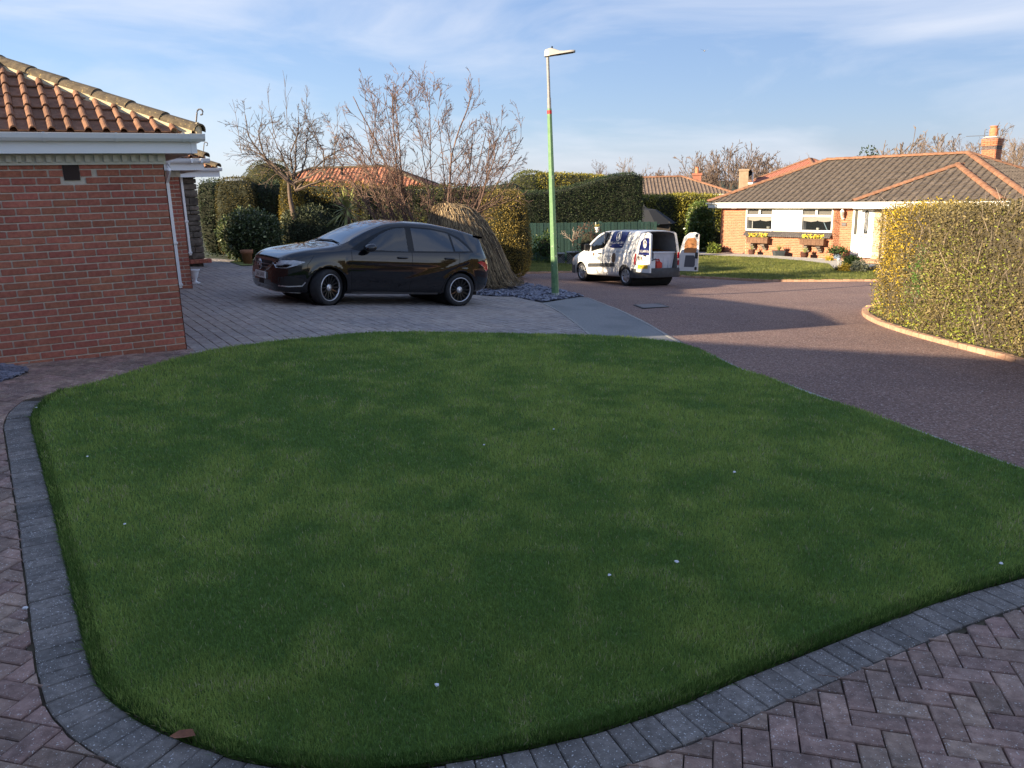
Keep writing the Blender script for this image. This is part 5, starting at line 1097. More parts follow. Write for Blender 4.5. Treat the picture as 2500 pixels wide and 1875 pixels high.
# cabin seen through the side glass
for sy in (-.37, .37):
    for sx in (2.15, 3.0): m = MB(); m.bbox((sx, sy, .72), (.5, .5, .25), .06); m.bbox((sx + .22, sy, 1.0), (.14, .48, .5), .06); m.bbox((sx + .24, sy, 1.3), (.09, .26, .16), .04); m.build('car_seat', M('dark_seat', (.02, .02, .022), rough=.8) if sx < 2.2 and sy < 0 else bpy.data.materials['dark_seat'], car)
# ------------------------------------------------ white van
van = thing('delivery_van', 'small white signwritten van with both rear doors open on the red road', 'van')
vF, vR, VT = .95, 3.68, .755
VB = Body(zr=[(0, .62), (.04, .74), (.12, .84), (.3, .93), (.6, 1.01), (.85, 1.07), (.98, 1.12), (1.2, 1.30), (1.45, 1.50), (1.7, 1.66), (1.9, 1.74), (2.2, 1.785), (2.7, 1.80), (3.5, 1.80), (4.1, 1.785), (4.34, 1.765)],
          zb=[(0, .32), (.1, .24), (.6, .22), (3.4, .25), (4.0, .30), (4.34, .34)],
          w=[(0, .52), (.04, .66), (.12, .76), (.3, .83), (.6, .875), (1.0, .90), (2.0, .905), (3.5, .905), (4.1, .89), (4.34, .875)],
          zs=[(0, .55), (.1, .72), (.3, .83), (.6, .92), (.9, .98), (1.2, 1.02), (1.8, 1.05), (2.6, 1.08), (4.34, 1.08)],
          wre=[(0, .46), (.2, .66), (.6, .76), (.98, .80), (1.3, .76), (1.7, .70), (2.1, .68), (3.0, .70), (4.34, .70)],
          dre=[(0, .05), (.9, .05), (1.3, .10), (2.0, .12), (3.0, .13), (4.34, .13)])
VLf, VLr = gp(1421, 685), gp(1527, 697); kv = place_vehicle(van, VLf, VLr, vF, vR, VT + .08, Vector((.03, .04, 1)).normalized())
VI = van.matrix_basis.inverted(); _ey = (van.matrix_basis.to_3x3() @ Vector((0, 1, 0))).normalized(); _sp = van.matrix_basis @ Vector((2, -.89, 1))
def vl(px, py, dy=0.0): p = VI @ on_plane(1360 + px / 5.821, 500 + py / 5.821, _sp, _ey); return Vector((p.x, p.z))
m_vanpaint = M('white_van_paint', (.80, .79, .76), (.74, .73, .70), 1.5, .3, coat=.6, big=(.95, .94, .92), bigscale=1.2)
m_vanin = M('van_inside', (.30, .29, .27), (.22, .21, .2), 4, .7); m_blue = M('navy_vinyl', (.012, .018, .11), None, rough=.3, coat=.5)
VX = 4.30
vb = VB.shell(van, m_vanpaint, [(vF, .32, .365), (vR, .32, .365)], x1=VX, cap_rear=False)
# cargo space lining and floor
m = MB(); rows = []
for x in (2.3, VX - .01):
    r = VB.sec(x)[0]; rr_ = [(a * .94, max(.52, min(b * .965, 1.70))) for a, b in r[12:]]; rows.append([(x, -a, b) for a, b in rr_] + [(x, a, b) for a, b in rr_[::-1][1:]])
m.grid(rows, flip=False); m.build('cargo_lining', m_vanin, van)
m = MB(); m.box((3.3, 0, .50), (2.0, 1.62, .05)); m.build('cargo_floor', M('ply_floor', (.32, .24, .15), (.24, .18, .12), 6, .8), van); m = MB(); m.box((2.3, 0, 1.1), (.03, 1.6, 1.25)); m.build('bulkhead', m_vanin, van)
m = MB(); m.box((2.2, 0, .33), (3.9, 1.3, .2)); m.build('underbody', m_dark, van)
for ax in (vF, vR): m = MB(); m.lathe([(.37, -.78), (.37, .78)], 24, (ax, 0, .33), Matrix.Rotation(math.pi / 2, 3, 'X'), cap=False); m.build('wheel_arch', m_dark, van)
m = MB()      # rear opening frame
r = VB.sec(VX)[0]; ring = [(a, b) for a, b in r if b > .46]; inn = [(a * .90, .50 + (b - .46) * .945) for a, b in ring]
for sg in (-1, 1): m.grid([[(VX, sg * a, b) for a, b in ring], [(VX - .015, sg * a, b) for a, b in inn]], flip=sg > 0)
m.build('opening_frame', m_vanpaint, van)
WV = (m_tyre, m_silver, m_silver, m_silver)
for ax in (vF, vR):
    wheel(van, (ax, -VT, .315), .315, .2, WV, -1, 7, .215, 'trim', cap=.05); wheel(van, (ax, VT, .315), .315, .2, WV, 1, 7, .215, 'trim', cap=.05)
# bumpers
def wrap_bumper(x0, x1, z0, z1, grow, name):
    m = MB(); rows = []
    for z in (z0, z0 + .04, z1 - .05, z1):
        g = grow if z0 < z < z1 else grow - .02; path = []
        if x1 > 3: path = [(x0, -VB.side(x0, .4) - .012), (x0 + .2, -VB.side(x0 + .2, .4) - g * .6), (VX + .0, -.86 - g * .3), (VX + g * .9, -.74), (VX + g * 1.1, 0), (VX + g * .9, .74), (VX, .86 + g * .3), (x0 + .2, VB.side(x0 + .2, .4) + g * .6), (x0, VB.side(x0, .4) + .012)]
        else: path = [(x1, -VB.side(x1, .45) - .012), (.2, -VB.side(.2, .45) - g * .4), (.05, -.68), (-g, -.4), (-g * 1.2, 0), (-g, .4), (.05, .68), (.2, VB.side(.2, .45) + g * .4), (x1, VB.side(x1, .45) + .012)]
        rows.append([(a, b, z) for a, b in path])
    m.grid(rows, flip=x1 > 3); m.grid([rows[-1], [(a * .97 + .12, b * .9, c) for a, b, c in rows[-1]]], flip=x1 > 3); return m.build(name, m_bump, van, True)
m_bump = M('dark_bumper', (.045, .046, .05), (.065, .066, .07), 8, .6)
wrap_bumper(3.98, 4.4, .28, .58, .12, 'rear_bumper'); wrap_bumper(0, .5, .25, .60, .05, 'front_bumper')
m = MB(); m.box((VX + .03, 0, .53), (.12, 1.3, .015)); m.build('sill_plate', m_silver, van)
poly = lambda L: [vl(a, b) for a, b in L]
VB.patch('side_window', poly([(462, 556), (520, 485), (600, 420), (688, 392), (684, 480), (640, 595), (485, 648)]), m_privacy, van, .012)
VB.patch('window_seal', poly([(448, 560), (512, 474), (598, 408), (700, 376), (697, 482), (648, 606), (475, 664)]), m_dark, van, .008)
VB.patch('side_moulding', poly([(460, 828), (815, 826), (826, 836), (822, 878), (445, 882), (443, 850)]), m_bump, van, .02)
VB.patch('sign_panel', poly([(752, 372), (960, 360), (938, 480), (908, 610), (765, 614), (708, 586), (720, 480), (735, 395)]), m_blue, van, .012)
sgn = van.children[-1]
m_cream_p = M('print_cream', (.80, .76, .66), None, rough=.5); m_grey_p = M('print_grey', (.30, .30, .31), None, rough=.5); m_brown_p = M('print_brown', (.16, .09, .05), None, rough=.5)
def side_text(txt, pa, pb, mat, parent, hpx, off=.009, name='lettering'):
    a, b = vl(*pa), vl(*pb); me = text_mesh(txt, 1.0); w_ = max(v.co.x for v in me.vertices); bpy.data.meshes.remove(me); h_ = hpx / 5.821 / 76.0 * 1.35; sc_ = (b - a).length / w_; d = (b - a).normalized()
    put_text(txt, 1.0, lambda u, v: (lambda x, z: (x, -(VB.side(x, z) + off), z))(a.x + d.x * u * sc_, a.y + d.y * u * sc_ + v * h_), mat, parent, name)
side_text('THE LAWN MAN', (714, 542), (912, 538), m_cream_p, sgn, 38, .017)
def side_ring(c, rx, rz, wd_, mat, parent, off, name='emblem', fill=False):
    c = vl(*c); m = MB(); q = np.linspace(0, 2 * math.pi, 29); k0 = 0.0 if fill else 1 - wd_
    m.grid([[(c.x + rx * k * math.cos(t), -(VB.side(c.x + rx * k * math.cos(t), c.y + rz * k * math.sin(t)) + off), c.y + rz * k * math.sin(t)) for t in q] for k in (k0, 1)]); m.build(name, mat, parent)
side_ring((826, 446), .135, .165, .2, m_cream_p, sgn, .018)
c0 = vl(830, 448); m = MB(); dp_ = [(0, .12), (.035, .05), (.06, -.02), (.055, -.07), (.03, -.1), (0, -.11), (-.03, -.1), (-.055, -.07), (-.06, -.02), (-.035, .05)]; m.add([(c0.x + a, -(VB.side(c0.x + a, c0.y + b) + .018), c0.y + b) for a, b in dp_], [tuple(range(10))]); m.build('emblem', m_cream_p, sgn)
for pa, pb in (((718, 574), (748, 574)), ((868, 578), (902, 578))): VB.seam([tuple(vl(*pa)), tuple(vl(*pb))], m_cream_p, sgn, .025, off=.018, name='print_line')
side_text('Scarification • Hollow Tine Aeration', (683, 662), (1050, 672), m_grey_p, van, 34, .010)
side_text('Premium', (680, 728), (768, 730), m_grey_p, van, 34, .010); side_text('Lawn Care', (672, 768), (772, 770), m_grey_p, van, 34, .010)
side_text('0191 388 0092', (482, 752), (606, 756), m_grey_p, van, 40, .010); VB.seam([tuple(vl(500, 797)), tuple(vl(608, 800))], m_grey_p, van, .018, off=.010, name='print_line')
side_ring((808, 752), .115, .165, 1, m_brown_p, van, .012, 'round_sticker', True); side_ring((518, 700), .045, .06, 1, m_brown_p, van, .012, 'round_sticker', True); side_ring((546, 702), .045, .06, .4, m_grey_p, van, .012, 'round_sticker')
for i, y in enumerate((412, 452, 490, 527, 565)): VB.seam([tuple(vl(955 - i * 4, y)), tuple(vl((1058, 1040, 1052, 1042, 1026)[i], y + 1))], M('faint_print', (.55, .55, .54), rough=.5) if i == 0 else bpy.data.materials['faint_print'], van, .02, off=.010, name='print_line')
VB.seam([tuple(vl(728, 345)), tuple(vl(655, 600)), tuple(vl(640, 985))], m_iron, van, .008); VB.seam([tuple(vl(1085, 330)), tuple(vl(1075, 600)), tuple(vl(1078, 860))], m_iron, van, .008)
for h_ in ((608, 693),): c = vl(*h_); m = MB(); m.bbox((c.x, -(VB.side(c.x, c.y) + .012), c.y), (.2, .03, .04), .012); m.build('door_handle', m_blackplast, van)
m = MB(); c = vl(440, 605); m.bbox((c.x, -(VB.side(c.x, c.y) + .12), c.y), (.1, .2, .25), .04); m.build('door_mirror', m_blackplast, van)
top_patch(VB, 'windscreen', 1.0, 1.72, .93, m_privacy, van)
VB.patch('tail_light', [(4.20, .70), (4.20, 1.05), (4.28, 1.05), (4.28, .70)], m_red, van, .006, -1, .03); VB.patch('tail_light', [(4.17, .66), (4.17, 1.12), (4.28, 1.12), (4.28, .66)], m_red, van, .006, 1, .03)
m = MB(); m.bbox((VX + .012, .81, .98), (.03, .09, .2), .02); m.bbox((VX + .012, .81, .74), (.03, .09, .16), .02); m.build('tail_light', m_red, van)
# rear doors
def rear_door(sg, ang, wdt, inner):
    hinge = Vector((VX + .01, sg * .845, 0)); d = bpy.data.objects.new('rear_door', None); COL.objects.link(d); d.parent = van
    # closed door runs from the hinge towards the centre line; opened by ang about the hinge
    e = Matrix.Rotation(ang * sg, 3, 'Z') @ Vector((0, -sg, 0)); n = Matrix.Rotation(ang * sg, 3, 'Z') @ Vector((1, 0, 0))
    out = [(0, .47), (wdt, .47), (wdt, 1.66), (wdt - .12, 1.72), (.30, 1.70), (.14, 1.58), (.05, 1.28), (.0, 1.02)]
    pt = lambda u_, z, k: hinge + e * u_ + n * k + Vector((0, 0, z))
    m = MB(); k_ = len(out); m.add([pt(u_, z, .03) for u_, z in out] + [pt(u_, z, -.035) for u_, z in out], [tuple(range(k_)), tuple(range(2 * k_ - 1, k_ - 1, -1))] + [(i, k_ + i, k_ + (i + 1) % k_, (i + 1) % k_) for i in range(k_)]); m.build('door_skin', m_vanpaint, d)
    return d, pt
d1, pt = rear_door(-1, math.radians(86), .66, False)
ld = [(.10, 1.02), (.62, 1.02), (.62, 1.55), (.40, 1.55), (.22, 1.46), (.13, 1.25)]
m = MB(); m.add([pt(a, b, .034) for a, b in ld], [tuple(range(len(ld)))]); m.build('sign_panel', m_blue, d1)
put_text('THE LAWN MAN', .085, lambda a, b: pt(.125 + a, 1.13 + b * 1.4, .037), m_cream_p, d1, 'lettering', sx=.82)
m = MB(); q = np.linspace(0, 2 * math.pi, 25); m.grid([[pt(.40 + .085 * k * math.cos(t), 1.37 + .13 * k * math.sin(t), .037) for t in q] for k in (.8, 1)]); m.add([pt(.40 + a * .7, 1.37 + b * .8, .037) for a, b in dp_], [tuple(range(10))]); m.build('emblem', m_cream_p, d1)
m = MB(); m.add([pt(a, b, .036) for a, b in ((.08, .58), (.56, .60), (.56, .72), (.08, .70))], [(0, 1, 2, 3)]); m.build('number_plate', M('yellow_plate', (.75, .48, .03), (.6, .4, .05), 30, .4), d1)
put_text('0191 388 0092', .09, lambda a, b: pt(.07 + a, .86 + b, .036), m_grey_p, d1, sx=.75)
m = MB(); m.bbox(pt(.46, 1.0, .05), (.05, .16, .04), .012, m=van.matrix_basis.to_3x3().normalized() if False else Matrix.Identity(3)); m.build('door_handle', m_blackplast, d1)
for a, b in ((.12, .93), (.24, .93)): m = MB(); m.grid([[pt(a + .035 * k * math.cos(t), b + .045 * k * math.sin(t), .036) for t in q] for k in (0, 1)]); m.build('round_sticker', m_brown_p, d1)
m = MB(); m.add([pt(a, b, .036) for a, b in ((.34, 1.63), (.5, 1.645), (.5, 1.66), (.34, 1.645))], [(0, 1, 2, 3)]); m.build('vent_slot', m_blackplast, d1)
d2, pt = rear_door(1, math.radians(128), .62, True)
m_card = M('orange_board', (.50, .22, .08), (.42, .18, .07), 4, .85)
m = MB(); w_ = [(.14, 1.06), (.52, 1.06), (.56, 1.12), (.55, 1.45), (.48, 1.55), (.26, 1.53), (.17, 1.40)]; m.add([pt(a, b, -.038) for a, b in w_], [tuple(range(len(w_)))]); m.build('window_board', m_card, d2)
m = MB(); w_ = [(.16, .60), (.48, .60), (.52, .66), (.52, .92), (.47, .98), (.2, .98)]; m.add([pt(a, b, -.038) for a, b in w_], [tuple(range(len(w_)))]); m.build('inner_recess', M('grey_recess', (.10, .10, .11), rough=.7), d2)
for z in (.56, 1.62): m = MB(); m.bbox(pt(.55, z, -.045), (.05, .05, .1), .01); m.build('door_latch', m_blackplast, d2)
m = MB(); m.bbox(pt(.56, .98, -.05), (.06, .06, .2), .015); m.build('lock', m_blackplast, d2)
m = MB(); w_ = [(x_, z_) for x_, z_ in ((2.75, .95), (4.2, 1.0), (4.2, 1.5), (3.9, 1.62), (2.75, 1.6))]; m.add([(a, .80 - (b - .9) * .12, b) for a, b in w_], [tuple(range(5))]); m.build('side_board', m_card, van)
# things in the van
def van_thing(name, label, cat, local): o = thing(name, label, cat); o.matrix_basis = van.matrix_basis @ Matrix.Translation(Vector(local)); return o
bx = van_thing('storage_box', 'large clear plastic storage box with lid inside the white van', 'box', (3.80, .34, .53))
m_clear = M('cloudy_plastic', (.62, .64, .68), (.5, .52, .56), 6, .35)
m = MB(); m.hexa([Vector((a * .30, b * .36, 0)) for a, b in ((-1, -1), (1, -1), (1, 1), (-1, 1))] + [Vector((a * .34, b * .42, .52)) for a, b in ((-1, -1), (1, -1), (1, 1), (-1, 1))]); m.build('tub', m_clear, bx)
m = MB(); m.bbox((0, 0, .54), (.74, .90, .05), .015); m.build('lid', M('clear_lid', (.75, .77, .8), rough=.3), bx)
for y in (-.2, .0, .2): m = MB(); m.box((.325, y, .27), (.02, .03, .46)); m.build('rib', m_clear, bx)
cn = van_thing('spray_tank', 'white plastic spray tank with black strap standing in the van', 'tank', (4.12, -.22, .53)); m = MB(); m.bbox((0, 0, .17), (.22, .30, .34), .05); m.build('tank_body', M('white_tank', (.72, .73, .74), rough=.4), cn); m = MB(); m.lathe([(.06, 0), (.06, .05), (.03, .07)], 12, (0, 0, .34)); m.build('cap', m_blackplast, cn); m = MB(); m.tube([(.12, -.16, .28), (.14, 0, .3), (.12, .16, .34)], .018, 6); m.build('strap', m_blackplast, cn)
rc = van_thing('fuel_can', 'red plastic fuel can beside the clear storage box', 'can', (4.15, .08, .53)); m = MB(); m.bbox((0, 0, .13), (.2, .22, .26), .05); m.build('can_body', M('red_plastic', (.5, .03, .02), rough=.4), rc); m = MB(); m.tube([(0, -.08, .25), (0, -.05, .32), (0, .05, .32), (0, .08, .25)], .018, 6); m.build('handle', bpy.data.materials['red_plastic'], rc)
# ================================================================== PLANTS, FENCE, LAMP
m_leaf = M('leaf', (.06, .09, .03), None, rough=.55, attr=True, spec=.3, sub=.25)
m_leafg = M('glossy_leaf', (.06, .09, .03), None, rough=.32, attr=True, spec=.5, sub=.15)
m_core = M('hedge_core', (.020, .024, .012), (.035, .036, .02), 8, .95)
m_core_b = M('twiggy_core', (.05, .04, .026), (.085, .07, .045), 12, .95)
m_bark = M('bark', (.10, .07, .052), (.16, .115, .085), 20, .9)
m_bark2 = M('pale_twig', (.30, .225, .165), (.40, .32, .25), 16, .9)
def tris_of(P):                      # grid of points -> triangles
    P = np.array([[tuple(q) for q in r] for r in P]); a, b, c, d = P[:-1, :-1], P[:-1, 1:], P[1:, 1:], P[1:, :-1]
    return np.concatenate([np.stack([a, b, c], 2).reshape(-1, 3, 3), np.stack([a, c, d], 2).reshape(-1, 3, 3)])
def n3(p, f, seed=0):                # 3-D-ish noise from 2-D value noise
    return (vnoise(p[:, 0], p[:, 1], f, seed) + vnoise(p[:, 1] + 31, p[:, 2], f, seed + 5) + vnoise(p[:, 2] + 77, p[:, 0], f, seed + 9)) / 3
def leaves(name, T, n, size, pal, parent, seed, jit=.06, lump=.10, lf=1.3, aspect=.5, along=.5, mat=None, colf=None, up=0.0, view=True):
    r = np.random.default_rng(seed); e1, e2 = T[:, 1] - T[:, 0], T[:, 2] - T[:, 0]; nv = np.cross(e1, e2); ar = np.linalg.norm(nv, axis=1); nn = nv / np.maximum(ar, 1e-9)[:, None]
    cen = T.mean(1)
    if view:                          # leaves go where the place can be looked at from; thin cover elsewhere
        tov = np.array([0, 0, CAMZ]) - cen; tov /= np.linalg.norm(tov, axis=1)[:, None]; wgt = ar * np.clip((nn * tov).sum(1) + .45, .12, 1)
    else: wgt = ar
    k = r.choice(len(T), n, p=wgt / wgt.sum()); u, v = r.random(n), r.random(n); f = u + v > 1; u[f], v[f] = 1 - u[f], 1 - v[f]
    p = T[k, 0] + e1[k] * u[:, None] + e2[k] * v[:, None]; N = nn[k]; lm = n3(p, lf, seed); fine = n3(p, lf * 4, seed + 3)
    p = p + N * ((lm - .5) * lump * 2.2 + (fine - .5) * lump * .9 + r.normal(0, jit, n) - jit * .5)[:, None]
    d = N * along + r.normal(0, 1, (n, 3)) * (1 - along * .6); d[:, 2] += up; d /= np.linalg.norm(d, axis=1)[:, None]; s = np.cross(d, r.normal(0, 1, (n, 3))); s /= np.linalg.norm(s, axis=1)[:, None]
    l = size * r.uniform(.55, 1.4, n)[:, None]; w = l * aspect * .5; V = np.stack([p, p + d * l * .5 + s * w, p + d * l, p + d * l * .5 - s * w], 1)
    c0, c1, c2 = [np.array(q) for q in pal]; t = np.clip((lm * .55 + fine * .45 - .36) / .28, 0, 1)[:, None]; q = r.random((n, 1)); c = c0 * (1 - t) + c1 * t; c = np.where(q > .9, c2, c) * r.uniform(.6, 1.35, (n, 1))
    if colf is not None: c = colf(p, c, r)
    return fastmesh(name, V, 4, mat or m_leaf, parent, c)
def local(root, T): return (T - np.array(root.matrix_basis.translation)[None, None])
def lump_grid(c, size, p=3.0, n=26, rz=0, zmin=-1.0, taper=0.0, topf=None, seed=0, wob=.05):
    P = []; rs = np.random.default_rng(seed); ph = rs.uniform(0, 6, 4)
    for i in range(n + 1):
        row = []; th = math.pi * i / n; sz = math.cos(th); rr = math.sin(th)
        zz_ = math.copysign(abs(sz) ** (2 / p), sz); rr = abs(rr) ** (2 / p)
        for j in range(2 * n + 1):
            a = math.pi * j / n; ca, sa = math.cos(a), math.sin(a); x = math.copysign(abs(ca) ** (2 / p), ca) * rr; y = math.copysign(abs(sa) ** (2 / p), sa) * rr
            tp = 1 - taper * (zz_ + 1) / 2; w = 1 + wob * (math.sin(2 * a + ph[0] + zz_ * 2) + .6 * math.sin(5 * a + ph[1] + 3 * zz_))
            X, Y = x * size[0] * tp * w, y * size[1] * tp * w; Z = max(zz_, zmin) * size[2]
            row.append((c[0] + X * math.cos(rz) - Y * math.sin(rz), c[1] + X * math.sin(rz) + Y * math.cos(rz), c[2] + Z))
        P.append(row)
    return P[::-1]
def plant_lump(name, label, cat, base, size, n, leaf, pal, seed, p=3.0, rz=0, taper=0.0, core=None, group=None, jit=.05, lump=.08, lf=1.4, aspect=.5, along=.5, mat=None, colf=None, wob=.05, shrink=.93, up=0.0):
    """bushy plant standing on base, size = half extents (x, y) and full height"""
    t = thing(name, label, cat, base, 0, group); hz = size[2] / 2; P = lump_grid((0, 0, hz), (size[0], size[1], hz), p, 22, rz, -.98, taper, None, seed, wob); m = MB()
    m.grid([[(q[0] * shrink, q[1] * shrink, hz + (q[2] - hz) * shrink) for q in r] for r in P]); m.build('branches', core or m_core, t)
    cf = (lambda pp, c, r: colf(pp + np.array(base), c, r)) if colf else None
    T = tris_of(P); off = np.array(tuple(base))
    o = leaves('foliage', T + off, n, leaf, pal, t, seed, jit, lump, lf, aspect, along, mat, cf and (lambda pp, c, r: colf(pp, c, r)), up)
    o.matrix_basis = Matrix.Translation(-Vector(base)); return t
def sweep_hedge(name, label, cat, path, n, leaf, pal, seed, core=None, jit=.05, lump=.07, lf=1.2, aspect=.5, along=.5, mat=None, colf=None, rnd=.18, group=None, shrink=.07, up=0.0):
    """clipped hedge along path [(x, y, z0, z1, half width)]"""
    base = Vector((sum(q[0] for q in path) / len(path), sum(q[1] for q in path) / len(path), path[0][2])); t = thing(name, label, cat, base, 0, group)
    def rings(sh):
        out = []
        for i, (x, y, z0, z1, hw) in enumerate(path):
            a = path[max(i - 1, 0)]; b = path[min(i + 1, len(path) - 1)]; d = Vector((b[0] - a[0], b[1] - a[1])).normalized(); nn = Vector((-d.y, d.x)); h = hw - sh; zt = z1 - sh; rr = min(rnd, h * .8)
            prof = [(-h * 1.0, z0), (-h, z0 + (zt - z0) * .35), (-h, zt - rr * 1.2)] + [(-h + rr * (1 - math.cos(q)), zt - rr * (1 - math.sin(q))) for q in (.5, 1.0, 1.57)] + [(0, zt)] + [(h - rr * (1 - math.cos(q)), zt - rr * (1 - math.sin(q))) for q in (1.57, 1.0, .5)] + [(h, zt - rr * 1.2), (h, z0 + (zt - z0) * .35), (h, z0)]
            out.append([Vector((x + nn.x * k, y + nn.y * k, z)) for k, z in prof])
        for e, i0, i1 in ((0, 0, 1), (1, -1, -2)):   # rounded closed ends
            d = Vector(path[i0][:2]) - Vector(path[i1][:2]); d.normalize(); R0 = out[i0]; c = sum(R0, Vector()) / len(R0); add = []
            for k, q in ((.75, .10), (.4, .17), (.02, .2)): add.append([Vector((c.x + (v.x - c.x) * k + d.x * (q - sh), c.y + (v.y - c.y) * k + d.y * (q - sh), c.z + (v.z - c.z) * (1 - (1 - k) * .12))) for v in R0])
            if e == 0: out = add[::-1] + out
            else: out = out + add
        return out
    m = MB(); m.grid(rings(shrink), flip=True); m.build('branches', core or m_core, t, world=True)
    T = tris_of(rings(0))[:, ::-1]; o = leaves('foliage', T, n, leaf, pal, t, seed, jit, lump, lf, aspect, along, mat, colf, up); o.matrix_basis = Matrix.Translation(-base); return t
# ------------------------------------------------ bare trees
def grow_tree(stems, seed, levels, nb, ang, lenr, wig, upb, rmin=.0035, seglen=.16, start=.3, radr=.6, buds=False):
    R = random.Random(seed); segs = []
    def rv(): return Vector((R.gauss(0, 1), R.gauss(0, 1), R.gauss(0, 1)))
    def go(p, d, L, r, lv):
        n = max(3, int(L / seglen)); st = L / n; pts = [p]; rad = [r]; tip = max(rmin, r * .3); nk = nb[lv] if lv < levels else 0; ks = sorted(R.uniform(start, .97) for _ in range(nk)); ki = 0
        for i in range(n):
            d = (d + rv() * wig[min(lv, len(wig) - 1)] + Vector((0, 0, upb[min(lv, len(upb) - 1)]))).normalized(); p = p + d * st; f = (i + 1) / n; rr = r + (tip - r) * f ** .8; pts.append(p); rad.append(rr)
            while ki < nk and ks[ki] <= f:
                ki += 1; a = R.gauss(ang[min(lv, len(ang) - 1)], .18); ax = d.cross(rv()).normalized(); d2 = (Matrix.Rotation(a, 3, ax) @ d); go(p, d2, L * lenr[min(lv, len(lenr) - 1)] * R.uniform(.6, 1.2) * (1.15 - .5 * f), max(rmin, rr * radr), lv + 1)
        segs.append((pts, rad, lv))
    for p, d, L, r in stems: go(Vector(p), Vector(d).normalized(), L, r, 0)
    return segs
def tree_thing(name, label, base, segs, mat, group=None, matt=None):
    t = thing(name, label, 'tree', base, 0, group); a, b = MB(), MB()
    for pts, rad, lv in segs: (a if lv == 0 else b).tube(pts, rad, 6 if lv == 0 else (4 if lv == 1 else 3), cap=lv == 0)
    a.build('trunk', mat, t, True); b.build('crown', matt or mat, t); return t
# old apple-like tree behind the driveway bed
b1 = gp(722, 622); b1 = Vector((b1.x, 25.5, gz(b1.x, 25.5))); b1.x = ray(720, 470).x * 25.5
trunk_top = at(720, 432, 25.5) - b1
stems = [((0, 0, 0), (.02, 0, 1), 2.55, .14)]
segs = grow_tree(stems, 5, 0, [0], [.5], [.5], [.03], [.0])
R = random.Random(9); top = Vector((.02, 0, 2.3))
limbs = [((-1, .1, .20), 2.6), ((-.8, -.2, .55), 2.2), ((-.25, .2, 1.0), 2.0), ((.22, -.1, 1.0), 2.0), ((.7, .2, .6), 2.4), ((1.0, -.15, .28), 3.0), ((-.9, .5, .35), 2.0), ((.95, -.4, .15), 2.6), ((.6, .5, .75), 2.2), ((-.5, .1, .8), 2.0)]
segs += [(p, r, max(1, l)) for p, r, l in grow_tree([(top + Vector((0, 0, R.uniform(-.3, .2))), d, L, .042) for d, L in limbs], 11, 3, [13, 7, 3], [.85, .75, .6], [.38, .42, .5], [.15, .14, .12], [.02, .06, .06], .0045, .15, .15, .5)]
segs += [(p, r, 2) for p, r, l in grow_tree([(top + Vector((x, 0, z)), (dx, .1, 1), L, .014) for x, z, dx, L in ((-1.55, .9, -.12, 1.5), (-.45, 1.3, -.25, 1.5), (-.1, 1.5, .08, 1.55), (.35, 1.4, .35, 1.4), (1.3, 1.0, .35, 1.2), (.9, .9, -.3, 1.1))], 13, 1, [7], [.5], [.3], [.05], [.05], .0045, .15, .3)]
tree_thing('apple_tree', 'bare spreading fruit tree with upright shoots above the clipped hedges', b1, segs, m_bark)
# many-stemmed tree behind the weeping shrub
b2 = Vector((ray(1050, 600).x * 21.5, 21.5, 0)); b2.z = gz(b2.x, b2.y)
stems = []
for k in range(19):
    dx = -.62 + 1.27 * k / 18 + R.uniform(-.05, .05); L = (5.35 - 1.9 * abs(dx) ** 1.1) * R.uniform(.86, 1.04); stems.append(((dx * .6, R.uniform(-.25, .25), 0), (dx, R.uniform(-.22, .22), 1), L, .024 + .004 * L * R.random()))
segs = grow_tree(stems, 21, 3, [15, 7, 3], [.62, .6, .55], [.27, .42, .5], [.04, .09, .1], [.01, .035, .03], .0048, .15, .15, .48)
tree_thing('multi_stem_tree', 'bare many stemmed tree with reddish twigs rising behind the weeping shrub', b2, segs, M('reddish_bark', (.13, .078, .058), (.21, .135, .1), 14, .9))
# weeping shrub
wb = gp(1128, 684); wb = Vector((ray(1120, 650).x * 20.0, 20.0, 0)); wb.z = gz(wb.x, wb.y); ws = thing('weeping_shrub', 'brown leafless weeping shrub hanging in a thatch like mound over slate', 'shrub', wb)
m = MB(); R = random.Random(4); H = (at(1062, 500, 20.0).z - wb.z)
cols = [(.16, .11, .06), (.30, .21, .11), (.10, .07, .045), (.40, .29, .16), (.22, .16, .09), (.07, .05, .032)]
def dome(u): return max(0.0, 1 - u ** 2.7)
for i in range(2900):
    a = R.uniform(0, 2 * math.pi); u0 = math.sqrt(R.random()) * .55; L = R.uniform(.5, 1.15); rx = 1.42 if math.cos(a) > 0 else 1.05; cx = -.28 + .0
    pts = []; w = R.gauss(0, .22); n_ = 6
    for k in range(n_ + 1):
        u = u0 + (1.06 - u0) * L * k / n_ * (1 - .0); u = min(u, 1.12); aa = a + w * k / n_ + R.gauss(0, .03); rr_ = min(u, 1.02 + .03 * k); z = H * dome(min(u, 1)) * (1 - .02 * R.random()) if u < .98 else H * .03
        shift = -.30 * (1 - u) * 1.0
        pts.append((math.cos(aa) * rr_ * rx + shift, math.sin(aa) * rr_ * .95, max(.02, z + R.gauss(0, .035))))
    m.tube(pts, [.010, .0095, .009, .008, .007, .006, .004], 3, R.choice(cols), cap=False)
m.build('twigs', M('thatch_twig', (.2, .13, .07), None, rough=.85, attr=True), ws)
P = [[(math.cos(a) * u * (1.36 if math.cos(a) > 0 else .98) * .93 - .28 * (1 - u), math.sin(a) * u * .88, H * dome(u) * .93) for a in np.linspace(0, 2 * math.pi, 29)] for u in (.02, .3, .5, .65, .78, .88, .95, 1.0)]; m = MB(); m.grid(P); m.build('dark_core', M('shrub_core', (.045, .03, .018), (.07, .05, .03), 14, .95), ws)  # smooth inner shell, coloured dark for the shaded gaps between twigs
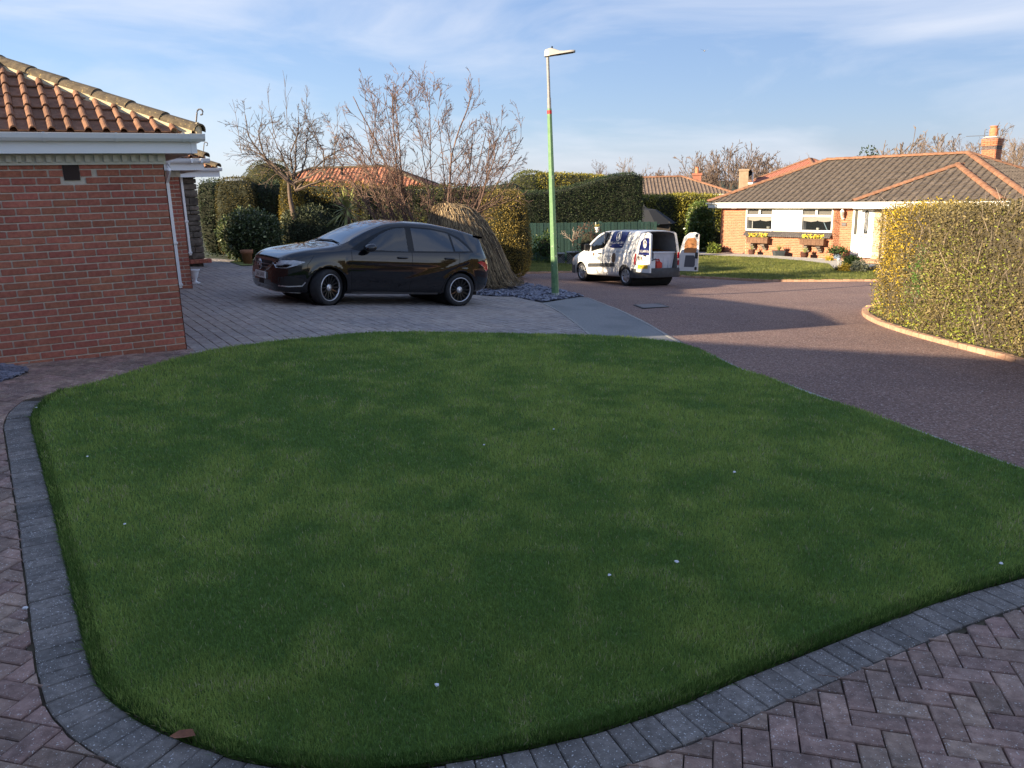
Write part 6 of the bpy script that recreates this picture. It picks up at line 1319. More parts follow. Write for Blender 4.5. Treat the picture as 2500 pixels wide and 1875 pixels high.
# ------------------------------------------------ shrubs and hedges at the back of the driveway
DK = ((.032, .05, .026), (.062, .088, .04), (.11, .125, .055)); OLV = ((.06, .075, .02), (.13, .125, .028), (.22, .17, .035)); GOLD = ((.14, .11, .02), (.30, .215, .035), (.42, .30, .05)); GRN = ((.03, .06, .016), (.075, .12, .03), (.13, .16, .05)); LGRN = ((.06, .10, .02), (.15, .19, .03), (.26, .26, .06))
def ground(px, Y): x = ray(px, 500).x * Y; return Vector((x, Y, gz(x, Y)))
def lump_px(name, label, cat, x0, x1, ytop, Y, dep, n, leaf, pal, seed, **k):
    a, b = at(x0, ytop, Y), at(x1, ytop, Y); cx = (a.x + b.x) / 2; g = gz(cx, Y + dep * .5) - .05; return plant_lump(name, label, cat, Vector((cx, Y + dep, g)), ((b.x - a.x) / 2, dep, a.z - g), n, leaf, pal, seed, **k)
lump_px('round_shrub', 'rounded evergreen shrub with pale edged leaves behind the terracotta pot', 'shrub', 510, 658, 517, 23.6, .85, 5200, .085, ((.035, .06, .022), (.11, .14, .05), (.34, .36, .17)), 31, p=2.4, mat=m_leafg, lump=.12, lf=2.2, aspect=.55, shrink=.86)
lump_px('clipped_conifer', 'tall flat sided clipped conifer with golden top behind the round shrub', 'conifer', 512, 607, 434, 27.6, .8, 9000, .05, ((.07, .065, .026), (.13, .11, .035), (.2, .15, .04)), 32, p=5, jit=.02, lump=.03, lf=3, along=.8)
lump_px('dark_yew', 'dark shaggy yew between the clipped conifers', 'conifer', 598, 682, 443, 28.2, .9, 6000, .075, DK, 33, p=4, lump=.14)
lump_px('dark_yew', 'dark narrow yew hard against the stone porch pillar', 'conifer', 470, 522, 438, 29.0, .8, 4000, .07, DK, 34, p=5, lump=.08)
lump_px('golden_conifer', 'golden clipped conifer just behind the fruit tree trunk', 'conifer', 668, 722, 436, 27.4, .6, 6500, .05, GOLD, 35, p=3.2, jit=.02, lump=.03, along=.8)
lump_px('domed_topiary', 'smooth golden green domed topiary rising over the back hedge', 'topiary', 548, 704, 387, 33.0, 1.7, 12000, .055, ((.09, .095, .022), (.19, .165, .03), (.26, .21, .04)), 36, p=2.3, jit=.02, lump=.03, lf=2, along=.8)
lump_px('loose_shrub', 'loose grey green shrub in shade beside the yucca', 'shrub', 660, 800, 505, 25.2, .9, 6500, .075, ((.04, .055, .028), (.085, .10, .05), (.16, .17, .085)), 37, p=2.2, lump=.22, lf=2.0, wob=.1, shrink=.84)
lump_px('loose_shrub', 'low leafy shrub hiding the yucca stem behind the black car', 'shrub', 775, 905, 560, 24.6, .7, 3500, .07, ((.035, .05, .025), (.07, .085, .04), (.13, .14, .06)), 38, p=2.2, lump=.2, lf=2.0, shrink=.84)
def hp(px, py, Y, hw, dz0=0): p = at(px, py, Y); return (p.x, p.y, gz(p.x, p.y) - .1 + dz0, p.z, hw)
sweep_hedge('back_hedge', 'long dark yew hedge below the orange pantile roof', 'hedge', [hp(700, 446, 30.5, .9), hp(780, 450, 30.3, .9), hp(880, 455, 30.0, .9), hp(960, 458, 29.6, .9), hp(1060, 462, 29.2, .9)], 15000, .075, DK, 41, lump=.10, colf=lambda p, c, r: np.where((p[:, 2] > 1.78 + .12 * np.sin(p[:, 0] * 2.1))[:, None] & (r.random((len(p), 1)) < .75), np.array(GOLD[1]) * r.uniform(.5, 1.1, (len(p), 1)), c))  # leaves near the crest coloured gold to paint low sun on the top
lump_px('golden_conifer', 'golden mop topped conifer above the yucca', 'conifer', 838, 892, 444, 28.0, .5, 3800, .055, GOLD, 42, p=2.4, lump=.06)
lump_px('clipped_conifer', 'brown green pillar conifer between yucca and many stemmed tree', 'conifer', 878, 912, 462, 27.0, .5, 3500, .05, ((.07, .06, .03), (.11, .09, .035), (.16, .12, .04)), 43, p=4, jit=.02, lump=.03)
sweep_hedge('olive_hedge', 'olive green hedge behind the stems of the bare tree', 'hedge', [hp(905, 470, 27.5, .8), hp(980, 462, 27.2, .8), hp(1080, 455, 27, .8), hp(1180, 462, 27, .8)], 13000, .065, ((.05, .065, .02), (.10, .11, .03), (.2, .17, .045)), 44, lump=.12)
lump_px('golden_hedge_end', 'golden box like conifer lit by sun beside the weeping shrub', 'conifer', 1165, 1292, 466, 25.4, 1.0, 17000, .05, ((.13, .105, .03), (.30, .22, .05), (.42, .31, .08)), 45, p=3.6, jit=.03, lump=.06, lf=2.4)
# clipped hedges further back
lump_px('clipped_hedge_mound', 'large clipped green hedge mound behind the lamp post', 'hedge', 1242, 1352, 418, 44, 2.6, 9000, .09, ((.055, .07, .018), (.12, .13, .026), (.2, .18, .035)), 51, p=3.2, jit=.03, lump=.04)
sweep_hedge('golden_long_hedge', 'long golden clipped hedge running behind the dark sweeping hedge', 'hedge', [hp(1316, 424, 46, 1.6), hp(1380, 424, 46, 1.6), hp(1450, 428, 46, 1.6), hp(1540, 440, 46, 1.6)], 12000, .09, ((.16, .15, .025), (.30, .26, .035), (.38, .31, .05)), 52, lump=.04, jit=.03)
lump_px('low_hedge_mound', 'dark low hedge mound below the bare branches', 'hedge', 1195, 1285, 441, 40, 1.6, 5000, .08, ((.035, .045, .016), (.08, .085, .025), (.15, .13, .035)), 53, p=3, lump=.08)
sweep_hedge('sweeping_hedge', 'tall dark hedge with a top that sweeps up behind the green fence', 'hedge', [hp(1235, 470, 37.2, .9), hp(1300, 467, 37.4, .9), hp(1350, 463, 37.6, .9), hp(1400, 452, 37.8, .9), hp(1450, 437, 38, .9), hp(1500, 425, 38.2, .9), hp(1535, 422, 38.3, .9), hp(1550, 428, 38.4, .85)], 30000, .06, ((.024, .040, .018), (.045, .068, .026), (.09, .11, .04)), 54, lump=.05, jit=.03, along=.6)
sweep_hedge('golden_hedge', 'thick golden green hedge left of the bungalow', 'hedge', [hp(1545, 482, 47, 1.4), hp(1600, 478, 47.2, 1.4), hp(1680, 477, 47.4, 1.4), hp(1760, 480, 47.6, 1.4)], 17000, .10, ((.12, .13, .022), (.27, .245, .035), (.40, .34, .06)), 55, lump=.12, jit=.06, lf=.9)
lump_px('laurel_bush', 'tall glossy laurel bush at the corner of the bungalow', 'shrub', 1690, 1750, 497, 41.2, .8, 5200, .12, ((.05, .085, .02), (.13, .18, .04), (.3, .3, .09)), 56, p=2.6, lump=.14, mat=m_leafg, shrink=.85)
# hedge beside the road
hx = [(2112, 752, 514, 17.3), (2170, 0, 511, 16.2), (2250, 0, 508, 15.0), (2370, 0, 503, 13.2), (2500, 0, 499, 11.4)]
hl = offset_line(resample(smooth_line(G([(2640, 925), (2500, 887), (2398, 861), (2292, 834), (2186, 805), (2128, 781), (2114, 764)]), 2), .6), -.95)
def top_at(y): return float(np.interp(y, [10, 18], [at(2500, 497, 11.0).z, at(2130, 512, 17.2).z]))
path = [(p.x, p.y, gz(p.x, p.y), top_at(p.y), .78) for p in hl]; path = [(path[0][0] + 1.5, path[0][1] - 3.2, path[0][2], path[0][3] + .12, .78)] + path
if path[0][1] > path[-1][1]: path = path[::-1]
yl = np.array([(2175, 520), (2330, 520), (2330, 560), (2300, 640), (2260, 700), (2160, 720), (2140, 700), (2200, 600)], float)
def hedge_col(p, c, r):
    X, Y, Z = p[:, 0], p[:, 1], p[:, 2] - CAMZ; yc = Y * cP - Z * sP; up = Y * sP + Z * cP; a = FPX * X / yc; b = -FPX * up / yc; px = 1250 + a * cR + b * sR; py = 937.5 - a * sR + b * cR
    n_ = n3(p, 2.2, 77); rr = r.random(len(p)); h = (Z + CAMZ - gzv(X, Y)) / 2.3
    sY = Y + 1.0 * (n_ - .5)
    yel = np.clip(1 - np.abs(sY - 14.9) / 1.7, 0, 1) * np.clip((h - .12) * 2.2, .25, 1); yel = np.maximum(yel, np.clip(1 - np.abs(sY - 16.4) / .6, 0, 1) * np.clip((.62 - h) * 3, 0, 1) * .8)
    grn = np.clip(1.0 - h * 1.1, 0, 1) * np.clip((n_ - .30) * 4, .25, 1); grn2 = np.clip(1 - np.abs(Y - 13.5) / .42, 0, 1) * np.clip(1 - np.abs(h - .42) / .26, 0, 1)
    c = np.where((rr < .55 * grn)[:, None], np.array((.26, .30, .045)) * r.uniform(.5, 1.5, (len(p), 1)), c); c = np.where((rr < .72 * yel)[:, None], np.array((.60, .42, .035)) * r.uniform(.45, 1.25, (len(p), 1)), c); c = np.where((rr < .8 * grn2)[:, None], np.array((.11, .22, .04)) * r.uniform(.5, 1.5, (len(p), 1)), c); return c
rh = sweep_hedge('roadside_hedge', 'thick privet hedge, brown with yellow and green patches, behind the brick kerb', 'hedge', path, 125000, .038, ((.13, .105, .045), (.25, .20, .085), (.34, .27, .12)), 61, core=m_core_b, jit=.06, lump=.085, lf=1.6, colf=hedge_col, rnd=.14)
m = MB(); R = random.Random(8)
for i in range(260):                   # pale woody stems showing through
    k = R.randrange(len(path) - 1); f = R.random(); a, b = path[k], path[k + 1]; x = a[0] + (b[0] - a[0]) * f; y = a[1] + (b[1] - a[1]) * f; d = Vector((b[0] - a[0], b[1] - a[1])).normalized(); nn = Vector((-d.y, d.x)); 
    if nn.x > 0: nn = -nn
    z = gz(x, y) + R.uniform(.1, 2.2); L = R.uniform(.12, .4); p0 = Vector((x, y, z)) + Vector((nn.x, nn.y, 0)) * R.uniform(.72, .83); q = Vector((d.x * R.gauss(0, .5), d.y * R.gauss(0, .5), R.uniform(.4, 1))).normalized() + Vector((nn.x, nn.y, 0)) * R.uniform(-.1, .25); m.tube([p0, p0 + q * L * .5 + Vector((0, 0, .01)), p0 + q * L], [.004, .003, .002], 3, cap=False)
o = m.build('stems', m_bark2, rh, world=True); o['kind'] = 'stuff'
# yucca
yb = at(848, 512, 24.3); yg = gz(yb.x, yb.y); yc_ = thing('yucca', 'spiky yucca with yellow green sword leaves behind the black car', 'plant', (yb.x, yb.y, yg)); m = MB(); m.tube([(0, 0, 0), (.03, 0, (yb.z - yg) * .6), (0, 0, yb.z - yg)], [.09, .08, .07], 8); m.build('stem', m_bark, yc_); R = random.Random(5)
for i in range(74):
    a = R.uniform(0, 6.283); el = R.uniform(-.95, 1.45); L = R.uniform(.5, .78); w = R.uniform(.018, .03); d = Vector((math.cos(a) * math.cos(el), math.sin(a) * math.cos(el), math.sin(el))); s = d.cross(Vector((0, 0, 1))).normalized(); c = Vector((0, 0, yb.z - yg + R.uniform(-.12, .1))); dr = -.28 * (1 - max(0, math.sin(el))) ; rows = [[], [], []]
    for k in range(6): f = k / 5; p = c + d * L * f + Vector((0, 0, dr * f * f * .6)); ww = w * (.6 + 1.2 * f) * (1 - f) * 2.0 + .001; rows[0].append(p - s * ww); rows[1].append(p - Vector((0, 0, .008))); rows[2].append(p + s * ww)
    q = MB(); q.grid(rows); o = q.build('sword_leaf', M('yucca_leaf', (.16, .19, .05), (.34, .34, .11), 3, .45, rnd=.35) if i == 0 else bpy.data.materials['yucca_leaf'], yc_)
# terracotta pot
pb = Vector((ray(605, 640).x * 23.0, 23.0, 0)); pb.z = gz(pb.x, pb.y); m = MB(); ptz = at(605, 610, 23.0).z - pb.z; m.lathe([(.0, 0), (.11, 0), (.15, ptz * .75), (.175, ptz * .75), (.18, ptz), (.155, ptz), (.14, ptz * .8), (0, ptz * .8)], 20); t = thing('terracotta_pot', 'plain terracotta flower pot in front of the round shrub', 'pot', pb); m.build('pot_body', M('terracotta', (.30, .13, .07), (.38, .18, .1), 8, .85), t, True); m = MB(); m.lathe([(0, 0), (.138, 0)], 16, (0, 0, ptz * .88)); m.build('compost', m_soil, t)
# mossy turf strip in front of the round shrub
drape('turf_strip', [v.xy for v in G([(560, 640), (625, 634), (690, 641), (640, 648), (590, 650)])], .02, m_far_lawn, .4)
# small white urn by the wing
ub = gp(478, 692); t = thing('urn_planter', 'small white fluted urn standing on the driveway by the brick wing', 'urn', ub); m = MB(); m.lathe([(.0, 0), (.06, 0), (.06, .03), (.03, .05), (.03, .09), (.055, .13), (.085, .22), (.10, .26), (.11, .265), (.11, .285), (.095, .285), (.07, .2), (0, .18)], 16); m.build('urn_body', m_upvc, t, True); m = MB(); m.box((0, 0, .012), (.14, .14, .024)); m.build('plinth', m_upvc, t)
# ------------------------------------------------ street lamp
lb = gp(1356, 724); lamp = thing('street_lamp', 'green street lamp column with silver top and flat white head', 'street lamp', lb); lean = Vector((-.018, 0, 1))
zt = lambda py: (at(1345, py, lb.y).z - lb.z)
Z1, Z2, Z3, Z4 = zt(281), zt(265), zt(239), zt(139)
m_green = M('green_column_paint', (.12, .235, .105), (.17, .30, .14), 12, .5, speck=(.45, .45, .38), sscale=14, samt=.72); m_galv = M('galvanised', (.26, .25, .24), (.36, .35, .33), 20, .5, metal=.35, speck=(.3, .28, .25), sscale=40, samt=.62)
pl_ = lambda z: lean * z
m = MB(); m.tube([pl_(-.2), pl_(.02), pl_(Z2)], [.088, .086, .050], 8); m.build('column', m_green, lamp)
m = MB(); m.tube([pl_(-.02), pl_(.05), pl_(.09)], [.095, .092, .087], 8); m.build('base_collar', M('worn_white', (.5, .5, .46), (.3, .34, .28), 20, .8), lamp)
m = MB(); m.tube([pl_(zt(274) - .035), pl_(zt(274) + .04)], [.0535, .053], 8); m.build('red_band', M('red_band', (.55, .03, .03), rough=.5), lamp)
m = MB(); m.tube([pl_(Z2), pl_(Z3)], .044, 10); m.tube([pl_(Z3), pl_(Z4)], [.036, .034], 10); m.build('bracket_pole', m_galv, lamp)
m = MB(); m.box(pl_(.62) + Vector((0, -.083, 0)), (.07, .012, .35)); m.build('access_door', m_green, lamp)
hd = pl_(Z4) + Vector((0, 0, .02)); hdir = Vector((.97, -.2, 0)).normalized(); hs_ = hdir.cross(Vector((0, 0, 1))); m = MB()
st_ = [(-.07, .03, .045, .10), (-.05, .055, .05, .14), (.06, .07, .05, .16), (.16, .07, .055, .125), (.26, .085, .06, .075), (.36, .09, .055, .055), (.50, .085, .045, .05), (.58, .06, .035, .042), (.60, .03, .03, .035)]
m.grid([[hd + hdir * x + hs_ * (wd * c_) + Vector((0, 0, (h_ if s_ > 0 else 0) * abs(s_) ** .7 - (.0 if s_ > 0 else -.0) + x * .09 + (0 if s_ >= 0 else -.012))) for c_, s_ in [(math.cos(q), math.sin(q)) for q in np.linspace(0, 2 * math.pi, 17)]] for x, wd, g_, h_ in st_], flip=True); m.build('lamp_head', M('pale_lamp_head', (.42, .39, .34), None, rough=.4), lamp, True)
m = MB(); m.add([hd + hdir * x + hs_ * w_ + Vector((0, 0, x * .09 - .016)) for x, w_ in ((.2, -.06), (.55, -.06), (.55, .06), (.2, .06))], [(0, 1, 2, 3)]); m.build('lens', M('lamp_lens', (.10, .10, .11), rough=.2), lamp); m = MB(); m.lathe([(.018, 0), (.018, .03), (0, .035)], 8, hd + hdir * .1 + Vector((0, 0, .16))); m.build('photocell', m_dark, lamp)
# ------------------------------------------------ green board fence
fg = gp(1300, 641); FY = 35.6; fa, fb_ = at(1268, 545, FY), at(1610, 541, FY + .8); fz0 = gz(fa.x, fa.y); fd = (fb_ - fa).xy.normalized(); fL = (fb_ - fa).xy.length
fence = thing('board_fence', 'dark green vertical board fence below the sweeping hedge', 'fence', (fa.x, fa.y, fz0)); FF = Frame(fa, fd); m_fence = M('green_fence_stain', (.018, .048, .04), (.03, .068, .055), 12, .8, rnd=.15); n_ = int(fL / .152)
mesh = None
for i in range(n_):
    if mesh is None: b = MB(); b.bbox((0, 0, 0), (.136, .02, 1.0), .004); mesh = bpy.data.meshes.new('board'); mesh.from_pydata(b.v, [], b.f); mesh.materials.append(m_fence)
    c = FF((i + .5) * .152, (i % 2) * .012, 0); z0_ = gz(c.x, c.y) + .02; z1_ = fa.z + (fb_.z - fa.z) * i / n_ + random.uniform(-.012, .012); o = bpy.data.objects.new('board', mesh); COL.objects.link(o); o.parent = fence; o.matrix_basis = fence.matrix_basis.inverted() @ Matrix.Translation((c.x, c.y, (z0_ + z1_) / 2)) @ FF.mat().to_4x4() @ Matrix.Diagonal((1, 1, z1_ - z0_, 1))
for z in (.35, 1.0, 1.6): m = MB(); a, b = FF(0, .04, fz0 + z), FF(fL, .04, gz(fb_.x, fb_.y) + z); m.tube([a, b], .04, 4); m.build('rail', m_fence, fence, world=True)
for i in range(0, n_ + 1, 12): c = FF(i * .152, .09, 0); m = MB(); m.bbox((c.x, c.y, fz0 + .8), (.1, .1, 1.7), .01); m.build('post', m_fence, fence, world=True)
# pots and shrubs along the fence
def small_plant(name, label, px, py, Y, wid, hgt, n, leaf, pal, seed, pot=None, group=None, **k):
    x = ray(px, py).x * Y; b = Vector((x, Y, gz(x, Y) + .05))
    plant_lump(name, label, 'plant', b + Vector((0, 0, pot or 0)), (wid / 2, wid / 2, hgt), n, leaf, pal, seed, lump=.16, lf=3, shrink=.6, **k); return b
small_plant('fence_shrub', 'open leafy shrub in front of the green fence', 1330, 620, 34.6, .9, 1.3, 700, .12, GRN, 71, p=2.2, core=m_core)
def lattice_pot(px, Y, w, h, label):
    x = ray(px, 600).x * Y; b = Vector((x, Y, gz(x, Y) + .05)); t = thing('lattice_planter', label, 'planter', b); m = MB(); m.bbox((0, 0, h / 2), (w * .94, w * .94, h), .01); m.build('liner', m_core_b, t)
    ml = bpy.data.materials.get('lattice_wood') or M('lattice_wood', (.30, .30, .30), (.38, .37, .36), 6, .8)
    for i in range(7):
        f = -w / 2 + w * i / 6
        for sg in (-1, 1): m = MB(); q = [(f, -w / 2 - .012, 0.02), (max(-w / 2, min(w / 2, f + sg * h)), -w / 2 - .012, .02 + min(h, abs(max(-w / 2, min(w / 2, f + sg * h)) - f)))]; m.tube(q, .008, 4); m.build('lattice_slat', ml, t)
    for z in (0.02, h): m = MB(); m.bbox((0, 0, z), (w + .03, w + .03, .035), .006); m.build('rim', ml, t)
    return b, t
b, t = lattice_pot(1366, 34.6, .42, .42, 'square lattice planter at the foot of the fence beside the lamp column'); b, t = lattice_pot(1398, 34.3, .5, .5, 'square lattice planter holding a small standard bush near the van bonnet')
t2 = tree_thing('standard_bush', 'small leafless standard bush growing in the lattice planter', b + Vector((0, 0, .48)), grow_tree([((0, 0, 0), (0, 0, 1), .5, .02)] , 3, 0, [0], [.5], [.5], [.02], [0]) + [(p, r, 1) for p, r, l in grow_tree([((0, 0, .45), (math.cos(a) * .8, math.sin(a) * .8, .7), .5, .012) for a in np.linspace(0, 5.6, 8)], 4, 2, [4, 2], [.6, .6], [.5, .5], [.12, .12], [.02, .02], .005, .08)], m_bark2)
small_plant('russet_shrub', 'russet leafless bush behind the van bonnet', 1440, 600, 33.8, 1.3, 1.7, 1100, .07, ((.10, .045, .03), (.16, .075, .045), (.2, .11, .07)), 72, p=2.2)
wp = at(1458, 560, 35.4); t = thing('hanging_pot', 'white wall pot with yellow flowers hooked on the green fence', 'pot', wp - Vector((0, 0, .12))); m = MB(); m.lathe([(0, 0), (.07, 0), (.10, .2), (.11, .2), (.11, .22)], 12); m.build('pot_body', m_white, t); m = MB(); m.tube([(-.06, .03, .2), (-.06, .06, .42), (-.06, .1, .42)], .012, 5); m.build('hook', m_white, t); m = MB()
for i in range(40): m.bbox((random.gauss(0, .05), random.gauss(0, .05), .24 + random.random() * .08), (.035, .035, .02), .006)
m.build('flowers', M('yellow_petal', (.55, .42, .04), (.4, .34, .06), 20, .7), t)
# dark pointed shed roof left of the golden hedge
sb = at(1585, 541, 44.0); t = thing('garden_shed', 'dark garden shed with curved pointed roof behind the van', 'shed', (sb.x, sb.y, gz(sb.x, sb.y))); za = gz(sb.x, sb.y); ap_ = at(1572, 499, 44.0); m = MB(); rows = []
for r_, z in ((1.35, sb.z - .1), (1.0, sb.z + .22), (.55, sb.z + .62), (.18, ap_.z - .22), (.05, ap_.z - .1), (.02, ap_.z)): rows.append([(ap_.x + .3 * (r_) + r_ * math.cos(a) * 1.0 - .3 * r_ * 0, ap_.y + r_ * math.sin(a), z) for a in np.linspace(0, 2 * math.pi, 9)])
m.grid(rows); m.build('roof', M('dark_felt', (.022, .024, .028), rough=.9), t, world=True); m = MB(); m.bbox((ap_.x + .3, ap_.y, (za + sb.z) / 2), (1.9, 1.9, sb.z - za), .03); m.build('walls', M('dark_boards', (.05, .04, .035), (.07, .06, .05), 6, .9), t, world=True)
# ------------------------------------------------ bungalow garden
def bpt(px, py, off): p = on_plane(px, py, Vector(BP) - BT * off, BT); return p
def pot(name, label, zx, zy0, zy1, wpx, off, mat, square=False, group=None):
    px = 1720 + zx / 5.027; p = bpt(px, 500 + zy1 / 5.027, off); q = bpt(px, 500 + zy0 / 5.027, off); h = q.z - p.z; p.z = max(p.z, GB + .02); w = wpx / 5.027 / 46; t = thing(name, label, 'pot', p); m = MB()
    if square: m.hexa([Vector((a * w * .4, b * w * .4, 0)) for a, b in ((-1, -1), (1, -1), (1, 1), (-1, 1))] + [Vector((a * w * .5, b * w * .5, h)) for a, b in ((-1, -1), (1, -1), (1, 1), (-1, 1))])
    else: m.lathe([(0, 0), (w * .36, 0), (w * .5, h * .5), (w * .5, h * .88), (w * .53, h * .9), (w * .53, h), (w * .45, h), (w * .42, h * .8), (0, h * .8)], 16)
    m.build('pot_body', mat, t, not square); return t, p, h, w
m_brownpot = M('brown_glaze', (.085, .035, .025), (.12, .055, .04), 6, .35)
def sprigs(t, z, n, L, mat, spread=.7, seed=1, w=.012):
    R = random.Random(seed); m = MB()
    for i in range(n):
        a = R.uniform(0, 6.28); d = Vector((math.cos(a) * spread * R.random(), math.sin(a) * spread * R.random(), 1)).normalized(); s = d.cross(Vector((1, .3, 0))).normalized(); p = Vector((0, 0, z)); l = L * R.uniform(.6, 1.1); m.add([p - s * w * .5, p + d * l * .5 - s * w + Vector((0, 0, 0)), p + d * l, p + d * l * .5 + s * w, p + s * w * .5], [(0, 1, 2, 3, 4)])
    return m.build('sprigs', mat, t)
m_sprig = M('green_sprig', (.12, .16, .04), (.22, .24, .08), 8, .7)
t, p, h, w = pot('plant_pot', 'round brown pot with sparse shoots below the first window trough', 575, 580, 650, 72, .55, m_brownpot); sprigs(t, h * .8, 14, .28, m_sprig, .5, 2)
t, p, h, w = pot('square_planter', 'dark grey square planter with spiky leaves against the bungalow wall', 905, 590, 665, 110, .5, M('grey_planter', (.06, .07, .075), rough=.5), True); sprigs(t, h * .9, 26, .42, m_sprig, .9, 3, .016)
t, p, h, w = pot('plant_pot', 'round brown pot with leafy sprig under the second window trough', 1221, 615, 690, 80, .6, m_brownpot); sprigs(t, h * .8, 16, .3, m_sprig, .8, 4, .03)
t, p, h, w = pot('glazed_pot', 'blue patterned glazed pot holding a bushy plant by the front door', 1630, 600, 670, 82, .75, M('blue_glaze', (.06, .12, .22), (.25, .32, .4), 22, .25, coat=.6)); plant_lump('pot_bush', 'bushy dark green plant filling the blue glazed pot', 'plant', p + Vector((0, 0, h * .8)), (.38, .32, .34), 500, .09, GRN, 81, lump=.12, lf=4, shrink=.6)
def trough(label, z0x, z1x, ztop, zbot, seed, flab):
    pa = bpt(1720 + z0x / 5.027, 500 + zbot / 5.027, .30); pb_ = bpt(1720 + z1x / 5.027, 500 + zbot / 5.027, .30); tp = bpt(1720 + z0x / 5.027, 500 + ztop / 5.027, .30); sa, sb_ = FB.loc(pa)[0], FB.loc(pb_)[0] - .12; h = tp.z - pa.z; t = thing('window_trough', label, 'flower box', FB(sa, -.3, pa.z)); k = 6
    for i in range(k): a = sa + (sb_ - sa) * i / k; b = sa + (sb_ - sa) * (i + 1) / k; hbox(t, None, FB, a + .004, b - .004, -.32, -.295, pa.z, pa.z + h * .86, 'slat', m_wood)
    hbox(t, None, FB, sa - .03, sb_ + .03, -.345, -.29, pa.z + h * .86, pa.z + h, 'rim', m_wood); hbox(t, None, FB, sa, sa + .02, -.295, -.08, pa.z, pa.z + h * .95, 'end_board', m_wood); hbox(t, None, FB, sb_ - .02, sb_, -.295, -.08, pa.z, pa.z + h * .95, 'end_board', m_wood); hbox(t, None, FB, sa + .02, sb_ - .02, -.295, -.1, pa.z + .01, pa.z + h * .85, 'compost', m_soil)
    for s_ in (sa + .2, sb_ - .35):
        for q in range(3): b = MB(); b.bbox(FB(s_ + .08, -.06 - .05 * q, pa.z - .27 + q * .09), (.2, .12 + .1 * q, .085), .012, m=FB.mat()); b.build('corbel_stone', m_stone, t, world=True)
    f = thing('pansies', flab, 'flowers', FB((sa + sb_) / 2, -.2, pa.z + h)); R = random.Random(seed); lv, fl = MB(), MB()
    for i in range(170):
        s_ = R.uniform(sa + .06, sb_ - .08); g_ = abs((s_ - sa) / (sb_ - sa) - .5); P = FB(s_, R.uniform(-.3, -.1), pa.z + h + R.uniform(-.02, .14)); Rm = Matrix.Rotation(R.random() * 6, 3, 'Z') @ Matrix.Rotation(R.gauss(1.0, .5), 3, 'X')
        if i % 3 and .04 < g_ < .42: fl.lathe([(0, 0), (.042, .01), (.03, .02)], 6, P + Vector((0, 0, .03)), Rm)
        else: lv.box(P - Vector((0, 0, .04)), (.07, .05, .004), m=Rm)
    fl.build('petals', bpy.data.materials['yellow_petal2'] if 'yellow_petal2' in bpy.data.materials else M('yellow_petal2', (.72, .5, .03), (.8, .62, .1), 20, .6), f, world=True); lv.build('leaves', m_sprig, f, world=True)
trough('slatted timber flower trough under the window nearer the laurel', 512, 800, 392, 465, 1, 'yellow pansies in the trough nearer the laurel'); trough('slatted timber flower trough under the window nearer the trellis', 1165, 1492, 412, 490, 2, 'yellow pansies in the trough nearer the trellis')
def bed_plant(name, label, zx, zy0, zy1, wz, off, pal, seed, leaf=.09, n=900, **k):
    p = gp(1720 + zx / 5.027, 500 + zy1 / 5.027); p.z += .04; q = at(1720 + zx / 5.027, 500 + zy0 / 5.027, p.y); w = wz / 5.027 / (2009 / p.y); plant_lump(name, label, 'plant', p, (w / 2, w / 2, q.z - p.z), n, leaf, pal, seed, lump=.12, lf=3, shrink=.75, **k)
bed_plant('green_shrub', 'upright green shrub beside the brick doorstep', 1800, 640, 790, 165, 0, GRN, 91, n=1300); bed_plant('yellow_shrub', 'low yellow heather in front of the green shrub', 1712, 750, 832, 118, 0, ((.3, .2, .02), (.5, .36, .04), (.6, .45, .08)), 92, .05, 1200); bed_plant('grey_shrub', 'grey green lavender bush beside the yellow heather', 1905, 722, 838, 170, 0, ((.12, .13, .08), (.25, .26, .17), (.36, .37, .26)), 93, .06, 1500); bed_plant('dark_heather', 'small dark heather by the white garden stake', 1622, 768, 830, 60, 0, ((.06, .06, .03), (.12, .11, .05), (.2, .18, .08)), 94, .05, 500)
bed_plant('yellow_flowers', 'clump of yellow flowers between pots by the doorstep', 1535, 645, 700, 95, 0, ((.4, .3, .03), (.6, .45, .05), (.7, .55, .1)), 95, .05, 500); bed_plant('border_plant', 'pale green leafy clump at the corner of the bungalow', 110, 490, 605, 140, 0, LGRN, 96, .12, 500); bed_plant('red_leaf_plant', 'small red leaved plant against the corner brickwork', 232, 515, 590, 70, 0, ((.16, .05, .04), (.26, .09, .06), (.3, .14, .08)), 97, .09, 260)
sp_ = gp(1720 + 1635 / 5.027, 500 + 826 / 5.027); t = thing('garden_stake_light', 'white solar stake light beside the yellow heather', 'garden light', sp_); m = MB(); m.tube([(0, 0, 0), (0, 0, .42)], .02, 6); m.build('stake', m_white, t); m = MB(); m.lathe([(.03, 0), (.06, .03), (.06, .08), (.02, .11)], 10, (0, 0, .4)); m.build('lamp_top', m_white, t)
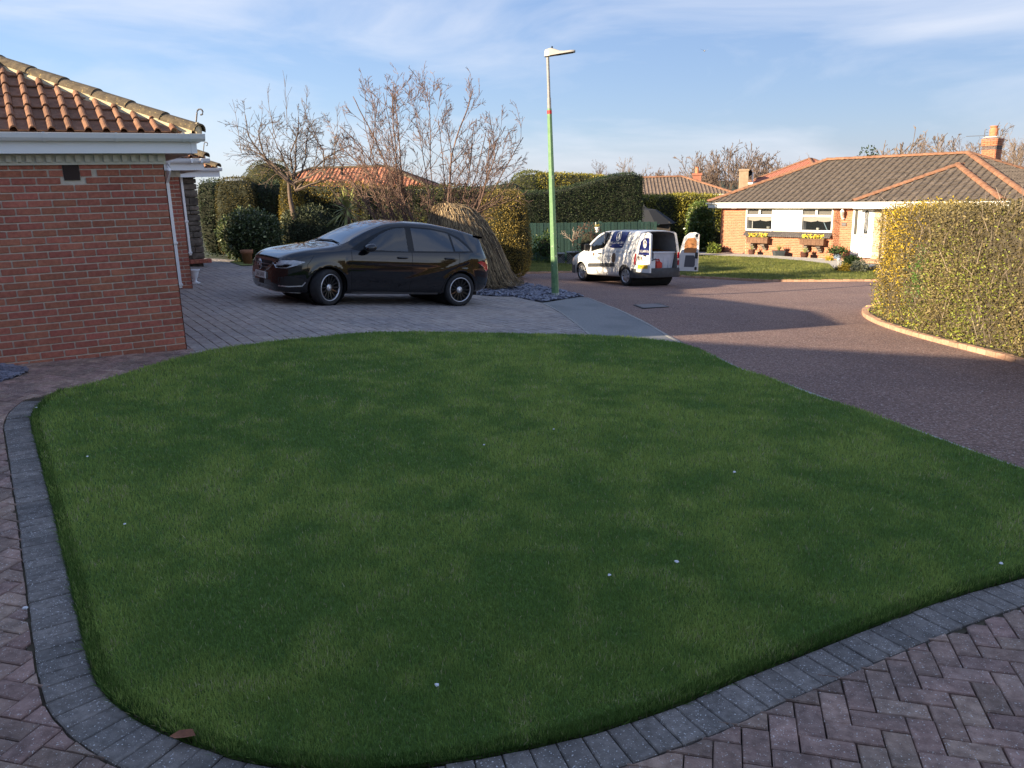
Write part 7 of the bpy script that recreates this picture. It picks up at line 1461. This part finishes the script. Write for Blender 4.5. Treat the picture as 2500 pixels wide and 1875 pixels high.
# ------------------------------------------------ far trees
def far_tree(name, label, px, ytop, ybase, Y, seed, wide=.5, mat=None, stems=5, group='bare trees on the skyline'):
    top, bt = at(px, ytop, Y), at(px, ybase, Y); H = max(3.0, top.z - bt.z); base = Vector((top.x, Y, bt.z)); R = random.Random(seed); st = [((R.uniform(-.3, .3), R.uniform(-.3, .3), 0), (R.gauss(0, wide), R.gauss(0, wide), 1.1), H * R.uniform(.75, .98), H * .010) for _ in range(stems)]
    k = Y / 90.0; s = grow_tree(st, seed, 2, [13, 5], [.6, .6], [.34, .42], [.06, .09], [.02, .03], (.010 * k), H / 9, .2, .55); tree_thing(name, label, base, s, mat or m_fart, group)
m_fart = M('far_bark', (.17, .125, .095), (.23, .175, .135), 2, .95); m_fart2 = M('far_bark_dark', (.12, .082, .062), (.17, .12, .09), 2, .95)
FTL = ['small bare tree above the dark sweeping hedge, thinner of the pair', 'larger bare tree above the peak of the dark sweeping hedge', 'faint bare tree beside the lamp column above the hedge mound', 'bare bushy tree above the middle of the bungalow ridge', 'taller bare tree between ridge and chimney of the bungalow', 'low bare tree above the bungalow ridge near the evergreen', 'dark twiggy tree close behind the television aerial', 'tall slim bare tree beyond the bungalow chimney', 'tallest thin bare tree beyond the bungalow chimney', 'short bare tree just behind the bungalow chimney stack', 'bare tree rising between the red hipped roof and the bungalow ridge', 'bare tree just above the start of the bungalow ridge', 'small dark tree tucked behind the red hipped roof', 'bare tree beside the red brick chimney of the brown roof']
for i, (px, yt, Y, w) in enumerate(((1463, 393, 95, .45), (1537, 386, 95, .5), (1335, 412, 100, .5), (2230, 348, 62, .5), (2290, 345, 60, .5), (2205, 356, 64, .5), (2360, 345, 58, .4), (2470, 335, 52, .35), (2495, 325, 50, .4), (2440, 360, 54, .4), (1935, 388, 100, .4), (1990, 386, 100, .4), (1960, 392, 104, .4), (1700, 395, 120, .5))):
    far_tree('bare_tree', FTL[i], px, yt, yt + 75 if Y > 80 else yt + 110, Y, 100 + i, w, m_fart if i % 3 else m_fart2, 6)
ev = at(2124, 362, 66); plant_lump('evergreen_tree', 'dark small evergreen poking above the bungalow ridge', 'tree', Vector((ev.x, 66, ev.z - 4)), (.85, .8, 4.0), 900, .22, DK, 120, p=2.2, lump=.35, lf=1.0, shrink=.75)
# woodland beyond the houses: one brown mass of trees
wd_v = MB(); R = random.Random(55)
def wood(px0, px1, n, y0, Yr, hr, mat, name, label, seed):
    R = random.Random(seed); m = MB(); c = None
    for i in range(n):
        px = R.uniform(px0, px1); Y = R.uniform(*Yr); b = at(px, y0, Y); prof = .55 + .45 * math.sin((px - px0) / (px1 - px0) * math.pi * .9 + .25); H = R.uniform(*hr) * prof
        for pts, rad, lv in grow_tree([((b.x, b.y, b.z - 3), (R.gauss(0, .1), R.gauss(0, .1), 1), H + 3, .12)], seed * 100 + i, 2, [12, 4], [.6, .6], [.34, .4], [.05, .09], [.02, .02], .035, H / 7, .25, .5): m.tube(pts, rad, 3, cap=False)
    o = m.build(name, mat); tag(o, label, 'woodland', kind='stuff'); return o
wood(1690, 1900, 70, 452, (105, 150), (2.2, 5.0), m_fart2, 'far_wood', 'brown leafless woodland behind the chimneyed roof', 3)
wood(1560, 1700, 30, 452, (130, 170), (1.2, 2.4), m_fart2, 'far_scrub', 'low brown leafless scrub beyond the hedge end', 4)
wood(2150, 2560, 34, 420, (80, 110), (2.2, 3.8), m_fart, 'far_copse', 'pale leafless copse behind the bungalow chimney', 5)
# ------------------------------------------------ small things on the grass
m_petal = M('white_petal', (.78, .78, .8), None, rough=.6)
for i, (x, y) in enumerate(((1182, 1096), (1652, 1385), (307, 1292), (215, 1125), (2443, 1390), (1793, 1163), (1488, 1418), (1352, 1057), (90, 1004), (1068, 1690))):
    p = gp(x, y); a = random.random() * 6; m = MB(); s_ = .007 + .004 * random.random(); m.add([(math.cos(a + q) * s_ * (1.5 if k % 2 else 1), math.sin(a + q) * s_, .002 * (k % 3)) for k, q in enumerate(np.linspace(0, 5.5, 7))], [tuple(range(7))]); o = m.build('petal', m_petal); o.matrix_basis = Matrix.Translation(p + Vector((0, 0, .034))) @ Matrix.Rotation(.4, 4, 'X'); tag(o, 'small white petal fallen on the lawn', 'petal', 'white petals fallen on the lawn')
p = gp(62, 1488); m = MB(); m.bbox((0, 0, .008), (.022, .016, .014), .004); o = m.build('pebble', m_petal); o.location = p; tag(o, 'tiny white pebble lodged in the block joint', 'pebble')
p = gp(457, 1806); m = MB(); lf_ = [(-.05, 0, .005), (-.02, -.022, .012), (.02, -.026, .018), (.05, -.004, .008), (.03, .02, .02), (-.02, .022, .014)]; m.add(lf_ + [(0, 0, .002)], [(i, (i + 1) % 6, 6) for i in range(6)]); o = m.build('dead_leaf', M('dead_leaf', (.30, .12, .06), (.22, .09, .05), 30, .7)); o.location = p + Vector((0, -.03, .035)); tag(o, 'curled brown dead leaf on the lawn border', 'leaf')
# bird in the sky
bd0 = at(1720, 124, 130); t = thing('gull', 'gull gliding high in the blue sky', 'bird', bd0); m = MB(); m.add([(-.75, 0, .3), (-.3, .1, .14), (0, .15, 0), (.3, .1, .10), (.75, 0, .34), (.3, -.1, .08), (0, -.25, -.02), (-.3, -.1, .12)], [(0, 1, 7), (1, 2, 6, 7), (2, 3, 5, 6), (3, 4, 5)]); m.build('wings', M('gull_grey', (.25, .25, .27), rough=.8), t); m = MB(); m.tube([(0, .45, .02), (0, .2, .0), (0, -.15, -.02), (0, -.5, 0)], [.02, .09, .1, .02], 6); m.build('body', bpy.data.materials['gull_grey'], t)
